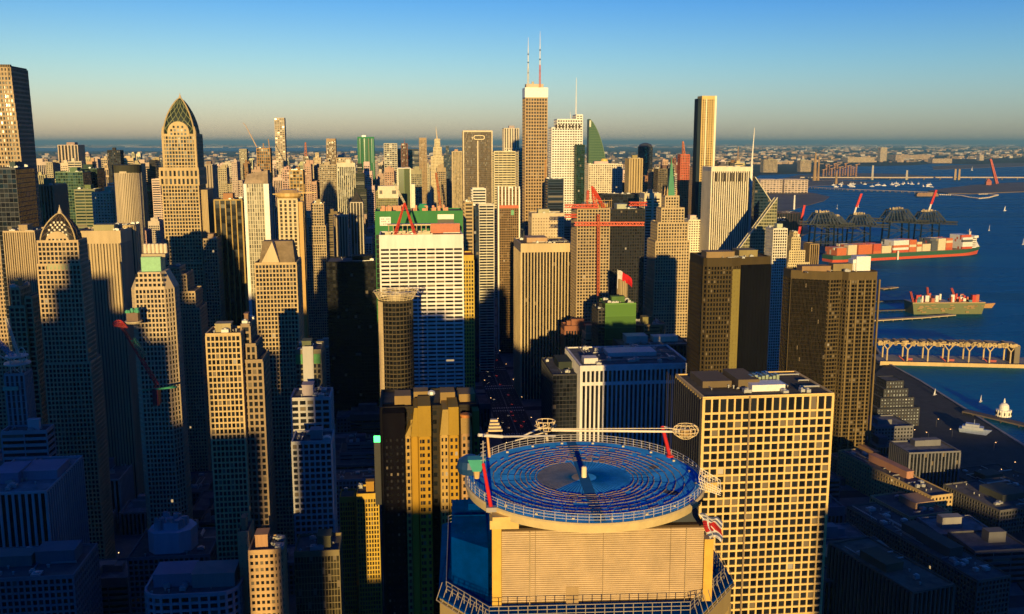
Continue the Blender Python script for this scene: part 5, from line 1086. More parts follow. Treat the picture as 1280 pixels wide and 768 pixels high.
def sail():
    D = 2000; loc, wd, h = front(736, 758, 205, D); z = lambda py: zt(py, D); r = thing('sail_tower', 'dark green glass tower shaped like a curved sail', 'tower', loc, GA); LANDMARKS.append((r, 'the green sail tower')); note_foot('sail', loc, wd, 24)
    m = MB(); S = 18; zT = z(149); zB = z(222); prof = [(-wd / 2 + 1 + (wd * .97) * max(0.0, 1 - (j / S) ** 2.0) ** .8 * (1 if j < S else .02) + .4, zB + (zT - zB) * j / S) for j in range(S + 1)]
    m.prism(rect(-wd / 2, prof[0][0], 0, 24), 0, zB)
    for (xa, za), (xb, zb) in zip(prof, prof[1:]): m.prism(rect(-wd / 2, xa, 0, 24), za, zb, top=rect(-wd / 2, xb, 0, 24))
    m.build('glass_skin', PANEL, r, (.012, .05, .028))
    m = MB()
    for (xa, za), (xb, zb) in zip(prof, prof[1:]):
        m.bar((xa, -.2, za), (xb, -.2, zb), .7)
        for q in range(2): zz = za + (zb - za) * q / 2; m.box(-wd / 2, xa + (xb - xa) * q / 2, -.3, .05, zz - .25, zz + .25)
    m.bar((-wd / 2, -.2, 0), (-wd / 2, -.2, zT), .8); m.build('edge_frame', PAINT, r, (.10, .17, .09))
    m = MB(); m.box(-wd / 2 - .3, -wd / 2 + 3.5, -.8, -.35, zT - 16, zT - 3); m.build('pale_tip_panel', PAINT, r, (.6, .55, .42))
sail()
r, wd, dp, h = T_('sign_slab', 'dark grey-brown slab tower with a rounded rooftop sign near its top', 579, 615, 165, 1900, 30, (.20, .155, .105), (.06, .05, .04), (3.9, 2.4, .8, .9, .5), pents=0, units=0, phrase='the dark sign slab')
m = MB(); m.box(-wd / 2 - 1, wd / 2 + 1, -1.4, 1, h - .5, h + 2.6); m.box(-wd / 2 - 1, -wd / 2 + 1.2, -1.3, 1, 0, h - .5); m.box(wd / 2 - 1.2, wd / 2 + 1, -1.3, 1, 0, h - .5); m.box(-1.2, 1.2, -1.2, -.6, h * .55, h - 17); m.build('pale_edge', PAINT, r, (.56, .45, .29))
m = MB(); pr = rrect(-8, 13.5, 0, 8.4, 3.6, 5); pr2 = rrect(-6.9, 12.4, 1.1, 7.3, 2.8, 5); zb = h - 15; k = len(pr)
for i in range(k):
    j = (i + 1) % k; a, b2, c, d = pr[i], pr[j], pr2[j], pr2[i]
    m.hexa([(a[0], -1.5, zb + a[1]), (b2[0], -1.5, zb + b2[1]), (b2[0], -.7, zb + b2[1]), (a[0], -.7, zb + a[1]), (d[0], -1.5, zb + d[1]), (c[0], -1.5, zb + c[1]), (c[0], -.7, zb + c[1]), (d[0], -.7, zb + d[1])])
sg = m.build('sign_frame', PAINT, r, (.85, .7, .42))
lettering('sign_lettering', 'UST', 7.6, .25, sg, (.012, .01, .01), (2.9, -1.0, zb + 1.5), (R_(90), 0, 0)); lettering('sign_lettering', 't', 9, .25, sg, (.85, .7, .42), (-12, -1.2, zb + 1.0), (R_(90), 0, 0), 'LEFT')
m = MB()
for i in range(9): m.bar((-wd / 2 + 4 + i * wd / 9.5, 8, h), (-wd / 2 + 4 + i * wd / 9.5, 8, h + 4 + (i * 7) % 5), .35)
m.build('rooftop_mast', PAINT, r, (.3, .3, .28))
T_('green_slab', 'green slab tower with fine vertical ribs, on the skyline', 447, 467, 172, 2400, 34, (.035, .21, .085), (.02, .10, .05), (60, 3.4, 1.3, 0, .7), pents=0, units=2, band=2.5, phrase='the green slab tower', scale=2)
r, wd, dp, h = T_('gold_tower', 'slender dark and gold tower standing high right of centre', 878, 895, 121, 1640, 24, (.62, .44, .17), (.06, .05, .035), (4.0, 4.2, 1.5, 1.5, .9), pents=0, units=0, band=4, phrase='the slender gold tower')
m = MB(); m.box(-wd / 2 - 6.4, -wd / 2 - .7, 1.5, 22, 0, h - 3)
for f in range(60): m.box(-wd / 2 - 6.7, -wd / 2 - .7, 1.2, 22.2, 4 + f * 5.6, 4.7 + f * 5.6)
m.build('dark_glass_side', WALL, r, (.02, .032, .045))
m = MB(); m.box(-wd / 2 + 6.5, -wd / 2 + 8.2, -1.3, -.85, 0, h - 4); m.box(wd / 2 - 2.2, wd / 2 + 1.2, -1.25, 3, 0, h + 1.5); m.build('cream_rib', PAINT, r, (.8, .72, .5))
T_('brick_tower', 'brown brick tower with white fin crown and orange band', 624, 648, 237, 1350, 30, (.25, .16, .08), (.05, .04, .025), 'mesh', pents=0, units=1, band=0, phrase='the white-crowned brick tower')
r = bpy.data.objects['brick_tower']; wd = B(624, 648, 1350); h = zt(237, 1350); m = MB()
for i in range(7): x = -wd / 2 - 1 + i * (wd + 2) / 6; m.box(x - .8, x + .8, -2, -.8, h - 22, h + 4)
m.box(-wd / 2 - 2.2, -wd / 2 - .4, -2.2, .5, 0, h + 5); m.box(wd / 2 + .4, wd / 2 + 2.2, -2.2, .5, 0, h - 0); m.build('white_fin', PAINT, r, (.8, .77, .68))
m = MB(); m.box(-wd / 2 - .3, wd / 2 + .3, -2.4, -.75, h - 26, h - 22.2); m.build('orange_band', PAINT, r, (.6, .10, .03))
m = MB(); m.box(3, 7, -1.0, -.7, h - 36, h - 29); m.build('green_panel', PAINT, r, (.1, .35, .16))
T_('banded_tower', 'beige and dark banded tower left of the twin-antenna tower', 618, 644, 190, 1850, 34, (.6, .53, .34), (.06, .06, .045), (4.6, 8, .6, 2.3, .8), pents=0, units=3, phrase='the beige banded tower')
T_('banded_tower', 'slimmer dark banded tower tight against the twin-antenna tower', 648, 660, 190, 1820, 30, (.5, .44, .3), (.03, .03, .03), (4.6, 8, .6, 1.6, .8), pents=0, units=1)
T_('beige_tower', 'cream upper block with dark left side above the beige banded tower', 630, 654, 161, 2300, 36, (.62, .54, .4), GBR, (60, 6, 3.4, 0, .5), tiers=[(-.5, .5, 0, 1, 0, .86), (-.5, .28, 0, 1, .86, 1.0)], pents=1, units=0)
T_('stepped_banded_tower', 'dark tower with white ribbon bands, upper of two steps, beyond the avenue', 591, 607, 237, 1290, 24, (.7, .66, .54), (.02, .022, .03), (3.6, 12, .5, 1.5, .7), pents=0, units=0)
T_('stepped_banded_tower', 'lower step of the white-banded pair beside the white-crowned brick tower', 599, 617, 257, 1240, 22, (.62, .58, .46), (.02, .025, .035), (3.6, 12, .4, 1.4, .7), pents=0, units=0)
T_('dark_tower', 'plain navy tower left of the lower white-banded step', 583, 598, 259, 1180, 22, (.03, .035, .05), GB, 'curtain', pents=0, units=1)
T_('beige_block', 'square beige block pierced by small round-looking openings above the cream fluted tower', 665, 705, 268, 1300, 34, (.56, .45, .29), (.2, .15, .09), (4.2, 3.6, 2.2, 2.6, .5), pents=1, units=2, band=4, phrase='the square beige block')
T_('louvred_tower', 'dark blue louvred tower below the white needle tower', 685, 704, 225, 1500, 28, (.04, .055, .08), (.012, .02, .035), (4, 20, .6, 1.2, .8), pents=0)
T_('white_block', 'white gridded block with a yellow tank on its roof, below the green sail tower', 736, 778, 206, 1900, 40, (.7, .62, .48), (.35, .3, .22), (4.2, 4.4, 1.4, 1.4, .4), pents=1, units=3, phrase='the white gridded block')
r = bpy.data.objects['white_block']; h = zt(206, 1900); m = MB(); m.lathe([(7, h), (7, h + 9), (5, h + 11)], 16, cx=2, cy=22); m.build('yellow_tank', PAINT, r, (.7, .5, .12))
T_('dark_block', 'wide dark block with a striped white parapet behind the red booms', 752, 806, 244, 1430, 30, (.025, .027, .032), GK, 'curtain', pents=0, units=3)
T_('tan_tower', 'tan tower split by two pale vertical ribs, left of the slender gold tower', 787, 803, 199, 1700, 30, (.48, .36, .18), (.3, .22, .11), (60, 5, 2.4, 0, 1.0), pents=1)
T_('white_ribbon_tower', 'cream tower with a ribbon-windowed front, left of the green-spired tower', 806, 826, 243, 1300, 26, (.6, .5, .32), (.04, .04, .04), (3.8, 9, 3, 1.8, .8), pents=1, band=5)
T_('dark_grid_tower', 'dark gridded tower behind the green spire', 823, 842, 212, 1700, 30, (.16, .13, .09), GK, 'mesh', pents=1)
r, wd, dp, h = T_('red_tower', 'slender orange-red tower under a lattice mast', 851, 862, 194, 1600, 16, (.50, .13, .07), (.25, .09, .05), (4, 3, 1.2, 1.2, .5), pents=0, units=0, phrase='the orange-red tower')
m = MB(); m.lattice((0, 8, h), (-2, 8, zt(177, 1600)), 4, .6, 5, 1.5); m.build('lattice_mast', PAINT, r, (.5, .16, .07))
r, wd, dp, h = T_('drum_tower', 'dark drum-topped tower on the skyline left of the orange-red tower', 800, 818, 184, 2300, 34, (.06, .065, .075), GB, 'curtain', shape=lambda w, d: [(w / 2 * math.cos(2 * math.pi * i / 20), d / 2 + d / 2 * math.sin(2 * math.pi * i / 20)) for i in range(20)], pents=0, units=0)
m = MB(); m.lathe([(17, h), (14, h + 6), (6, h + 9), (.5, h + 10)], 18, cy=17); m.build('dome_cap', PAINT, r, (.05, .055, .065))
T_('white_block', 'small bright white block at the foot of the slender gold tower', 861, 879, 276, 1390, 26, (.75, .68, .52), GBR, 'punch', pents=1)
# left and centre of the skyline
T_('pale_needle_block', 'tall thin pale tower breaking the horizon left of centre', 343, 355, 148, 2600, 28, (.5, .4, .27), (.2, .16, .1), (5, 6, 1.4, 1.8, .6), pents=0, units=0, phrase='the thin pale tower')
T_('brown_needle_block', 'slim brown tower just breaking the horizon left of the green slab tower', 408, 419, 174, 2600, 30, (.36, .25, .14), GBR, 'fins', pents=0, units=0, band=6)
T_('grey_needle_block', 'slim grey-green tower left of the far orange construction frame', 299, 308, 187, 2400, 24, (.34, .3, .2), GBR, 'punch', pents=0, units=0)
r, wd, dp, h = T_('far_construction', 'far orange construction frame under a tilted crane boom', 321, 337, 186, 2300, 30, (.45, .25, .08), (.05, .04, .03), (7, 5, 1.0, 1.0, 1.0), pents=0, units=2)
rr = thing('construction_crane', 'far brown crane boom tilted left above the orange construction frame', 'crane', r.location + Vector((0, 0, h + .3)), GA)
L = lambda px, py, Y=2295: Matrix.Rotation(-GA, 4, 'Z') @ (at(px, py, Y) - rr.location)
m = MB(); m.bar(L(321, 184), L(307, 157), 1.6, 4, 1.0); m.bar(L(307, 157), L(304, 154), 1.0); m.bar((0, 5, 0), (0, 5, 12), 1.5); m.bar((14, 5, 0), (12, 5, 22), 1.2); m.build('boom', PAINT, rr, (.42, .27, .15))
T_('mast_tower', 'thin grey tower with a red mast between two pale towers', 379, 385, 196, 2250, 20, (.35, .3, .23), GBR, 'fins', pents=0, units=0)
r = bpy.data.objects['mast_tower']; m = MB(); h = zt(196, 2250); m.lattice((0, 8, h), (0, 8, zt(178, 2250)), 5, .9, 5, 1.5); m.build('mast', PAINT, r, (.45, .16, .08))
T_('stepped_tower', 'far pale stepped tower with a pinnacle, left of the slim brown tower', 389, 403, 198, 2100, 30, (.54, .42, .25), GBR, 'punch', tiers=[(-.5, .5, 0, 1, 0, .93), (-.3, .35, .1, .9, .93, 1.0), (-.15, .15, .3, .7, 1.0, 1.04)], pents=0, units=0)
T_('tan_grid_tower', 'tan window-grid tower below the slim brown tower', 425, 441, 200, 2000, 30, (.48, .37, .22), GK, 'grid', tiers=[(-.8, .3, .5, 1, 0, 1.01), (-.5, .5, 0, .5, 0, .98)], pents=0, units=0)
T_('white_topped_tower', 'dark glass tower with a pale striped top right of the green slab tower', 480, 496, 180, 2500, 32, (.5, .46, .36), (.03, .04, .06), (5, 7, 1.2, 1.8, .8), pents=0, units=0)
T_('dark_tower', 'dark navy block between the pale-topped tower and the slim brown pair', 497, 523, 187, 2600, 36, (.06, .07, .09), GB, 'ribbon', pents=1, units=0)
r, wd, dp, h = T_('red_brown_tower', 'dark red-brown tower with a thin spike on the skyline', 502, 509, 180, 2450, 20, (.2, .08, .05), GBR, 'fins', pents=0, units=0)
m = MB(); m.bar((0, 8, h), (0, 8, h + 14), 1, 6, .2); m.build('spike', PAINT, r, (.3, .1, .06))
T_('brown_needle_block', 'slim brown tower right of the dark red-brown spiked tower', 524, 533, 173, 2500, 26, (.36, .26, .15), GBR, 'punch', pents=0, units=0, band=5)
r, wd, dp, h = T_('art_deco_tower', 'cream stepped tower with a pinnacle on the skyline left of the dark sign slab', 539, 555, 192, 2300, 34, (.62, .52, .32), GBR, 'punch', tiers=[(-.5, .5, 0, 1, 0, .97), (-.3, .32, .1, .9, .97, 1.05), (-.2, .2, .2, .8, 1.05, 1.12)], pents=0, units=0, phrase='the cream pinnacled tower')
m = MB(); m.bar((0, 15, h * 1.12), (-3, 15, zt(158, 2300)), 1.8, 6, .4); m.build('pinnacle', PAINT, r, (.6, .5, .35))
T_('dark_pinnacle_tower', 'slim dark tower with a blue lower face beside the cream pinnacled tower', 555, 564, 188, 2250, 24, (.08, .09, .11), (.02, .05, .09), 'curtain', tiers=[(-.5, .5, 0, 1, 0, .96), (-.2, .2, .3, .7, .96, 1.03)], pents=0, units=0)
T_('tan_fluted_tower', 'pale tan fluted tower tucked left of the dark sign slab', 566, 580, 190, 2150, 28, (.55, .44, .27), (.3, .24, .15), 'fins', pents=1, units=0)
r, wd, dp, h = T_('green_tower', 'pale-edged olive green tower left of the brown scaffold boom', 497, 513, 211, 1500, 24, (.19, .26, .10), (.14, .20, .08), (60, 8, .4, 0, .3), pents=0, units=0, par=0, phrase='the olive green tower')
m = MB(); m.box(-wd / 2 - .8, -wd / 2 + 1.0, -1, 1, h * .2, h + 1); m.box(wd / 2 - 1, wd / 2 + .8, -1, 1, h * .6, h + 1); m.box(-wd / 2, wd / 2, -1, 24, h, h + 1.2); m.box(wd / 2 + 1, wd / 2 + 6.5, -.5, 16, 0, h - 24); m.build('pale_edge', PAINT, r, (.68, .62, .46))
T_('olive_block', 'olive gridded block carrying a cream signbox, above the green hoarding', 470, 497, 240, 1350, 28, (.28, .26, .13), (.07, .075, .04), 'mesh', pents=0, units=2, phrase='the olive gridded block')
r = bpy.data.objects['olive_block']; wd = B(470, 497, 1350); h = zt(240, 1350); m = MB(); m.box(-wd / 2 + 3, wd / 2 + 1, -1.4, 10, h - 9, h + 8); s_ = m.build('signbox', PAINT, r, (.6, .5, .36)); m = MB(); m.box(-wd / 2 + 5, -wd / 2 + 9, -1.7, -1.38, h - 3, h + 2); m.box(wd / 2 - 8, wd / 2 - 2, -1.7, -1.38, h - 3, h + 2); m.build('dark_vent', PAINT, s_, (.07, .06, .05))
T_('striped_tower', 'dark tower with white stripes under a black pyramid roof', 438, 453, 254, 1300, 22, (.5, .44, .33), (.03, .03, .03), (60, 3.6, 1.3, 0, .8), pents=0, units=0)
r = bpy.data.objects['striped_tower']; wd = B(438, 453, 1300); h = zt(254, 1300); m = MB(); m.prism(rect(-wd / 2, wd / 2, 0, 22), h + 1, h + 14, top=rect(-1, 1, 10, 12)); m.lathe([(.8, h + 14), (.1, h + 20)], 6, cy=11); m.build('pyramid_roof', ROOF, r, (.05, .045, .04))
T_('striped_block', 'small tan block with vertical stripes left of the black pyramid roof', 417, 434, 271, 1260, 24, (.46, .37, .24), (.12, .09, .06), (60, 3.6, 1.6, 0, .7), pents=0, units=0)
T_('tan_slab', 'thin tan slab tower against the right of the green hoarding', 581, 591, 254, 1040, 20, (.42, .31, .16), (.12, .09, .05), (3.8, 9, 1.5, 1.6, .5), pents=1)
m = MB(); a = at(545, 216, 1700); bq = at(551, 262, 1690); bq.z = 0; q = at(551, 262, 1690); d_ = (q - a); e_ = a + d_ * (a.z / (a.z - q.z)); m.lattice((0, 0, 0), a - e_, 4, .8, 40, 2.5)
rr = thing('scaffold_boom', 'long leaning red-brown lattice boom left of the dark sign slab', 'crane', e_); m.build('boom', PAINT, rr, (.42, .15, .06))

# ------------------------------------------------------------------ low buildings on the right-hand shore
T_('harbour_house', 'long shaded harbour house with gold-lit end gable, tallest of its cluster', 1164, 1190, 622, 715, 118, (.50, .36, .16), GK, 'punch', win=100, units=6, pents=1, rz=R_(17), phrase='the harbour house')
T_('harbour_house', 'lower gridded wing in front of the harbour house with a sunlit corner', 1137, 1186, 648, 690, 46, (.46, .34, .17), GK, 'punch', win=100, units=4, rz=R_(17))
T_('harbour_house', 'flat-roofed wing left of the harbour house with a thin lit gable', 1116, 1128, 610, 770, 90, (.42, .31, .16), GK, 'punch', units=3, rz=R_(17))
T_('harbour_house', 'upper back wing of the harbour house cluster with a ragged gold roof', 1098, 1112, 580, 850, 70, (.45, .33, .16), GK, 'punch', units=6, rz=R_(17))
T_('harbour_house', 'round-ended dark wing at the right end of the harbour house cluster', 1188, 1226, 662, 720, 60, (.14, .12, .09), GK, 'punch', shape=lambda w, d: rrect(-w / 2, w / 2, 0, d, 8), units=3, rz=R_(17))
T_('market_hall', 'low wide pale-roofed hall on the quay behind the harbour house', 1150, 1210, 572, 960, 90, (.3, .3, .3), GK, 'ribbon', roof=(.33, .33, .33), units=3, pents=0, rz=R_(17))
def dotted_pyramid():
    loc, wd, h = front(1097, 1149, 512, 985); r = thing('stepped_pyramid', 'dark stepped pyramid block dotted with pale windows on the quay', 'building', loc, GA); note_foot('pyr', loc, wd, 44)
    W, G, RF = MB(), MB(), MB(); z = lambda py: zt(py, 985)
    for k, (a, t, u) in enumerate(((0, 0, 512), (5, 512, 500), (10, 500, 490), (14, 490, 481))):
        fill_tiers(W, G, RF, loc, GA, [(rect(-wd / 2 + a, wd / 2 - a, a * .8, 44 - a * .8), 0 if k == 0 else z(t), z(u))], (3.6, 3.3, 1.7, 2.1, .5), par=.8)
    W.build('wall', WALL, r, (.05, .05, .055)); G.build('glazing', GLASS, r, (.4, .45, .5)); RF.build('roof', ROOF, r, (.1, .1, .1))
dotted_pyramid()
T_('lit_kiosk', 'small gold-lit end of a low shaded block right of the cream grid tower', 1056, 1072, 668, 700, 10, (.5, .38, .18), GK, 'punch', units=1)
T_('low_office', 'low shaded flat office behind the small gold-lit block, right of the cream grid tower', 1030, 1066, 615, 800, 30, (.10, .095, .09), GK, 'mesh', units=3)
T_('low_office', 'wide low dark office with a rooftop frame at the bottom right', 1030, 1150, 728, 560, 60, (.11, .105, .1), GK, 'fins', units=8, pents=2, pentc=(.4, .32, .2))
T_('low_shed', 'brown-roofed long shed at the bottom edge beyond the low dark office', 1140, 1190, 742, 500, 70, (.16, .12, .09), GK, 'fins', units=2, roof=(.2, .15, .11), rz=R_(20))
T_('long_block', 'long dark office running into the bottom right corner', 1222, 1262, 728, 560, 130, (.15, .135, .11), GK, 'mesh', units=12, pents=1, rz=R_(17))
T_('long_block', 'dark flat quayside block near the right edge behind the long office', 1250, 1330, 640, 700, 60, (.11, .105, .1), GK, 'mesh', units=6, rz=R_(17))
T_('long_block', 'dark low quayside block at the right edge, farther along the shore', 1232, 1300, 612, 800, 50, (.1, .1, .1), GK, 'mesh', units=4, rz=R_(17), roof=(.11, .13, .08))
T_('low_shed', 'low grey shed among the shaded quays, right of the bronze balcony tower', 1096, 1122, 560, 900, 30, (.12, .12, .12), GK, 'fins', units=1)

# ------------------------------------------------------------------ harbour
def wz(px, py): return gp(px, py, 0.6)
# container ship
A_, B_ = wz(1034, 327.5), wz(1221, 317.5); ax = (B_ - A_); SL = ax.length; sa = math.atan2(ax.y, ax.x)
ship = thing('container_ship', 'long container ship with green topsides, red lower hull and white bridge at the bow', 'ship', (A_.x, A_.y, 0.6), sa); LANDMARKS.append((ship, 'the container ship'))
beam, fb = 52.0, 17.0
def section(x, z):    # half breadth of the hull
    f = x / SL; hb = beam / 2
    if f > .86: hb *= max(.02, 1 - ((f - .86) / .14) ** 1.6 * (1.0 - .12 * z / fb))
    if f < .05: hb *= .8 + 4 * f
    return hb * (.9 + .1 * min(1, z / 6))
def hull_part(name, z0, z1, col, flare):
    m = MB(); S = 40; rows = []
    for i in range(S + 1):
        x = SL * i / S; xx = lambda z: x + (8 * z / fb if i == S else 0) ; dz = 3.5 * max(0, (i / S - .82) / .18)
        rows.append([(xx(z0), -section(x, z0), z0 + (dz if z0 > 1 else 0)), (xx(z1), -section(x, z1), z1 + dz), (xx(z1), section(x, z1), z1 + dz), (xx(z0), section(x, z0), z0 + (dz if z0 > 1 else 0))])
    for a, c in zip(rows, rows[1:]):
        for q in range(3): m.quad(a[q], c[q], c[q + 1], a[q + 1])
    m.quad(*rows[0]); m.quad(*rows[-1][::-1]); return m.build(name, PAINT, ship, col)
hull_part('lower_hull', -1.5, 7.0, (.62, .10, .045), 0); hull_part('upper_hull', 7.0, fb, (.035, .11, .06), 0)
m = MB(); m.box(6, SL * .84, -beam / 2 + 1, beam / 2 - 1, fb, fb + 1); m.build('deck', PAINT, ship, (.22, .12, .08))
m = MB(); bxx = SL * .935; m.box(bxx - 10, bxx + 12, -15, 15, fb + 2, fb + 30); m.box(bxx - 6, bxx + 8, -24, 24, fb + 30, fb + 36); m.hexa([(bxx + 12, -14, fb + 3), (bxx + 36, -4, fb + 3), (bxx + 36, 4, fb + 3), (bxx + 12, 14, fb + 3), (bxx + 12, -14, fb + 22), (bxx + 26, -5, fb + 14), (bxx + 26, 5, fb + 14), (bxx + 12, 14, fb + 22)])
br = m.build('bridge', PAINT, ship, (.78, .75, .7)); m = MB()
for k in range(5): m.box(bxx - 8, bxx + 10, -15.2, -14.9, fb + 6 + k * 5, fb + 8 + k * 5)
m.box(bxx + 7.8, bxx + 8.3, -22, 22, fb + 32, fb + 34.5); m.build('bridge_window', GLASS, br, GK)
m = MB(); m.bar((bxx, 0, fb + 36), (bxx, 0, fb + 52), .9); m.bar((bxx, -7, fb + 46), (bxx, 7, fb + 46), .5); m.bar((bxx + 9, 6, fb + 34), (bxx + 9, 6, fb + 44), 2.4, 8); m.build('mast', PAINT, ship, (.6, .55, .48))
m = MB(); m.bar((SL * .40, -beam / 2 - 3, -1), (SL * .40, -beam / 2 - 3, fb + 6), 2.4, 8); m.build('draught_post', PAINT, ship, (.75, .68, .55))
RED_, CRM, ORG, DKG, WHT = (.52, .10, .045), (.68, .58, .38), (.56, .16, .06), (.10, .11, .12), (.74, .72, .66)
def container_block(x, ln, y, n_t, col, label, yw=beam - 6, rail=None):
    o_ = Matrix.Rotation(sa, 4, 'Z') @ Vector((x, 0, fb + 1.0)) + Vector((A_.x, A_.y, .6)); r = thing('container_stack', label, 'container stack', o_, sa, 'container stacks on the ship'); rnd = random.Random(label)
    ch = 6.2; cw = yw / 8; ms = {}
    for t in range(n_t):
        for q in range(8):
            top = n_t - (1 if rnd.random() < .18 else 0)
            if t >= top: continue
            c = col if rnd.random() < .8 else rnd.choice((RED_, CRM, ORG, DKG))
            m = ms.setdefault(c, MB()); y0 = -yw / 2 + q * cw
            m.box(.3, ln - .3, y0 + .15, y0 + cw - .15, t * ch + .05, t * ch + ch - .1)
            if q == 0:
                for i in range(int(ln / 2.2)): m.box(.8 + i * 2.2, 1.7 + i * 2.2, y0 - .1, y0 + .17, t * ch + .5, t * ch + ch - .5)
    for c, m in ms.items(): m.build('container', PAINT, r, c)
f = SL / 187.0
for (x, ln, n_t, c, lb) in ((2, 13, 3, ORG, 'orange-red container stack at the stern end of the ship'), (17, 12, 4, CRM, 'cream container stack next to the stern stack'), (31, 19, 4, ORG, 'broad orange container stack, third from the stern'), (52, 11, 4, RED_, 'dark red container stack just ahead of the broad orange one'),
        (64, 13, 3, CRM, 'low cream container stack before the tall dark-ended one'), (80, 22, 5, WHT, 'tall white container stack with a dark end, amidships'), (103, 10, 5, ORG, 'narrow orange container stack right of the tall white one'), (114, 7, 4, CRM, 'narrow cream container stack amidships'), (122, 12, 3, CRM, 'short stepped cream container stack amidships'),
        (135, 9, 5, DKG, 'tall grey container stack forward of amidships'), (145, 11, 5, CRM, 'tall cream container stack aft of the orange forward stack'), (156.5, 10, 5, ORG, 'orange container stack, last before the bow house')):
    container_block((x * .86 + 2) * f, ln * .86 * f, 0, n_t, c, lb)
container_block(SL * .845, SL * .07, 0, 6, WHT, 'big pale grey container stack right behind the white bridge')
# quay terminal behind the ship with its cranes
ter = [wz(990, 316), wz(1020, 318.5), wz(1200, 309.5), wz(1200, 306), wz(1100, 303), wz(990, 303)]
struct(flat_sheet('terminal_quay', [(p.x, p.y) for p in ter], 4.0, PAVE, thick=4.0))
def gantry(px, py, label, mast, sc=1.0, double=False, rz=None):
    b0 = wz(px, py); b0.z = 4.0; r = thing('gantry_crane', label, 'gantry crane', b0, sa + R_(-20) if rz is None else rz, 'dark blue gantry cranes behind the ship'); S = sc; col = (.005, .012, .02)
    H1, H2 = 70 * S, 106 * S; hx = 30 * S; hy = 24 * S
    for sx in (-1, 1):
        for sy in (-1, 1):
            m = MB(); m.bar((sx * hx, sy * hy, 0), (sx * hx * .92, sy * hy, H1), 2.9 * S, 4, 2.5 * S); m.build('leg', PAINT, r, col)
    m = MB()
    for sy in (-1, 1):
        for zz in (14, 44, 68): m.bar((-hx, sy * hy, zz * S), (hx, sy * hy, zz * S), 1.3 * S)
        m.bar((-hx, sy * hy, 14 * S), (hx * .9, sy * hy, 44 * S), .9 * S); m.bar((hx, sy * hy, 44 * S), (-hx * .9, sy * hy, 68 * S), .9 * S)
    for sx in (-1, 1):
        for zz in (44, 68): m.bar((sx * hx, -hy, zz * S), (sx * hx, hy, zz * S), 1.2 * S)
    m.build('portal_beam', PAINT, r, col)
    m = MB(); m.lattice((-72 * S, 0, H1 + 5 * S), (96 * S, 0, H1 - 3 * S), 9 * S, 1.8 * S, 18); m.box(-72 * S, 90 * S, -4 * S, 4 * S, H1 - 1 * S, H1 + 1.5 * S) ; m.build('boom', PAINT, r, (.006, .008, .012))
    m = MB()
    for sy in (-1, 1):
        P = [(-44, H1 + 2), (-24, H2 - 4), (22, H2), (52, H1 + 2)]; Q = [Vector((x * S, sy * hy * .8, z if z > 72 * S else z)) for x, z in [(p[0], p[1]) for p in P]]
        for a, c in zip(Q, Q[1:]): m.bar(a, c, 2.9 * S)
        for i in range(9):
            t0 = i / 9; a = Q[0].lerp(Q[3], t0); c = Q[1].lerp(Q[2], min(1, max(0, t0 * 1.5 - .2))); m.bar(a, c, 1.7 * S); m.bar(Q[0].lerp(Q[3], t0 + .11), c, 1.6 * S)
        m.bar(Q[0].lerp(Q[1], .5), Q[3].lerp(Q[2], .5), .9 * S)
    for x in (-24, 0, 22): m.bar((x * S, -hy * .8, H2 - 2), (x * S, hy * .8, H2 - 2), 1.2 * S)
    m.build('truss_tower', PAINT, r, (.006, .016, .04))
    m = MB(); rnd = random.Random(px)
    for i in range(14): x = rnd.uniform(-22, 22) * S; m.box(x - 1.8, x + 1.8, -3, 3, H2 - 2, H2 + rnd.uniform(2, 6))
    m.build('machinery', PAINT, r, (.42, .33, .2))
    if mast:
        a = Vector((mast[0] * S, 0, H2)); 
        m = MB(); m.bar(a, a + Vector((5, 0, 20)), 3.0 * S, 6, 2.8 * S); m.build('mast_foot', PAINT, r, (.75, .7, .62))
        m = MB(); m.lattice(a + Vector((5, 0, 20)), a + Vector((17, 0, 66 * S)), 5.0 * S, 1.1, 8, 4); m.bar(a + Vector((5, 0, 20)), a + Vector((17, 0, 66 * S)), 1.7 * S); m.build('raised_boom', PAINT, r, (.62, .03, .025))
gantry(1026, 311, 'dark blue gantry crane with a wide double truss, leftmost behind the ship', None, .95)
gantry(1039, 310, 'dark blue gantry crane overlapping the leftmost one behind the ship', None, .82)
gantry(1072, 310, 'dark blue gantry crane with a red mast left of centre behind the ship', (-18,), .88)
gantry(1118, 308.5, 'broad dark blue gantry crane over the middle of the ship, without a red mast', None, 1.0)
gantry(1157, 307, 'dark blue gantry crane with a red mast nearest the bow of the ship', (2,), .92)
def standalone(name, label, cat, px, py, build, z=.6, rz=0.0, group=None):
    p = gp(px, py, z); r = thing(name, label, cat, p, rz, group); build(r, p); return r
def red_jib(r, p):
    m = MB(); m.bar((0, 0, 0), (3, 0, 34), 5, 6, 4); m.build('base', PAINT, r, (.72, .66, .55)); m = MB(); m.lattice((3, 0, 34), (16, 0, 118), 6, 1.1, 10, 4); m.bar((3, 0, 34), (16, 0, 118), 2.0); m.build('raised_boom', PAINT, r, (.6, .03, .025))
standalone('jib_crane', 'red raised jib on a white base left of the gantry cranes', 'crane', 996, 307, red_jib)
standalone('chimney', 'white chimney on the near tip of the brown peninsula', 'chimney', 992.5, 262, lambda r, p: (lambda m: (m.lathe([(4.5, 0), (3.4, 62), (3.8, 64)], 12), m.build('stack', PAINT, r, (.75, .7, .6))))(MB()), z=3)
r, wd, dp, h = T_('low_shed', 'dark purple-brown shed with faint white lettering beyond the glass wedge', 968, 1004, 267, 3120, 70, (.10, .065, .065), GK, (60, 9, 1, 0, .6), pents=0, units=3, roof=(.13, .095, .09))
lettering('faded_lettering', 'MAZ', 17, .3, r, (.7, .66, .6), (-wd / 2 + 20, -1.2, h - 24), (R_(90), 0, 0))
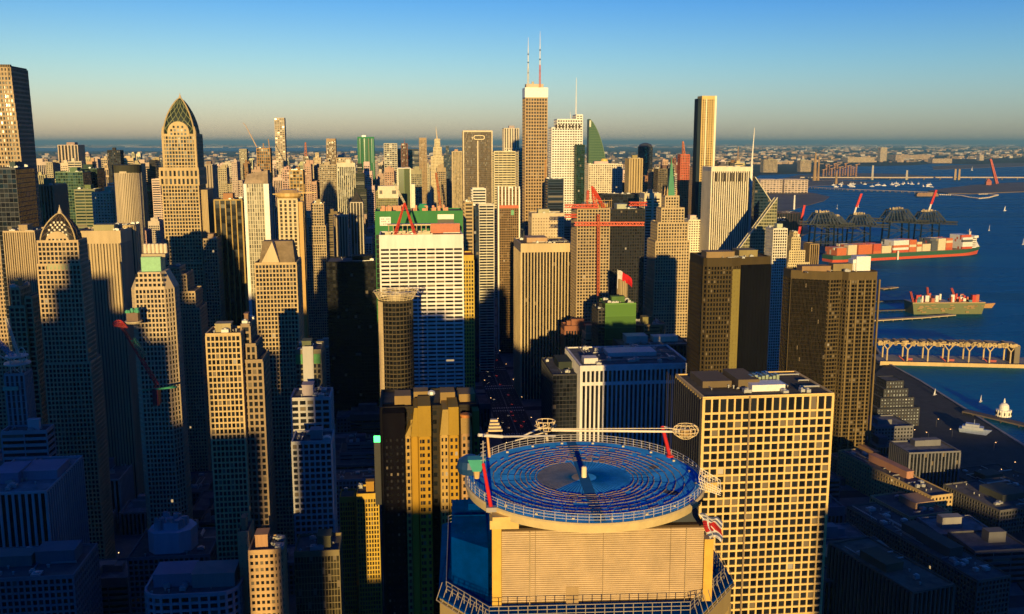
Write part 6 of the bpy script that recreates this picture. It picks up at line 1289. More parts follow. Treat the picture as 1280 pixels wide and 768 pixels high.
# moored barge and its jetties
def barge(r, p):
    m = MB(); m.hexa([(-62, -16, 0), (60, -16, 0), (62, 16, 0), (-64, 16, 0), (-66, -18, 20), (64, -18, 20), (64, 18, 20), (-66, 18, 20)]); h_ = m.build('hull', PAINT, r, (.15, .165, .075))
    m = MB(); rnd = random.Random(1)
    for i in range(30): x = rnd.uniform(-60, 58); zz = rnd.uniform(3, 16); m.box(x, x + rnd.uniform(3, 9), -18.3, -15.6, zz, zz + rnd.uniform(1, 2.5))
    m.build('rust_patch', PAINT, h_, (.32, .2, .08))
    m = MB(); m.box(-66, 64, -18.3, 18, 20, 21.4); m.build('deck_edge', PAINT, r, (.45, .3, .14)); 
    for k, c in enumerate(((.5, .05, .035), (.7, .65, .58), (.08, .2, .22), (.45, .12, .06))):
        for i in range(16):
            m = MB(); x, y = rnd.uniform(-60, 58), rnd.uniform(-15, 14); s = rnd.uniform(1.2, 3.4); m.box(x - s, x + s, y - s, y + s, 21.3, 21.4 + rnd.uniform(3, 13)); m.build('deck_cargo', PAINT, r, c)
    for a, c in (((-62, -10, 21), (-68, -10, 40)), ((-30, 0, 21), (-34, 0, 46)), ((20, 0, 21), (10, 0, 44))): m = MB(); m.lattice(a, c, 2.4, .5); m.build('derrick', PAINT, r, (.5, .07, .04))
standalone('cargo_barge', 'rusty green cargo barge with red deck gear, moored off the right shore', 'barge', 1180, 391, barge, rz=R_(2))
def launch(r, p):
    m = MB(); m.hexa([(-24, -7, 0), (20, -7, 0), (20, 7, 0), (-24, 7, 0), (-27, -8, 6), (29, -2, 8), (29, 2, 8), (-27, 8, 6)]); m.build('hull', PAINT, r, (.45, .25, .09)); m = MB(); m.box(-20, 8, -5, 5, 6, 11); m.box(-14, 0, -4, 4, 11, 14); m.build('cabin', PAINT, r, (.2, .24, .28))
standalone('work_boat', 'flat work boat tied up behind the right end of the green barge', 'boat', 1224, 384.5, launch, rz=R_(3))
def pier(name, label, pts, z, wd, col, piles=True, cat='pier'):
    P = [gp(x, y, z) for x, y in pts]; r = thing(name, label, cat, (P[0].x, P[0].y, 0)); O = Vector((P[0].x, P[0].y, 0))
    m = MB(); pl_ = []
    for a, c in zip(P, P[1:]):
        a, c = a - O, c - O; d = (c - a).normalized(); n = Vector((-d.y, d.x, 0)) * wd / 2; t_ = Vector((0, 0, -1.6))
        m.hexa([a - n + t_, c - n + t_, c + n + t_, a + n + t_, a - n, c - n, c + n, a + n])
        k = max(2, int((c - a).length / (wd * 1.6)))
        for i in range(k):
            q = a.lerp(c, i / k)
            for s in (-1, 1): pl_ += [(q + n * s * .85 + t_, Vector((q.x, q.y, -1)) + n * s * .85)]
    m.build('deck', WALL, r, col)
    for i, (a, c) in enumerate(pl_):
        if i < 98: p2 = MB()
        p2.bar(a, c, wd * .05 + .3, 6)
        if i < 98 or i == len(pl_) - 1:
            o = p2.build('pile', WALL, r, tuple(c * .5 for c in col))
            if i >= 98: o['kind'] = 'stuff'
        if i == 97: p2 = MB()
    return r
pier('jetty', 'pale concrete jetty in front of the green barge', [(1090, 400), (1150, 396.5), (1192, 393)], 4, 11, (.5, .40, .25))
pier('jetty', 'short dark jetty behind the stern of the green barge, upper one', [(1090, 376.5), (1144, 375)], 4, 8, (.1, .09, .08))
pier('jetty', 'short dark jetty left of the green barge, lower one', [(1090, 388), (1144, 386.5)], 4, 8, (.1, .09, .08))
pier('jetty', 'little tan landing stage farther out than the jetties', [(1102, 360.5), (1120, 358.5)], 4, 14, (.42, .31, .18))
# raised pier building on forked columns
def viaduct():
    a = gp(1104, 455, 1.0); c = gp(1276, 459, 1.0); d = c - a; L = d.length; yaw = math.atan2(d.y, d.x); r = thing('pier_viaduct', 'long pier carrying a raised deck on seven forked columns', 'pier', a, yaw)
    m = MB(); m.box(-6, L + 30, -6, 46, -1, 3.2); m.build('platform', ROUGHC, r, (.4, .3, .16)); m = MB(); m.box(-6, L + 30, -7.2, -6.05, .2, 5.0); m.build('sea_wall', WALL, r, (.55, .40, .18))
    zt_ = 29
    m = MB(); m.box(-8, L - 2, 4, 30, zt_ - 1.6, zt_); rnd = random.Random(3)
    for i in range(90): x = rnd.uniform(-8, L - 4); m.box(x, x + rnd.uniform(1, 4), 3.5, 5.5, zt_ - rnd.uniform(2, 4.4), zt_ + rnd.uniform(.5, 2.6))
    for i in range(50): x = rnd.uniform(-8, L - 8); m.box(x, x + rnd.uniform(2, 6), 8, 26, zt_, zt_ + rnd.uniform(.6, 2.4))
    m.build('raised_deck', WALL, r, (.5, .37, .18))
    for i in range(7):
        x = 6 + i * (L - 18) / 6; m = MB()
        for y in (6, 28):
            m.bar((x, y, 3), (x, y, zt_ - 9), 1.1, 8); 
            for s in (-1, 1): m.bar((x, y, zt_ - 10), (x + s * 6.5, y, zt_ - 1.6), .8, 6)
        m.build('column', WALL, r, (.55, .42, .22))
    m = MB()
    for i in range(3): x = 30 + i * 55; m.bar((x, 10, 3.2), (x - 8, 8, 10), .8); m.box(x + 4, x + 12, 12, 18, 3.2, 6)
    m.build('stored_gear', PAINT, r, (.35, .06, .05)); m = MB(); m.box(L - 8, L - 1, 4, 30, 3.2, 28); m.build('end_house', WALL, r, (.2, .17, .12))
viaduct()
# white domed pavilion on its mole
pier('mole', 'dark narrow mole under the white domed pavilion', [(1206, 513), (1232, 519), (1300, 535)], 4, 11, (.12, .1, .09))
def pavilion(r, p):
    m = MB(); m.lathe([(7.5, 0), (7.5, 7), (6.8, 7.2)], 20)
    for i in range(20): a = 2 * math.pi * i / 20; m.bar((7.7 * math.cos(a), 7.7 * math.sin(a), 0), (7.7 * math.cos(a), 7.7 * math.sin(a), 7), .3, 5)
    m.lathe([(5.2, 7.2), (5.2, 10.5), (4.6, 12.5), (3, 14), (1.0, 14.8)], 18); m.lathe([(1.0, 14.6), (1.0, 17), (.15, 20)], 8); m.build('rotunda', PAINT, r, (.8, .77, .68)); m = MB()
    for i in range(10): a = 2 * math.pi * i / 10; m.box(7.75 * math.cos(a) - .5, 7.75 * math.cos(a) + .5, 7.75 * math.sin(a) - .5, 7.75 * math.sin(a) + .5, 2, 5)
    m.build('window', GLASS, r, GK)
standalone('domed_pavilion', 'small white domed pavilion alone on a dark mole, right edge', 'pavilion', 1254, 520, pavilion, z=4)
def ferry(r, p):
    m = MB(); m.hexa([(-13, -5, 0), (12, -5, 0), (12, 5, 0), (-13, 5, 0), (-14, -6, 4), (17, -1, 5), (17, 1, 5), (-14, 6, 4)]); m.build('hull', PAINT, r, (.25, .3, .4)); m = MB(); m.box(-11, 9, -4.5, 4.5, 4, 7); m.box(-8, 5, -3.5, 3.5, 7, 9.5); m.bar((0, 0, 9.5), (0, 0, 14), .25); m.build('cabin', PAINT, r, (.35, .38, .45))
standalone('ferry', 'shaded white ferry moored along the near quay', 'ferry', 1217, 541, ferry, rz=R_(-30), z=1.3)
# small craft
def sail_boat(r, p, s=1.0):
    m = MB(); m.hexa([(-9 * s, -2.5 * s, 0), (7 * s, -2.5 * s, 0), (7 * s, 2.5 * s, 0), (-9 * s, 2.5 * s, 0), (-10 * s, -3 * s, 3 * s), (12 * s, -.4, 3.6 * s), (12 * s, .4, 3.6 * s), (-10 * s, 3 * s, 3 * s)]); m.build('hull', PAINT, r, (.75, .72, .68))
    m = MB(); m.prism([(-8 * s, -.3), (1.5 * s, -.3), (1.5 * s, .3), (-8 * s, .3)], 4 * s, 26 * s, top=[(1.0 * s, -.1), (1.5 * s, -.1), (1.5 * s, .1), (1.0 * s, .1)]); m.bar((1.6 * s, 0, 3 * s), (1.6 * s, 0, 27 * s), .3 * s); m.build('sail', PAINT, r, (.82, .8, .76))
for (px, py, s, lb) in ((1046.5, 261.5, .8, 'small white sailing boat above the leftmost gantry cranes'), (1073, 259.5, .6, 'tiny white boat right of the red jib, open water'), (1256, 264, .85, 'white sailing boat near the right edge beyond the ship bow'), (1236.5, 288.5, .75, 'white sailing boat just right of the ship bow'), (1279, 306, .7, 'white sailing boat cut by the right edge'), (1168.5, 494.5, .32, 'tiny white boat close off the near quay wall'), (1226, 502.5, .3, 'tiny white boat off the tip of the mole'), (1215, 213.5, 1.6, 'far white boat off the pale spit')):
    standalone('sailing_boat', lb, 'boat', px, py, lambda r, p: sail_boat(r, p, s), rz=R_(20 + px % 50))
# breakwater trestle and its anchorage
pier('trestle', 'long pale trestle crossing the bay between the peninsula and the island', [(985, 231), (1020, 234), (1060, 236.5), (1120, 238.5), (1170, 240.5)], 12, 22, (.5, .40, .25))
standalone('pier_house', 'brown pier house at the end of the trestle', 'building', 1158, 245.5, lambda r, p: (lambda m: (m.box(-60, 60, -16, 16, 0, 12), m.box(-56, 56, -14, 14, 12, 20), [m.box(-55 + i * 9, -51 + i * 9, -14.5, -14, 13, 18) for i in range(12)], m.build('hall', WALL, r, (.28, .17, .1))))(MB()))
rnd = random.Random(11)
proto = None
for i in range(44):
    px, py = rnd.uniform(1040, 1165), rnd.uniform(229.5, 234.5); p = gp(px, py, .6)
    if proto is None:
        m = MB(); m.hexa([(-14, -4, 0), (12, -4, 0), (12, 4, 0), (-14, 4, 0), (-15, -5, 5), (18, -.6, 6), (18, .6, 6), (-15, 5, 5)]); m.box(-9, 4, -3, 3, 5, 9); m.bar((0, 0, 8), (0, 0, 20), .5); proto = m.build('moored_boat', PAINT, None, (.75, .72, .68)); o = proto
    else: o = proto.copy(); C.objects.link(o)
    o.location = p; o.rotation_euler = (0, 0, rnd.uniform(0, 6)); tag(o, 'tiny pale boat moored behind the long trestle', 'boat', 'boats moored behind the trestle')
# floating boom
m = MB(); pts = [gp(x, y, .6) for x, y in ((1175, 244), (1190, 244.4), (1202, 245.6), (1212, 247.5), (1224, 248.8), (1236, 247.6), (1247, 244.6), (1236, 243.2), (1222, 243.4))]; O = pts[0]
for a, c in zip(pts, pts[1:]):
    k = 6
    for i in range(k): q = a.lerp(c, i / k) - O; m.lathe([(6, q.z), (7, q.z + 3), (3, q.z + 6)], 6, cx=q.x, cy=q.y); m.bar(q + Vector((0, 0, 2)), a.lerp(c, (i + .8) / k) - O + Vector((0, 0, 2)), 1.2)
o = m.build('floating_barrier', PAINT, None, (.66, .55, .42)); o.location = O; tag(o, 'looped floating barrier of pale buoys below the dark island', 'barrier')
# bridge
def bridge():
    zb = 24; P = [gp(x, y, zb) for x, y in ((1000, 221.3), (1090, 221.4), (1135, 221.4), (1195, 221.2), (1330, 221.5))]; O = Vector((P[0].x, P[0].y, 0)); r = thing('bridge', 'long low bridge across the far bay with pale pylons', 'bridge', O); m = MB(); p2 = MB()
    for a, c in zip(P, P[1:]):
        a, c = a - O, c - O; d = (c - a).normalized(); n = Vector((-d.y, d.x, 0)) * 10; t_ = Vector((0, 0, -9)); m.hexa([a - n + t_, c - n + t_, c + n + t_, a + n + t_, a - n, c - n, c + n, a + n])
        k = int((c - a).length / 120)
        for i in range(k): q = a.lerp(c, i / k); p2.bar(q + t_, Vector((q.x, q.y, -1)), 5, 6)
    m.build('deck', WALL, r, (.45, .37, .28)); p2.build('pier', WALL, r, (.16, .13, .11))
    for (px, top) in ((1090.5, 207), (1133.5, 213), (1194, 211.5), (1199, 211.5)):
        q = gp(px, 221.4, zb) - O; hz = zt(top, q.y + O.y) - zt(221.4, q.y + O.y); m = MB(); m.bar((q.x, q.y, -1), (q.x, q.y, zb + hz), 9, 4, 7)
        m.build('pylon', WALL, r, (.55, .5, .4) if px < 1150 else (.5, .36, .18))
bridge()
standalone('jib_crane', 'leaning red crane jib on the dark island', 'crane', 1246, 230, lambda r, p: (lambda m: (m.lattice((0, 0, 0), (-60, 0, 175), 14, 3.2, 12, 8), m.bar((0, 0, 0), (-60, 0, 175), 4), m.build('raised_boom', PAINT, r, (.5, .09, .05)), ))(MB()), z=6)
standalone('signal_house', 'small red and white signal house on the dark island', 'building', 1235, 231.5, lambda r, p: (lambda m: (m.box(-18, 18, -12, 12, 0, 22), m.prism(rect(-20, 20, -14, 14), 22, 44, top=rect(-4, 4, -3, 3)), m.build('house', PAINT, r, (.36, .10, .06))))(MB()), z=6)
# pale sheds on the spit, brown stacks
for (x0, x1, lb) in ((951, 978, 'long pale pink-roofed shed on the spit, left one'), (981, 1010, 'long pale pink-roofed shed on the spit, right one')):
    T_('waterfront_shed', lb, x0, x1, 225.2, 5700, 120, (.62, .5, .4), (.3, .24, .2), (12, 20, 4, 4, 1), pents=0, units=0, roof=(.6, .48, .4), cat='shed')
for (px, top, bot, w_, lb) in ((1018, 191, 226, 9, 'tall brown tapering stack by the far docks'), (1022.5, 196, 226, 6, 'shorter brown stack beside the tall tapering one'), (1045, 214, 230, 6, 'stubby gold-brown dolphin tower on the trestle'), (922, 183, 205, 8, 'brown chimney on the far shore right of the slender gold tower')):
    def stk(r, p, px=px, top=top, w_=w_):
        hz = zt(top, p.y); m = MB(); m.bar((0, 0, 0), (0, 0, hz * .55), w_ * 1.7, 8, w_ * 1.2); m.bar((0, 0, hz * .55), (0, 0, hz), w_ * 1.2, 8, w_ * .6); m.build('shaft', WALL, r, (.34, .22, .1))
    standalone('smoke_stack', lb, 'chimney', px, bot, stk, z=2)
for i in range(13):
    px = 1029 + i * 3.4; lb = ('orange-brown dock crane, number in a row by the far docks')
    def dk(r, p, i=i):
        hz = (58 + (i * 37) % 50); m = MB(); m.lattice((0, 0, 0), (0, 0, hz), 9, 2.2, 5); m.build('mast', PAINT, r, (.42, .22, .10)); m = MB(); m.bar((-12, 0, hz), (30, 0, hz + 8), 3); m.build('jib', PAINT, r, (.42, .22, .10))
    standalone('dock_crane', 'small orange-brown dock crane in the far row of dock cranes', 'dock crane', px, 221 - (i % 3) * .8, dk, z=3, group='dock cranes by the far docks')
# a few large buildings over the water
for (x0, x1, y, D, dp, c, lb) in ((1101, 1109, 185, 15500, 90, PALE, 'lone pale tower block far across the bay'), (955, 972, 200, 9700, 90, (.42, .34, .22), 'squat tan block with grid windows on the far shore'), (1001, 1014, 201, 9900, 80, (.45, .36, .24), 'low stepped tan block right of the squat tan block, far shore'), (1107, 1118, 194, 17000, 90, (.08, .09, .1), 'dark low block at the foot of the lone pale tower, far shore'), (1120, 1162, 194, 16000, 200, (.5, .38, .27), 'very long tan warehouse far across the bay'),
        (1060, 1093, 197, 14500, 180, (.58, .46, .3), 'long cream warehouse left of the lone pale tower'), (1166, 1190, 198.8, 14000, 120, (.55, .43, .3), 'low cream block on the far shore right of the long tan warehouse'), (1225, 1230, 193.5, 16000, 90, (.6, .5, .38), 'small pale block on the far shore near the right edge')):
    T_('far_block', lb, x0, x1, y, D, dp, c, GBR, (12, 14, 5, 5, 1.5), pents=1 if x1 - x0 < 20 else 0, units=0, cat='building', scale=2)

# ------------------------------------------------------------------ distant suburbs: far-off masses
def suburb(name, label, n, pick, hs, cols, seed):
    rnd = random.Random(seed); ms = [MB() for c in cols]
    for i in range(n):
        px, py = pick(rnd); p = gp(px, py); s = rnd.uniform(*hs[0]) * (1 + p.y / 14000); h_ = rnd.uniform(*hs[1]) * (1 + p.y / 24000); a = rnd.uniform(.4, 1.4); yw = rnd.choice((GA, GA + .5, -.4)); cx, sx = math.cos(yw), math.sin(yw)
        q = [(p.x + u * s * cx - v * s * a * sx, p.y + u * s * sx + v * s * a * cx) for u, v in ((-1, -1), (1, -1), (1, 1), (-1, 1))]
        k = rnd.randrange(len(cols)); ms[k].hexa([(*v, 0) for v in q] + [(*v, h_) for v in q])
    root = bpy.data.objects.new(name, None); C.objects.link(root); root['label'] = label; root['category'] = 'suburb'; root['kind'] = 'stuff'
    for k, m in enumerate(ms): o = m.build('houses', WALL, root, cols[k]); o['kind'] = 'stuff'
cols = [(.52, .38, .24), (.28, .2, .13), (.2, .15, .11), (.55, .5, .42), (.09, .08, .07)]
def far_r(r):
    while True:
        px = r.uniform(880, 1340); py = 184.5 + 21 * r.random() ** 1.35
        if py > 203 and px > 1055: continue
        if py > 199 and px > 1160: continue
        if r.random() < .5 + .5 * math.sin(px * .05 + py): return px, py
suburb('far_suburb', 'far-off speckle of pale low houses across the bay', 1500, far_r, ((7, 24), (6, 24)), cols, 21)
def far_l(r):
    px = r.uniform(-60, 900); py = 191 + 38 * r.random() ** .9; return px, py
suburb('far_suburb', 'far-off mass of tan low houses behind the skyline', 3200, far_l, ((8, 24), (6, 28)), cols, 22)
suburb('far_suburb', 'last thin scatter of pale houses close under the horizon', 500, lambda r: (r.uniform(-100, 1340), 181 + 4 * r.random()), ((30, 120), (6, 18)), cols[:4], 23)

# ------------------------------------------------------------------ the crowd of middle-distance buildings
SHORE = [(bay[i].x, bay[i].y) for i in range(len(bay))]
def inpoly(x, y, P):
    c = False; j = len(P) - 1
    for i in range(len(P)):
        if (P[i][1] > y) != (P[j][1] > y) and x < (P[j][0] - P[i][0]) * (y - P[i][1]) / (P[j][1] - P[i][1]) + P[i][0]: c = not c
        j = i
    return c
def clear(gx0, gx1, gy0, gy1, gap=5):
    for (a, b2, c, d, n) in FOOT:
        if gx0 < b2 + gap and gx1 > a - gap and gy0 < d + gap and gy1 > c - gap: return False
    return True
TOPY = [(-60, 205), (70, 205), (110, 196), (180, 200), (250, 206), (320, 204), (400, 207), (460, 205), (540, 207), (600, 206), (700, 212), (760, 216), (820, 208), (900, 207), (960, 216), (1000, 240), (1300, 260)]
def topline(px):
    for (a, ya), (b2, yb) in zip(TOPY, TOPY[1:]):
        if a <= px <= b2: return ya + (yb - ya) * (px - a) / (b2 - a)
    return 230
FILL = []
def fill_building(rnd, D, px, wpx, kind, topy, col, style, depth):
    loc, wd, h = front(px - wpx / 2, px + wpx / 2, topy, D)
    if h < 10: return False
    g = Vector(loc); gx, gy = g.dot(GR), g.dot(GF)
    if abs(gx - AVX) < wd / 2 + AVW + 5 and gy < 2300: return False
    for (sx, sy) in ((-1, 0), (1, 0), (1, 1), (-1, 1)):
        q = g + GR * (sx * wd / 2) + GF * (sy * depth)
        if inpoly(q.x, q.y, SHORE): return False
    if not clear(gx - wd / 2, gx + wd / 2, gy, gy + depth): return False
    W, G = MB(), MB(); mb = MB(); z1 = h
    T = [(rect(-wd / 2, wd / 2, 0, depth), 0, h)]
    if kind == 'stepped': T = [(rect(-wd / 2, wd / 2, 0, depth), 0, h * .82), (rect(-wd * .33, wd * .36, depth * .1, depth * .9), h * .82, h * .93), (rect(-wd * .18, wd * .2, depth * .2, depth * .8), h * .93, h)]
    if kind == 'twin': T = [(rect(-wd / 2, wd * .05, 0, depth), 0, h), (rect(wd * .05, wd / 2, depth * .1, depth), 0, h * .86)]
    st = STY[style]; k = max(1.0, D / 1500); st = (st[0] * k ** .7, st[1] * k ** .7, st[2] * k ** .7, st[3] * k ** .7, st[4] * k ** .5)
    fill_tiers(mb, mb, mb, loc, GA, T, st, par=1.5, mi=(0, 1, 2), band=rnd.choice((0, 0, 4, 6)))
    if kind != 'stepped':
        for q in range(rnd.randint(1, 3)):
            a, b2 = wd * rnd.uniform(-.3, .2), depth * rnd.uniform(.2, .6); s = wd * rnd.uniform(.12, .22); mb.box(a - s, a + s, b2, b2 + depth * .25, h, h + rnd.uniform(4, 9))
    o = mb.build('city_building', [WALL, GLASSK, ROOF], None, col); o.location = loc; o.rotation_euler = (0, 0, GA); o['category'] = 'building'; o['group'] = 'middle-distance city buildings'; o['label'] = 'building'
    FOOT.append((gx - wd / 2, gx + wd / 2, gy, gy + depth, 'fill')); FILL.append((o, col, kind, wd, h, D)); return True
rnd = random.Random(31)
PALS = [(TAN, 'tan'), (BUFF, 'buff'), (PALE, 'pale'), ((.5, .37, .25), 'pinkish tan'), (GREY, 'grey'), (BROWN, 'brown'), (DARK, 'dark'), ((.36, .28, .18), 'dull tan'), (SLATE, 'slate'), ((.6, .52, .38), 'cream'), (BRICK, 'brick red')]
WTS = [5, 4, 4, 3, 1.5, 2.5, 1.6, 4, 1.2, 3, .5]
tries = 0; n_ok = 0
while n_ok < 620 and tries < 9000:
    tries += 1
    D = 980 + 3900 * rnd.random() ** .95
    px = rnd.uniform(-30, 940); tl = topline(px)
    ytop_hor = tl - (12 if D > 2300 and rnd.random() < .22 else 2) + (0 if D > 1700 else 8) + abs(rnd.gauss(0, 1)) * (15 if D > 1800 else 34)
    col, cn = rnd.choices(PALS, WTS)[0]; col = tuple(c * rnd.uniform(.85, 1.12) for c in col)
    w_m = rnd.uniform(16, 36); wpx = w_m / D * FPX
    style = rnd.choice(('grid', 'punch', 'mesh', 'fins', 'ribbon', 'punch', 'mesh'))
    kind = rnd.choices(('slab', 'stepped', 'twin'), (6, 2, 1.5))[0]
    # keep what stands before the hand-placed towers from hiding them: low things only
    if D < 1350: ytop_hor = max(ytop_hor, 405 + rnd.uniform(0, 60))
    elif D < 1800: ytop_hor = max(ytop_hor, 264 + rnd.uniform(0, 40))
    if fill_building(rnd, D, px, wpx, kind, ytop_hor, col, style, rnd.uniform(20, 40)): FILL[-1] += (cn,); n_ok += 1
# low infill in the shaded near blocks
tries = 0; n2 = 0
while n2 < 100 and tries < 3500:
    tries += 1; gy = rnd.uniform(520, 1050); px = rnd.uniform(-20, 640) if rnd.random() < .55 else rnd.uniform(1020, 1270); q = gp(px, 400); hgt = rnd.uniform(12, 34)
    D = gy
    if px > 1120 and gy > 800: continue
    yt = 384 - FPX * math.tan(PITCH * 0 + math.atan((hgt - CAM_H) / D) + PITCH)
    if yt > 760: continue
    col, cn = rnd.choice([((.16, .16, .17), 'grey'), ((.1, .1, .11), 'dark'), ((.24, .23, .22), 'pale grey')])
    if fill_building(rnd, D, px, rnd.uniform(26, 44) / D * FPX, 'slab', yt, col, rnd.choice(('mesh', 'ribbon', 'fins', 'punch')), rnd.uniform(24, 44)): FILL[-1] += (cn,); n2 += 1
print('fill', n_ok, n2)

# ------------------------------------------------------------------ unseen towers added behind the viewpoint, shaped to throw shade over the low blocks
def behind(u0, u1, v, name='office_tower', s=360, dp=40, k=0):
    """unseen tower added for its shade behind the viewpoint; its top stands v metres up where its shade crosses the viewpoint's line"""
    perp = Vector((math.cos(SUN_AZ), math.sin(SUN_AZ), 0)); S = Vector((math.sin(SUN_AZ), -math.cos(SUN_AZ), 0)); p = S * s + perp * ((u0 + u1) / 2); h = v + s * math.tan(SUN_EL)
    label = 'unseen tower added behind the viewpoint to shade the low city'
    r = thing(name, label, 'tower', (p.x, p.y, 0), SUN_AZ, 'added shade towers behind the viewpoint'); wd = u1 - u0; W, G, RF = MB(), MB(), MB()
    fill_tiers(W, G, RF, (p.x, p.y), SUN_AZ, [(rect(-wd / 2, wd / 2, 0, dp), 0, h)], STY['grid'], band=3)
    W.build('wall', WALL, r, (.3, .25, .2)); G.build('glazing', GLASS, r, GK); RF.build('roof', ROOF, r, (.15, .15, .15))
SHADE_ROW = [(-760, -354, 225), (-354, -301, 290), (-301, -284, 262), (-284, -275, 284), (-275, -261, 304), (-261, -213, 268), (-213, -203, 262), (-203, -190, 252), (-190, -183, 200), (-183, -155, 255), (-155, -141.5, 238), (-141.5, -117, 210), (-117, -104, 112), (-104, -82.5, 245), (-82.5, -62, 98), (-62, -58.5, 180), (-58.5, -35, 258), (-35, 2, 214), (2, 59, 200), (59, 101, 128), (101, 166, 80), (166, 233, 172), (233, 276, 205), (276, 331, 140), (331, 406, 101), (406, 720, 118)]
for i, (a, c, v) in enumerate(SHADE_ROW): behind(a, c, v, k=i + 1)

# ------------------------------------------------------------------ street life: cars, lamps, trees
def make_car(col, label):
    r = thing('car', label, 'car', (0, 0, 0), 0, 'cars on the shaded avenue')
    m = MB(); m.hexa([(-.9, -2.2, .35), (.9, -2.2, .35), (.9, 2.2, .35), (-.9, 2.2, .35), (-.88, -2.2, .85), (.88, -2.2, .85), (.88, 2.15, .78), (-.88, 2.15, .78)]); m.build('body', PAINT, r, col)
    m = MB(); m.hexa([(-.82, -1.9, .85), (.82, -1.9, .85), (.82, 1.0, .82), (-.82, 1.0, .82), (-.66, -1.3, 1.42), (.66, -1.3, 1.42), (.66, .25, 1.42), (-.66, .25, 1.42)]); m.build('cabin', GLASS, r, GK)
    for sx in (-1, 1):
        for sy in (-1.35, 1.35):
            m = MB(); m.bar((sx * .72, sy, .33), (sx * .92, sy, .33), .33, 12); m.build('wheel', PAINT, r, (.01, .01, .01))
        m = MB(); m.box(sx * .68 - .16, sx * .68 + .16, -2.26, -2.19, .6, .8); m.build('tail_light', TAIL, r)
        m = MB(); m.box(sx * .66 - .16, sx * .66 + .16, 2.13, 2.22, .55, .72); m.build('head_light', HEAD, r)
    return r
kinds = [((.02, .02, .022), 'small black car in the traffic on the shaded avenue'), ((.35, .02, .02), 'small red car in the traffic on the shaded avenue'), ((.5, .5, .5), 'small silver car in the traffic on the shaded avenue'), ((.03, .06, .15), 'small blue car in the traffic on the shaded avenue')]
protos = [make_car(*k) for k in kinds]; used = [False] * 4; rnd = random.Random(8)
for i in range(48):
    lane = rnd.choice((-2.5, -1.5, -.5, .5, 1.5, 2.5)); gy = rnd.uniform(930, 1750); k = rnd.choices(range(4), (4, 3, 2, 2))[0]; p = grid(AVX + lane * 4.7, gy, .065)
    rz = GA + (math.pi if lane < 0 else 0)
    if not used[k]: protos[k].location = p; protos[k].rotation_euler = (0, 0, rz); used[k] = True
    else: dup(protos[k], p, rz)
def make_lamp():
    r = thing('street_lamp', 'lit street lamp along the shaded avenue', 'street lamp', (0, 0, 0), 0, 'street lamps along the avenue')
    m = MB(); m.bar((0, 0, 0), (0, 0, 9), .14, 8, .08); m.bar((0, 0, 9), (2.0, 0, 9.5), .08, 6); m.build('pole', PAINT, r, (.1, .1, .1)); m = MB(); m.box(1.6, 2.5, -.22, .22, 9.3, 9.5); m.build('lamp_head', LAMP, r); return r
lp = make_lamp(); first = True
for s in (-1, 1):
    for i in range(11):
        p = grid(AVX + s * (AVW + 1.0), 900 + i * 84, .2); rz = GA + (math.pi if s > 0 else 0)
        if first: lp.location = p; lp.rotation_euler = (0, 0, rz); first = False
        else: dup(lp, p, rz)
lamps2 = []
for (px, py) in ((158, 608), (165, 606), (178, 603), (190, 607), (205, 603), (330, 640), (345, 560), (118, 690), (150, 705), (420, 517), (432, 518), (445, 517), (457, 518), (1060, 556), (1070, 552), (1050, 570), (1090, 598), (1120, 612), (1100, 640), (1146, 690), (1180, 690), (1238, 700), (1118, 575), (1140, 548), (1160, 552), (1190, 548), (1170, 535), (1250, 600), (1265, 590), (1242, 565), (85, 540), (260, 545), (350, 512), (300, 600)):
    dup(lp, gp(px, py, .2), random.Random(px).uniform(0, 6), 'lit street lamp among the shaded low blocks')['group'] = 'street lamps among the low blocks'
# trees
LEAF = rough_surface('leaves', None, scale=.6, lo=.5, hi=1.5, streak=False, rough=.9, spec=.15); BARK = rough_surface('bark', (.07, .05, .035), scale=2)
def tree(label, p, h, seed, group, col=(.035, .06, .02)):
    rnd = random.Random(seed); r = thing('tree', label, 'tree', p, rnd.uniform(0, 6), group)
    m = MB(); m.bar((0, 0, 0), (.2, .1, h * .45), .32, 8, .2)
    tips = []
    for i in range(9):
        a = rnd.uniform(0, 6.28); e = Vector((math.cos(a) * h * .25, math.sin(a) * h * .25, h * rnd.uniform(.55, .9))); m.bar((.1, .05, h * rnd.uniform(.25, .42)), e, .12, 5, .04); tips.append(e)
    m.build('trunk', BARK, r); m = MB()
    for e in tips + [Vector((0, 0, h * .85))]:
        for k in range(46):
            d = Vector((rnd.gauss(0, 1), rnd.gauss(0, 1), rnd.gauss(0, .8))); d = d.normalized() * h * .17 * rnd.random() ** .4; q = e + d; s = rnd.uniform(.25, .55); n = Vector((rnd.gauss(0, 1), rnd.gauss(0, 1), rnd.gauss(0, 1))).normalized(); x = n.orthogonal().normalized() * s; y = n.cross(x).normalized() * s
            m.quad(q - x, q - y * .6, q + x, q + y * .6)
    m.build('crown', LEAF, r, col)
for i in range(9):
    tree('dark green street tree in the row beside the gold window wall', grid(AVX - AVW - 4, 720 + i * 17, .2), rnd.uniform(13, 18), i, 'street trees beside the avenue', (.03, .09, .03))
for i, (px, py) in enumerate(((150, 618), (160, 622), (172, 626), (150, 640), (132, 660), (1172, 706), (1205, 700), (1040, 700), (1085, 690), (1232, 668))):
    tree('dark tree in the shaded low streets, %s' % ('left of the mint-capped tower foot' if px < 500 else 'around the harbour house'), gp(px, py, .2), rnd.uniform(9, 14), 40 + i, 'trees in the low left streets' if px < 500 else 'trees around the harbour house')
m = MB(); m.box(-2.2, 2.2, -.3, .3, 0, 4.0); o = m.build('lit_sign', GREENGLOW); o.location = at(472, 553, 560); tag(o, 'small glowing green sign left of the ochre ribbed tower', 'sign')
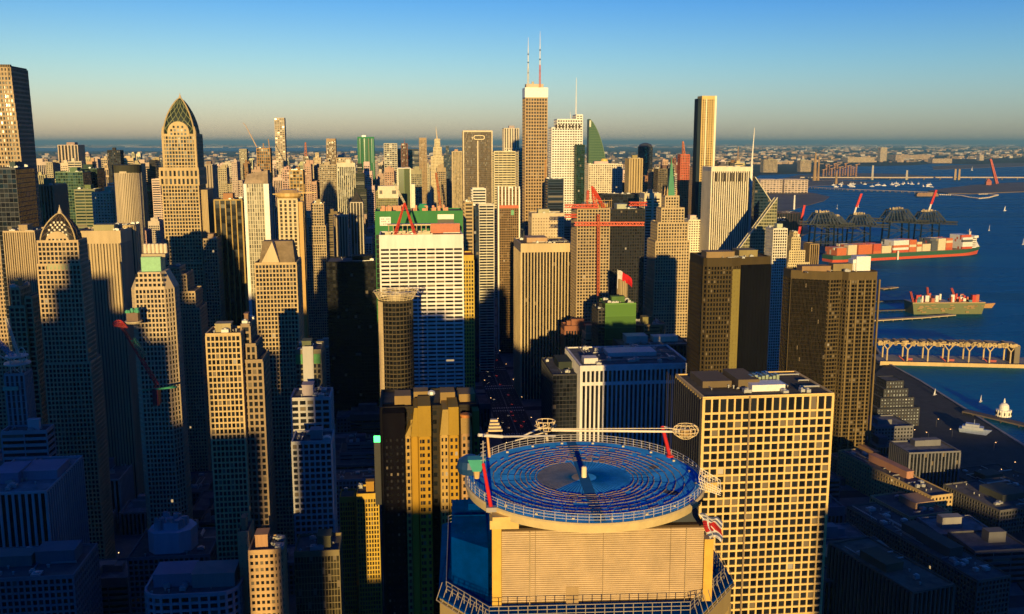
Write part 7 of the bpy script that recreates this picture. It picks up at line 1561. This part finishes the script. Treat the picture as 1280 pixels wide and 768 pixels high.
m = MB(); m.box(-2.2, 2.2, .3, .9, -40, 4.2); bk_ = m.build('sign_mount', PAINT, o, (.03, .03, .03)); o.location.z += 0

# ------------------------------------------------------------------ labels of the crowd (None: the photograph shows nothing of it)
CROWD = {0: None, 1: None, 2: 'slim brown block below the green-spired tower', 3: None, 4: None, 5: None, 6: None, 7: None, 8: None, 9: None, 10: None, 11: None, 12: None, 13: 'plain tan two-part block showing above the black and gold striped tower', 14: None, 15: None, 16: None, 17: None, 18: None, 19: None, 20: None, 21: None, 22: 'small dull tan block right of the thin pale tower', 23: None, 24: None, 25: None, 26: None, 27: None, 28: None, 29: None, 30: None, 31: 'slim pinkish tan stepped block just left of the pale round tower', 32: None, 33: None, 34: None, 35: None, 36: None, 37: None, 38: 'small cream stepped block just right of the green slab tower', 39: None, 40: None, 41: None, 42: None, 43: None, 44: None, 45: None, 46: 'small slate block below the tan domed tower', 47: None, 48: None, 49: None, 50: None, 51: 'slim dull tan block showing above the olive gridded block', 52: None, 53: None, 54: None, 55: None, 56: None, 57: None, 58: None, 59: 'slim tan block left of the green slab tower', 60: None, 61: None, 62: None, 63: None, 64: None, 65: None, 66: None, 67: 'slim pale block just right of the white gridded block', 68: None, 69: None, 70: 'slim brown two-part block showing above the white-edged tower', 71: 'slim brick red two-part block behind the green-spired tower', 72: None, 73: None, 74: None, 75: None, 76: None, 77: None, 78: None, 79: None, 80: None, 81: None, 82: None, 83: 'small grey block below the twin-antenna tower', 84: None, 85: None, 86: 'slim dull tan block right of the thin pale tower', 87: None, 88: 'slim tan block showing above the pale round tower', 89: 'small brown block just right of the thin pale tower', 90: 'slim tan block below the cream pinnacled tower', 91: 'small pinkish tan block behind the green-spired tower', 92: None, 93: None, 94: None, 95: None, 96: None, 97: None, 98: None, 99: None, 100: 'slim cream block left of the green slab tower', 101: None, 102: None, 103: None, 104: None, 105: None, 106: None, 107: None, 108: 'plain dull tan two-part block just left of the tan domed tower', 109: None, 110: None, 111: None, 112: None, 113: 'slim pinkish tan block just right of the thin pale tower', 114: None, 115: None, 116: None, 117: None, 118: None, 119: None, 120: None, 121: None, 122: None, 123: None, 124: None, 125: None, 126: 'plain pale block just left of the tan domed tower', 127: None, 128: None, 129: None, 130: None, 131: None, 132: None, 133: None, 134: None, 135: None, 136: None, 137: 'small pinkish tan block below the green-spired tower', 138: None, 139: None, 140: None, 141: None, 142: None, 143: None, 144: 'slim dull tan two-part block just left of the green hoarding', 145: None, 146: None, 147: 'slim buff block showing above the pale round tower', 148: None, 149: None, 150: None, 151: None, 152: None, 153: None, 154: None, 155: None, 156: None, 157: None, 158: None, 159: None, 160: None, 161: None, 162: None, 163: None, 164: None, 165: 'small dark block behind the white striped slab', 166: None, 167: None, 168: None, 169: None, 170: None, 171: None, 172: None, 173: 'small buff block just right of the thin pale tower', 174: None, 175: None, 176: None, 177: None, 178: None, 179: None, 180: None, 181: None, 182: None, 183: None, 184: None, 185: None, 186: None, 187: None, 188: None, 189: None, 190: 'plain tan two-part block showing above the olive gridded block', 191: None, 192: None, 193: 'small slate block showing above the pale round tower', 194: None, 195: 'small tan stepped block behind the white striped slab', 196: None, 197: None, 198: None, 199: None, 200: None, 201: None, 202: None, 203: None, 204: None, 205: None, 206: None, 207: 'plain pale block just right of the tall rippling tower', 208: None, 209: None, 210: None, 211: None, 212: None, 213: 'small slate block just left of the tan domed tower', 214: None, 215: None, 216: None, 217: None, 218: None, 219: 'small cream block just left of the thin pale tower', 220: None, 221: None, 222: None, 223: None, 224: None, 225: None, 226: 'plain pale block showing above the black and gold striped tower', 227: None, 228: 'small tan block just right of the green slab tower', 229: None, 230: 'small dull tan block behind the white striped slab', 231: None, 232: None, 233: None, 234: None, 235: None, 236: None, 237: None, 238: None, 239: None, 240: None, 241: None, 242: 'slim dull tan block below the white needle tower', 243: None, 244: None, 245: None, 246: None, 247: None, 248: None, 249: None, 250: None, 251: 'small pinkish tan block just left of the cream pinnacled tower', 252: None, 253: None, 254: None, 255: None, 256: 'slim buff two-part block showing above the white rounded apartment block', 257: 'slim tan two-part block right of the green slab tower', 258: None, 259: None, 260: None, 261: None, 262: None, 263: 'plain tan block showing above the olive gridded block', 264: None, 265: 'plain cream block showing above the green glass block, leftmost one', 266: None, 267: None, 268: None, 269: None, 270: None, 271: None, 272: None, 273: None, 274: None, 275: None, 276: None, 277: None, 278: None, 279: None, 280: None, 281: None, 282: None, 283: None, 284: 'slim cream block showing above the pale-strip tower', 285: None, 286: 'plain pinkish tan block behind the green-spired tower', 287: None, 288: 'small pale block showing above the white rounded apartment block', 289: None, 290: 'small tan block below the twin-antenna tower', 291: None, 292: None, 293: 'plain slate block below the twin-antenna tower', 294: 'plain cream block showing above the massive black slab', 295: None, 296: 'slim buff stepped block below the thin pale tower', 297: None, 298: None, 299: None, 300: None, 301: 'slim tan block just right of the white gridded block', 302: None, 303: None, 304: None, 305: 'slim tan two-part block right of the thin pale tower', 306: None, 307: None, 308: 'slim cream block just left of the cream pinnacled tower', 309: None, 310: None, 311: None, 312: 'slim pale block just right of the tan domed tower', 313: 'slim buff block just right of the gabled tower', 314: None, 315: None, 316: None, 317: None, 318: None, 319: None, 320: None, 321: None, 322: 'plain pinkish tan block behind the white striped slab', 323: None, 324: None, 325: None, 326: None, 327: None, 328: None, 329: None, 330: None, 331: None, 332: None, 333: None, 334: None, 335: None, 336: None, 337: None, 338: None, 339: 'slim pinkish tan block showing above the massive black slab', 340: 'slim pale stepped block below the green slab tower', 341: None, 342: None, 343: None, 344: None, 345: None, 346: None, 347: 'slim tan block just left of the cream pinnacled tower', 348: None, 349: None, 350: None, 351: None, 352: None, 353: None, 354: None, 355: None, 356: None, 357: None, 358: None, 359: None, 360: None, 361: 'small dull tan two-part block below the green-spired tower', 362: None, 363: None, 364: None, 365: 'slim pinkish tan block just right of the orange-red tower', 366: None, 367: None, 368: None, 369: None, 370: None, 371: None, 372: None, 373: None, 374: None, 375: None, 376: None, 377: None, 378: 'small pale block showing above the green glass block', 379: 'small dull tan block showing above the black and gold striped tower', 380: 'plain buff block just right of the tall rippling tower', 381: None, 382: None, 383: None, 384: None, 385: 'plain tan two-part block just left of the green glass block', 386: 'slim pale block below the green-spired tower', 387: None, 388: None, 389: None, 390: None, 391: 'slim buff block just left of the thin pale tower', 392: None, 393: None, 394: None, 395: None, 396: None, 397: 'small pale block just right of the thin pale tower', 398: None, 399: None, 400: 'plain pale block showing above the white rounded apartment block', 401: None, 402: None, 403: None, 404: None, 405: None, 406: 'small slate block behind the white striped slab', 407: None, 408: None, 409: None, 410: 'plain brick red block below the tower with red booms', 411: None, 412: 'plain pale stepped block showing above the pale round tower', 413: None, 414: None, 415: None, 416: None, 417: None, 418: 'plain dull tan two-part block below the tower with red booms', 419: 'small grey two-part block just right of the green slab tower', 420: None, 421: None, 422: None, 423: None, 424: None, 425: None, 426: None, 427: None, 428: None, 429: None, 430: None, 431: 'slim buff block just left of the cream pinnacled tower', 432: None, 433: 'plain dark block showing above the pale round tower', 434: None, 435: None, 436: 'plain pinkish tan block showing above the pale round tower', 437: None, 438: None, 439: None, 440: None, 441: None, 442: None, 443: None, 444: None, 445: None, 446: None, 447: None, 448: 'plain tan block behind the green-spired tower', 449: None, 450: 'plain cream block showing above the green glass block, rightmost one', 451: None, 452: None, 453: None, 454: 'small grey block below the tan domed tower', 455: None, 456: None, 457: None, 458: None, 459: 'plain pale two-part block showing above the white-edged tower', 460: None, 461: None, 462: None, 463: None, 464: None, 465: None, 466: None, 467: None, 468: None, 469: None, 470: None, 471: None, 472: None, 473: None, 474: None, 475: 'small dull tan block just right of the tall rippling tower', 476: 'slim pale block below the thin pale tower', 477: None, 478: None, 479: None, 480: None, 481: None, 482: 'plain tan block showing above the white-edged tower', 483: None, 484: None, 485: None, 486: 'small pinkish tan block just left of the green-spired tower', 487: None, 488: 'small pale block behind the olive green tower', 489: None, 490: None, 491: None, 492: None, 493: None, 494: None, 495: None, 496: None, 497: None, 498: 'small cream two-part block below the tan domed tower', 499: None, 500: 'small buff block right of the thin pale tower', 501: None, 502: None, 503: None, 504: None, 505: None, 506: 'small pale block just right of the green slab tower', 507: None, 508: 'slim dark stepped block just left of the tan domed tower', 509: None, 510: None, 511: None, 512: None, 513: None, 514: None, 515: 'slim dark stepped block below the green slab tower', 516: None, 517: None, 518: None, 519: None, 520: None, 521: None, 522: None, 523: 'slim grey block just right of the green slab tower', 524: None, 525: 'plain buff block showing above the white rounded apartment block', 526: None, 527: None, 528: None, 529: None, 530: None, 531: None, 532: 'small pinkish tan block showing above the green glass block', 533: 'slim cream two-part block just left of the tan domed tower', 534: None, 535: None, 536: None, 537: None, 538: None, 539: None, 540: None, 541: None, 542: None, 543: None, 544: None, 545: 'small brown stepped block just left of the thin pale tower', 546: None, 547: None, 548: None, 549: None, 550: 'plain tan two-part block just right of the green glass block', 551: None, 552: None, 553: None, 554: None, 555: None, 556: None, 557: None, 558: 'slim pinkish tan two-part block just left of the white-edged tower', 559: None, 560: None, 561: None, 562: None, 563: None, 564: None, 565: None, 566: None, 567: None, 568: None, 569: None, 570: None, 571: None, 572: None, 573: None, 574: None, 575: None, 576: None, 577: None, 578: 'small cream two-part block showing above the pale round tower', 579: None, 580: None, 581: None, 582: None, 583: None, 584: None, 585: 'small dull tan block behind the green-spired tower', 586: 'plain pale two-part block left of the green slab tower', 587: None, 588: None, 589: None, 590: None, 591: 'small brown block behind the white striped slab', 592: None, 593: None, 594: None, 595: None, 596: None, 597: 'slim brown block showing above the massive black slab', 598: None, 599: None, 600: None, 601: None, 602: None, 603: 'slim dull tan block just right of the olive green tower', 604: None, 605: 'small dark block just right of the green slab tower', 606: None, 607: None, 608: None, 609: None, 610: None, 611: None, 612: None, 613: None, 614: None, 615: None, 616: None, 617: 'small cream block behind the white striped slab', 618: 'plain grey two-part block just left of the green hoarding', 619: 'slim tan block just right of the pale round tower', 620: None, 621: 'small pale grey block just right of the mint-capped tower', 622: None, 623: None, 624: None, 625: 'low dark block just left of the stepped tan corner tower', 626: 'slim pale grey block below the gabled tower', 627: 'low grey block below the massive black slab, rightmost one', 628: None, 629: None, 630: None, 631: None, 632: 'small dark block left of the ochre ribbed tower', 633: 'slim grey block below the tall rippling tower', 634: None, 635: None, 636: 'slim pale grey block just left of the ochre ribbed tower', 637: 'slim dark block just left of the harbour house', 638: None, 639: None, 640: None, 641: None, 642: 'low grey block showing above the harbour house', 643: None, 644: None, 645: None, 646: 'slim dark block just right of the ochre ribbed tower', 647: 'slim pale grey block below the ochre ribbed tower', 648: 'low pale grey block below the harbour house, leftmost one', 649: 'low dark block below the massive black slab', 650: 'low pale grey block below the harbour house, rightmost one', 651: 'low dark block right of the harbour house', 652: None, 653: 'low pale grey block below the black-domed tower', 654: None, 655: None, 656: None, 657: 'low grey block just left of the harbour house', 658: 'low pale grey block below the mint-capped tower', 659: None, 660: None, 661: None, 662: 'low grey block right of the bronze balcony tower', 663: 'slim grey block just right of the ochre ribbed tower', 664: None, 665: None, 666: 'small grey block below the tall rippling tower', 667: None, 668: 'low grey block below the massive black slab, leftmost one', 669: None, 670: None, 671: None, 672: None, 673: None, 674: None, 675: None, 676: None, 677: None, 678: 'slim pale grey block below the black-domed tower', 679: None, 680: None, 681: None, 682: None, 683: None}
for i, rec in enumerate(FILL):
    lb = CROWD.get(i, 'city building number %d of the middle distance' % i)
    if lb is None: bpy.data.objects.remove(rec[0], do_unlink=True)
    else: rec[0]['label'] = lb

# ------------------------------------------------------------------ the air
HAZE = HAZE_DENSITY = 2.4e-5
if HAZE > 0:
    m = bpy.data.materials.new('haze_air'); m.use_nodes = True; t = m.node_tree; t.nodes.remove(t.nodes['Principled BSDF'])
    pv_ = t.nodes.new('ShaderNodeVolumePrincipled'); pv_.inputs['Density'].default_value = HAZE; pv_.inputs['Color'].default_value = (.19, .43, .62, 1); pv_.inputs['Anisotropy'].default_value = 0.0
    t.links.new(pv_.outputs[0], t.nodes['Material Output'].inputs['Volume'])
    mb = MB(); mb.box(-180000, 180000, -7000, 270000, -3, 480); o = mb.build('haze', m); o['kind'] = 'stuff'
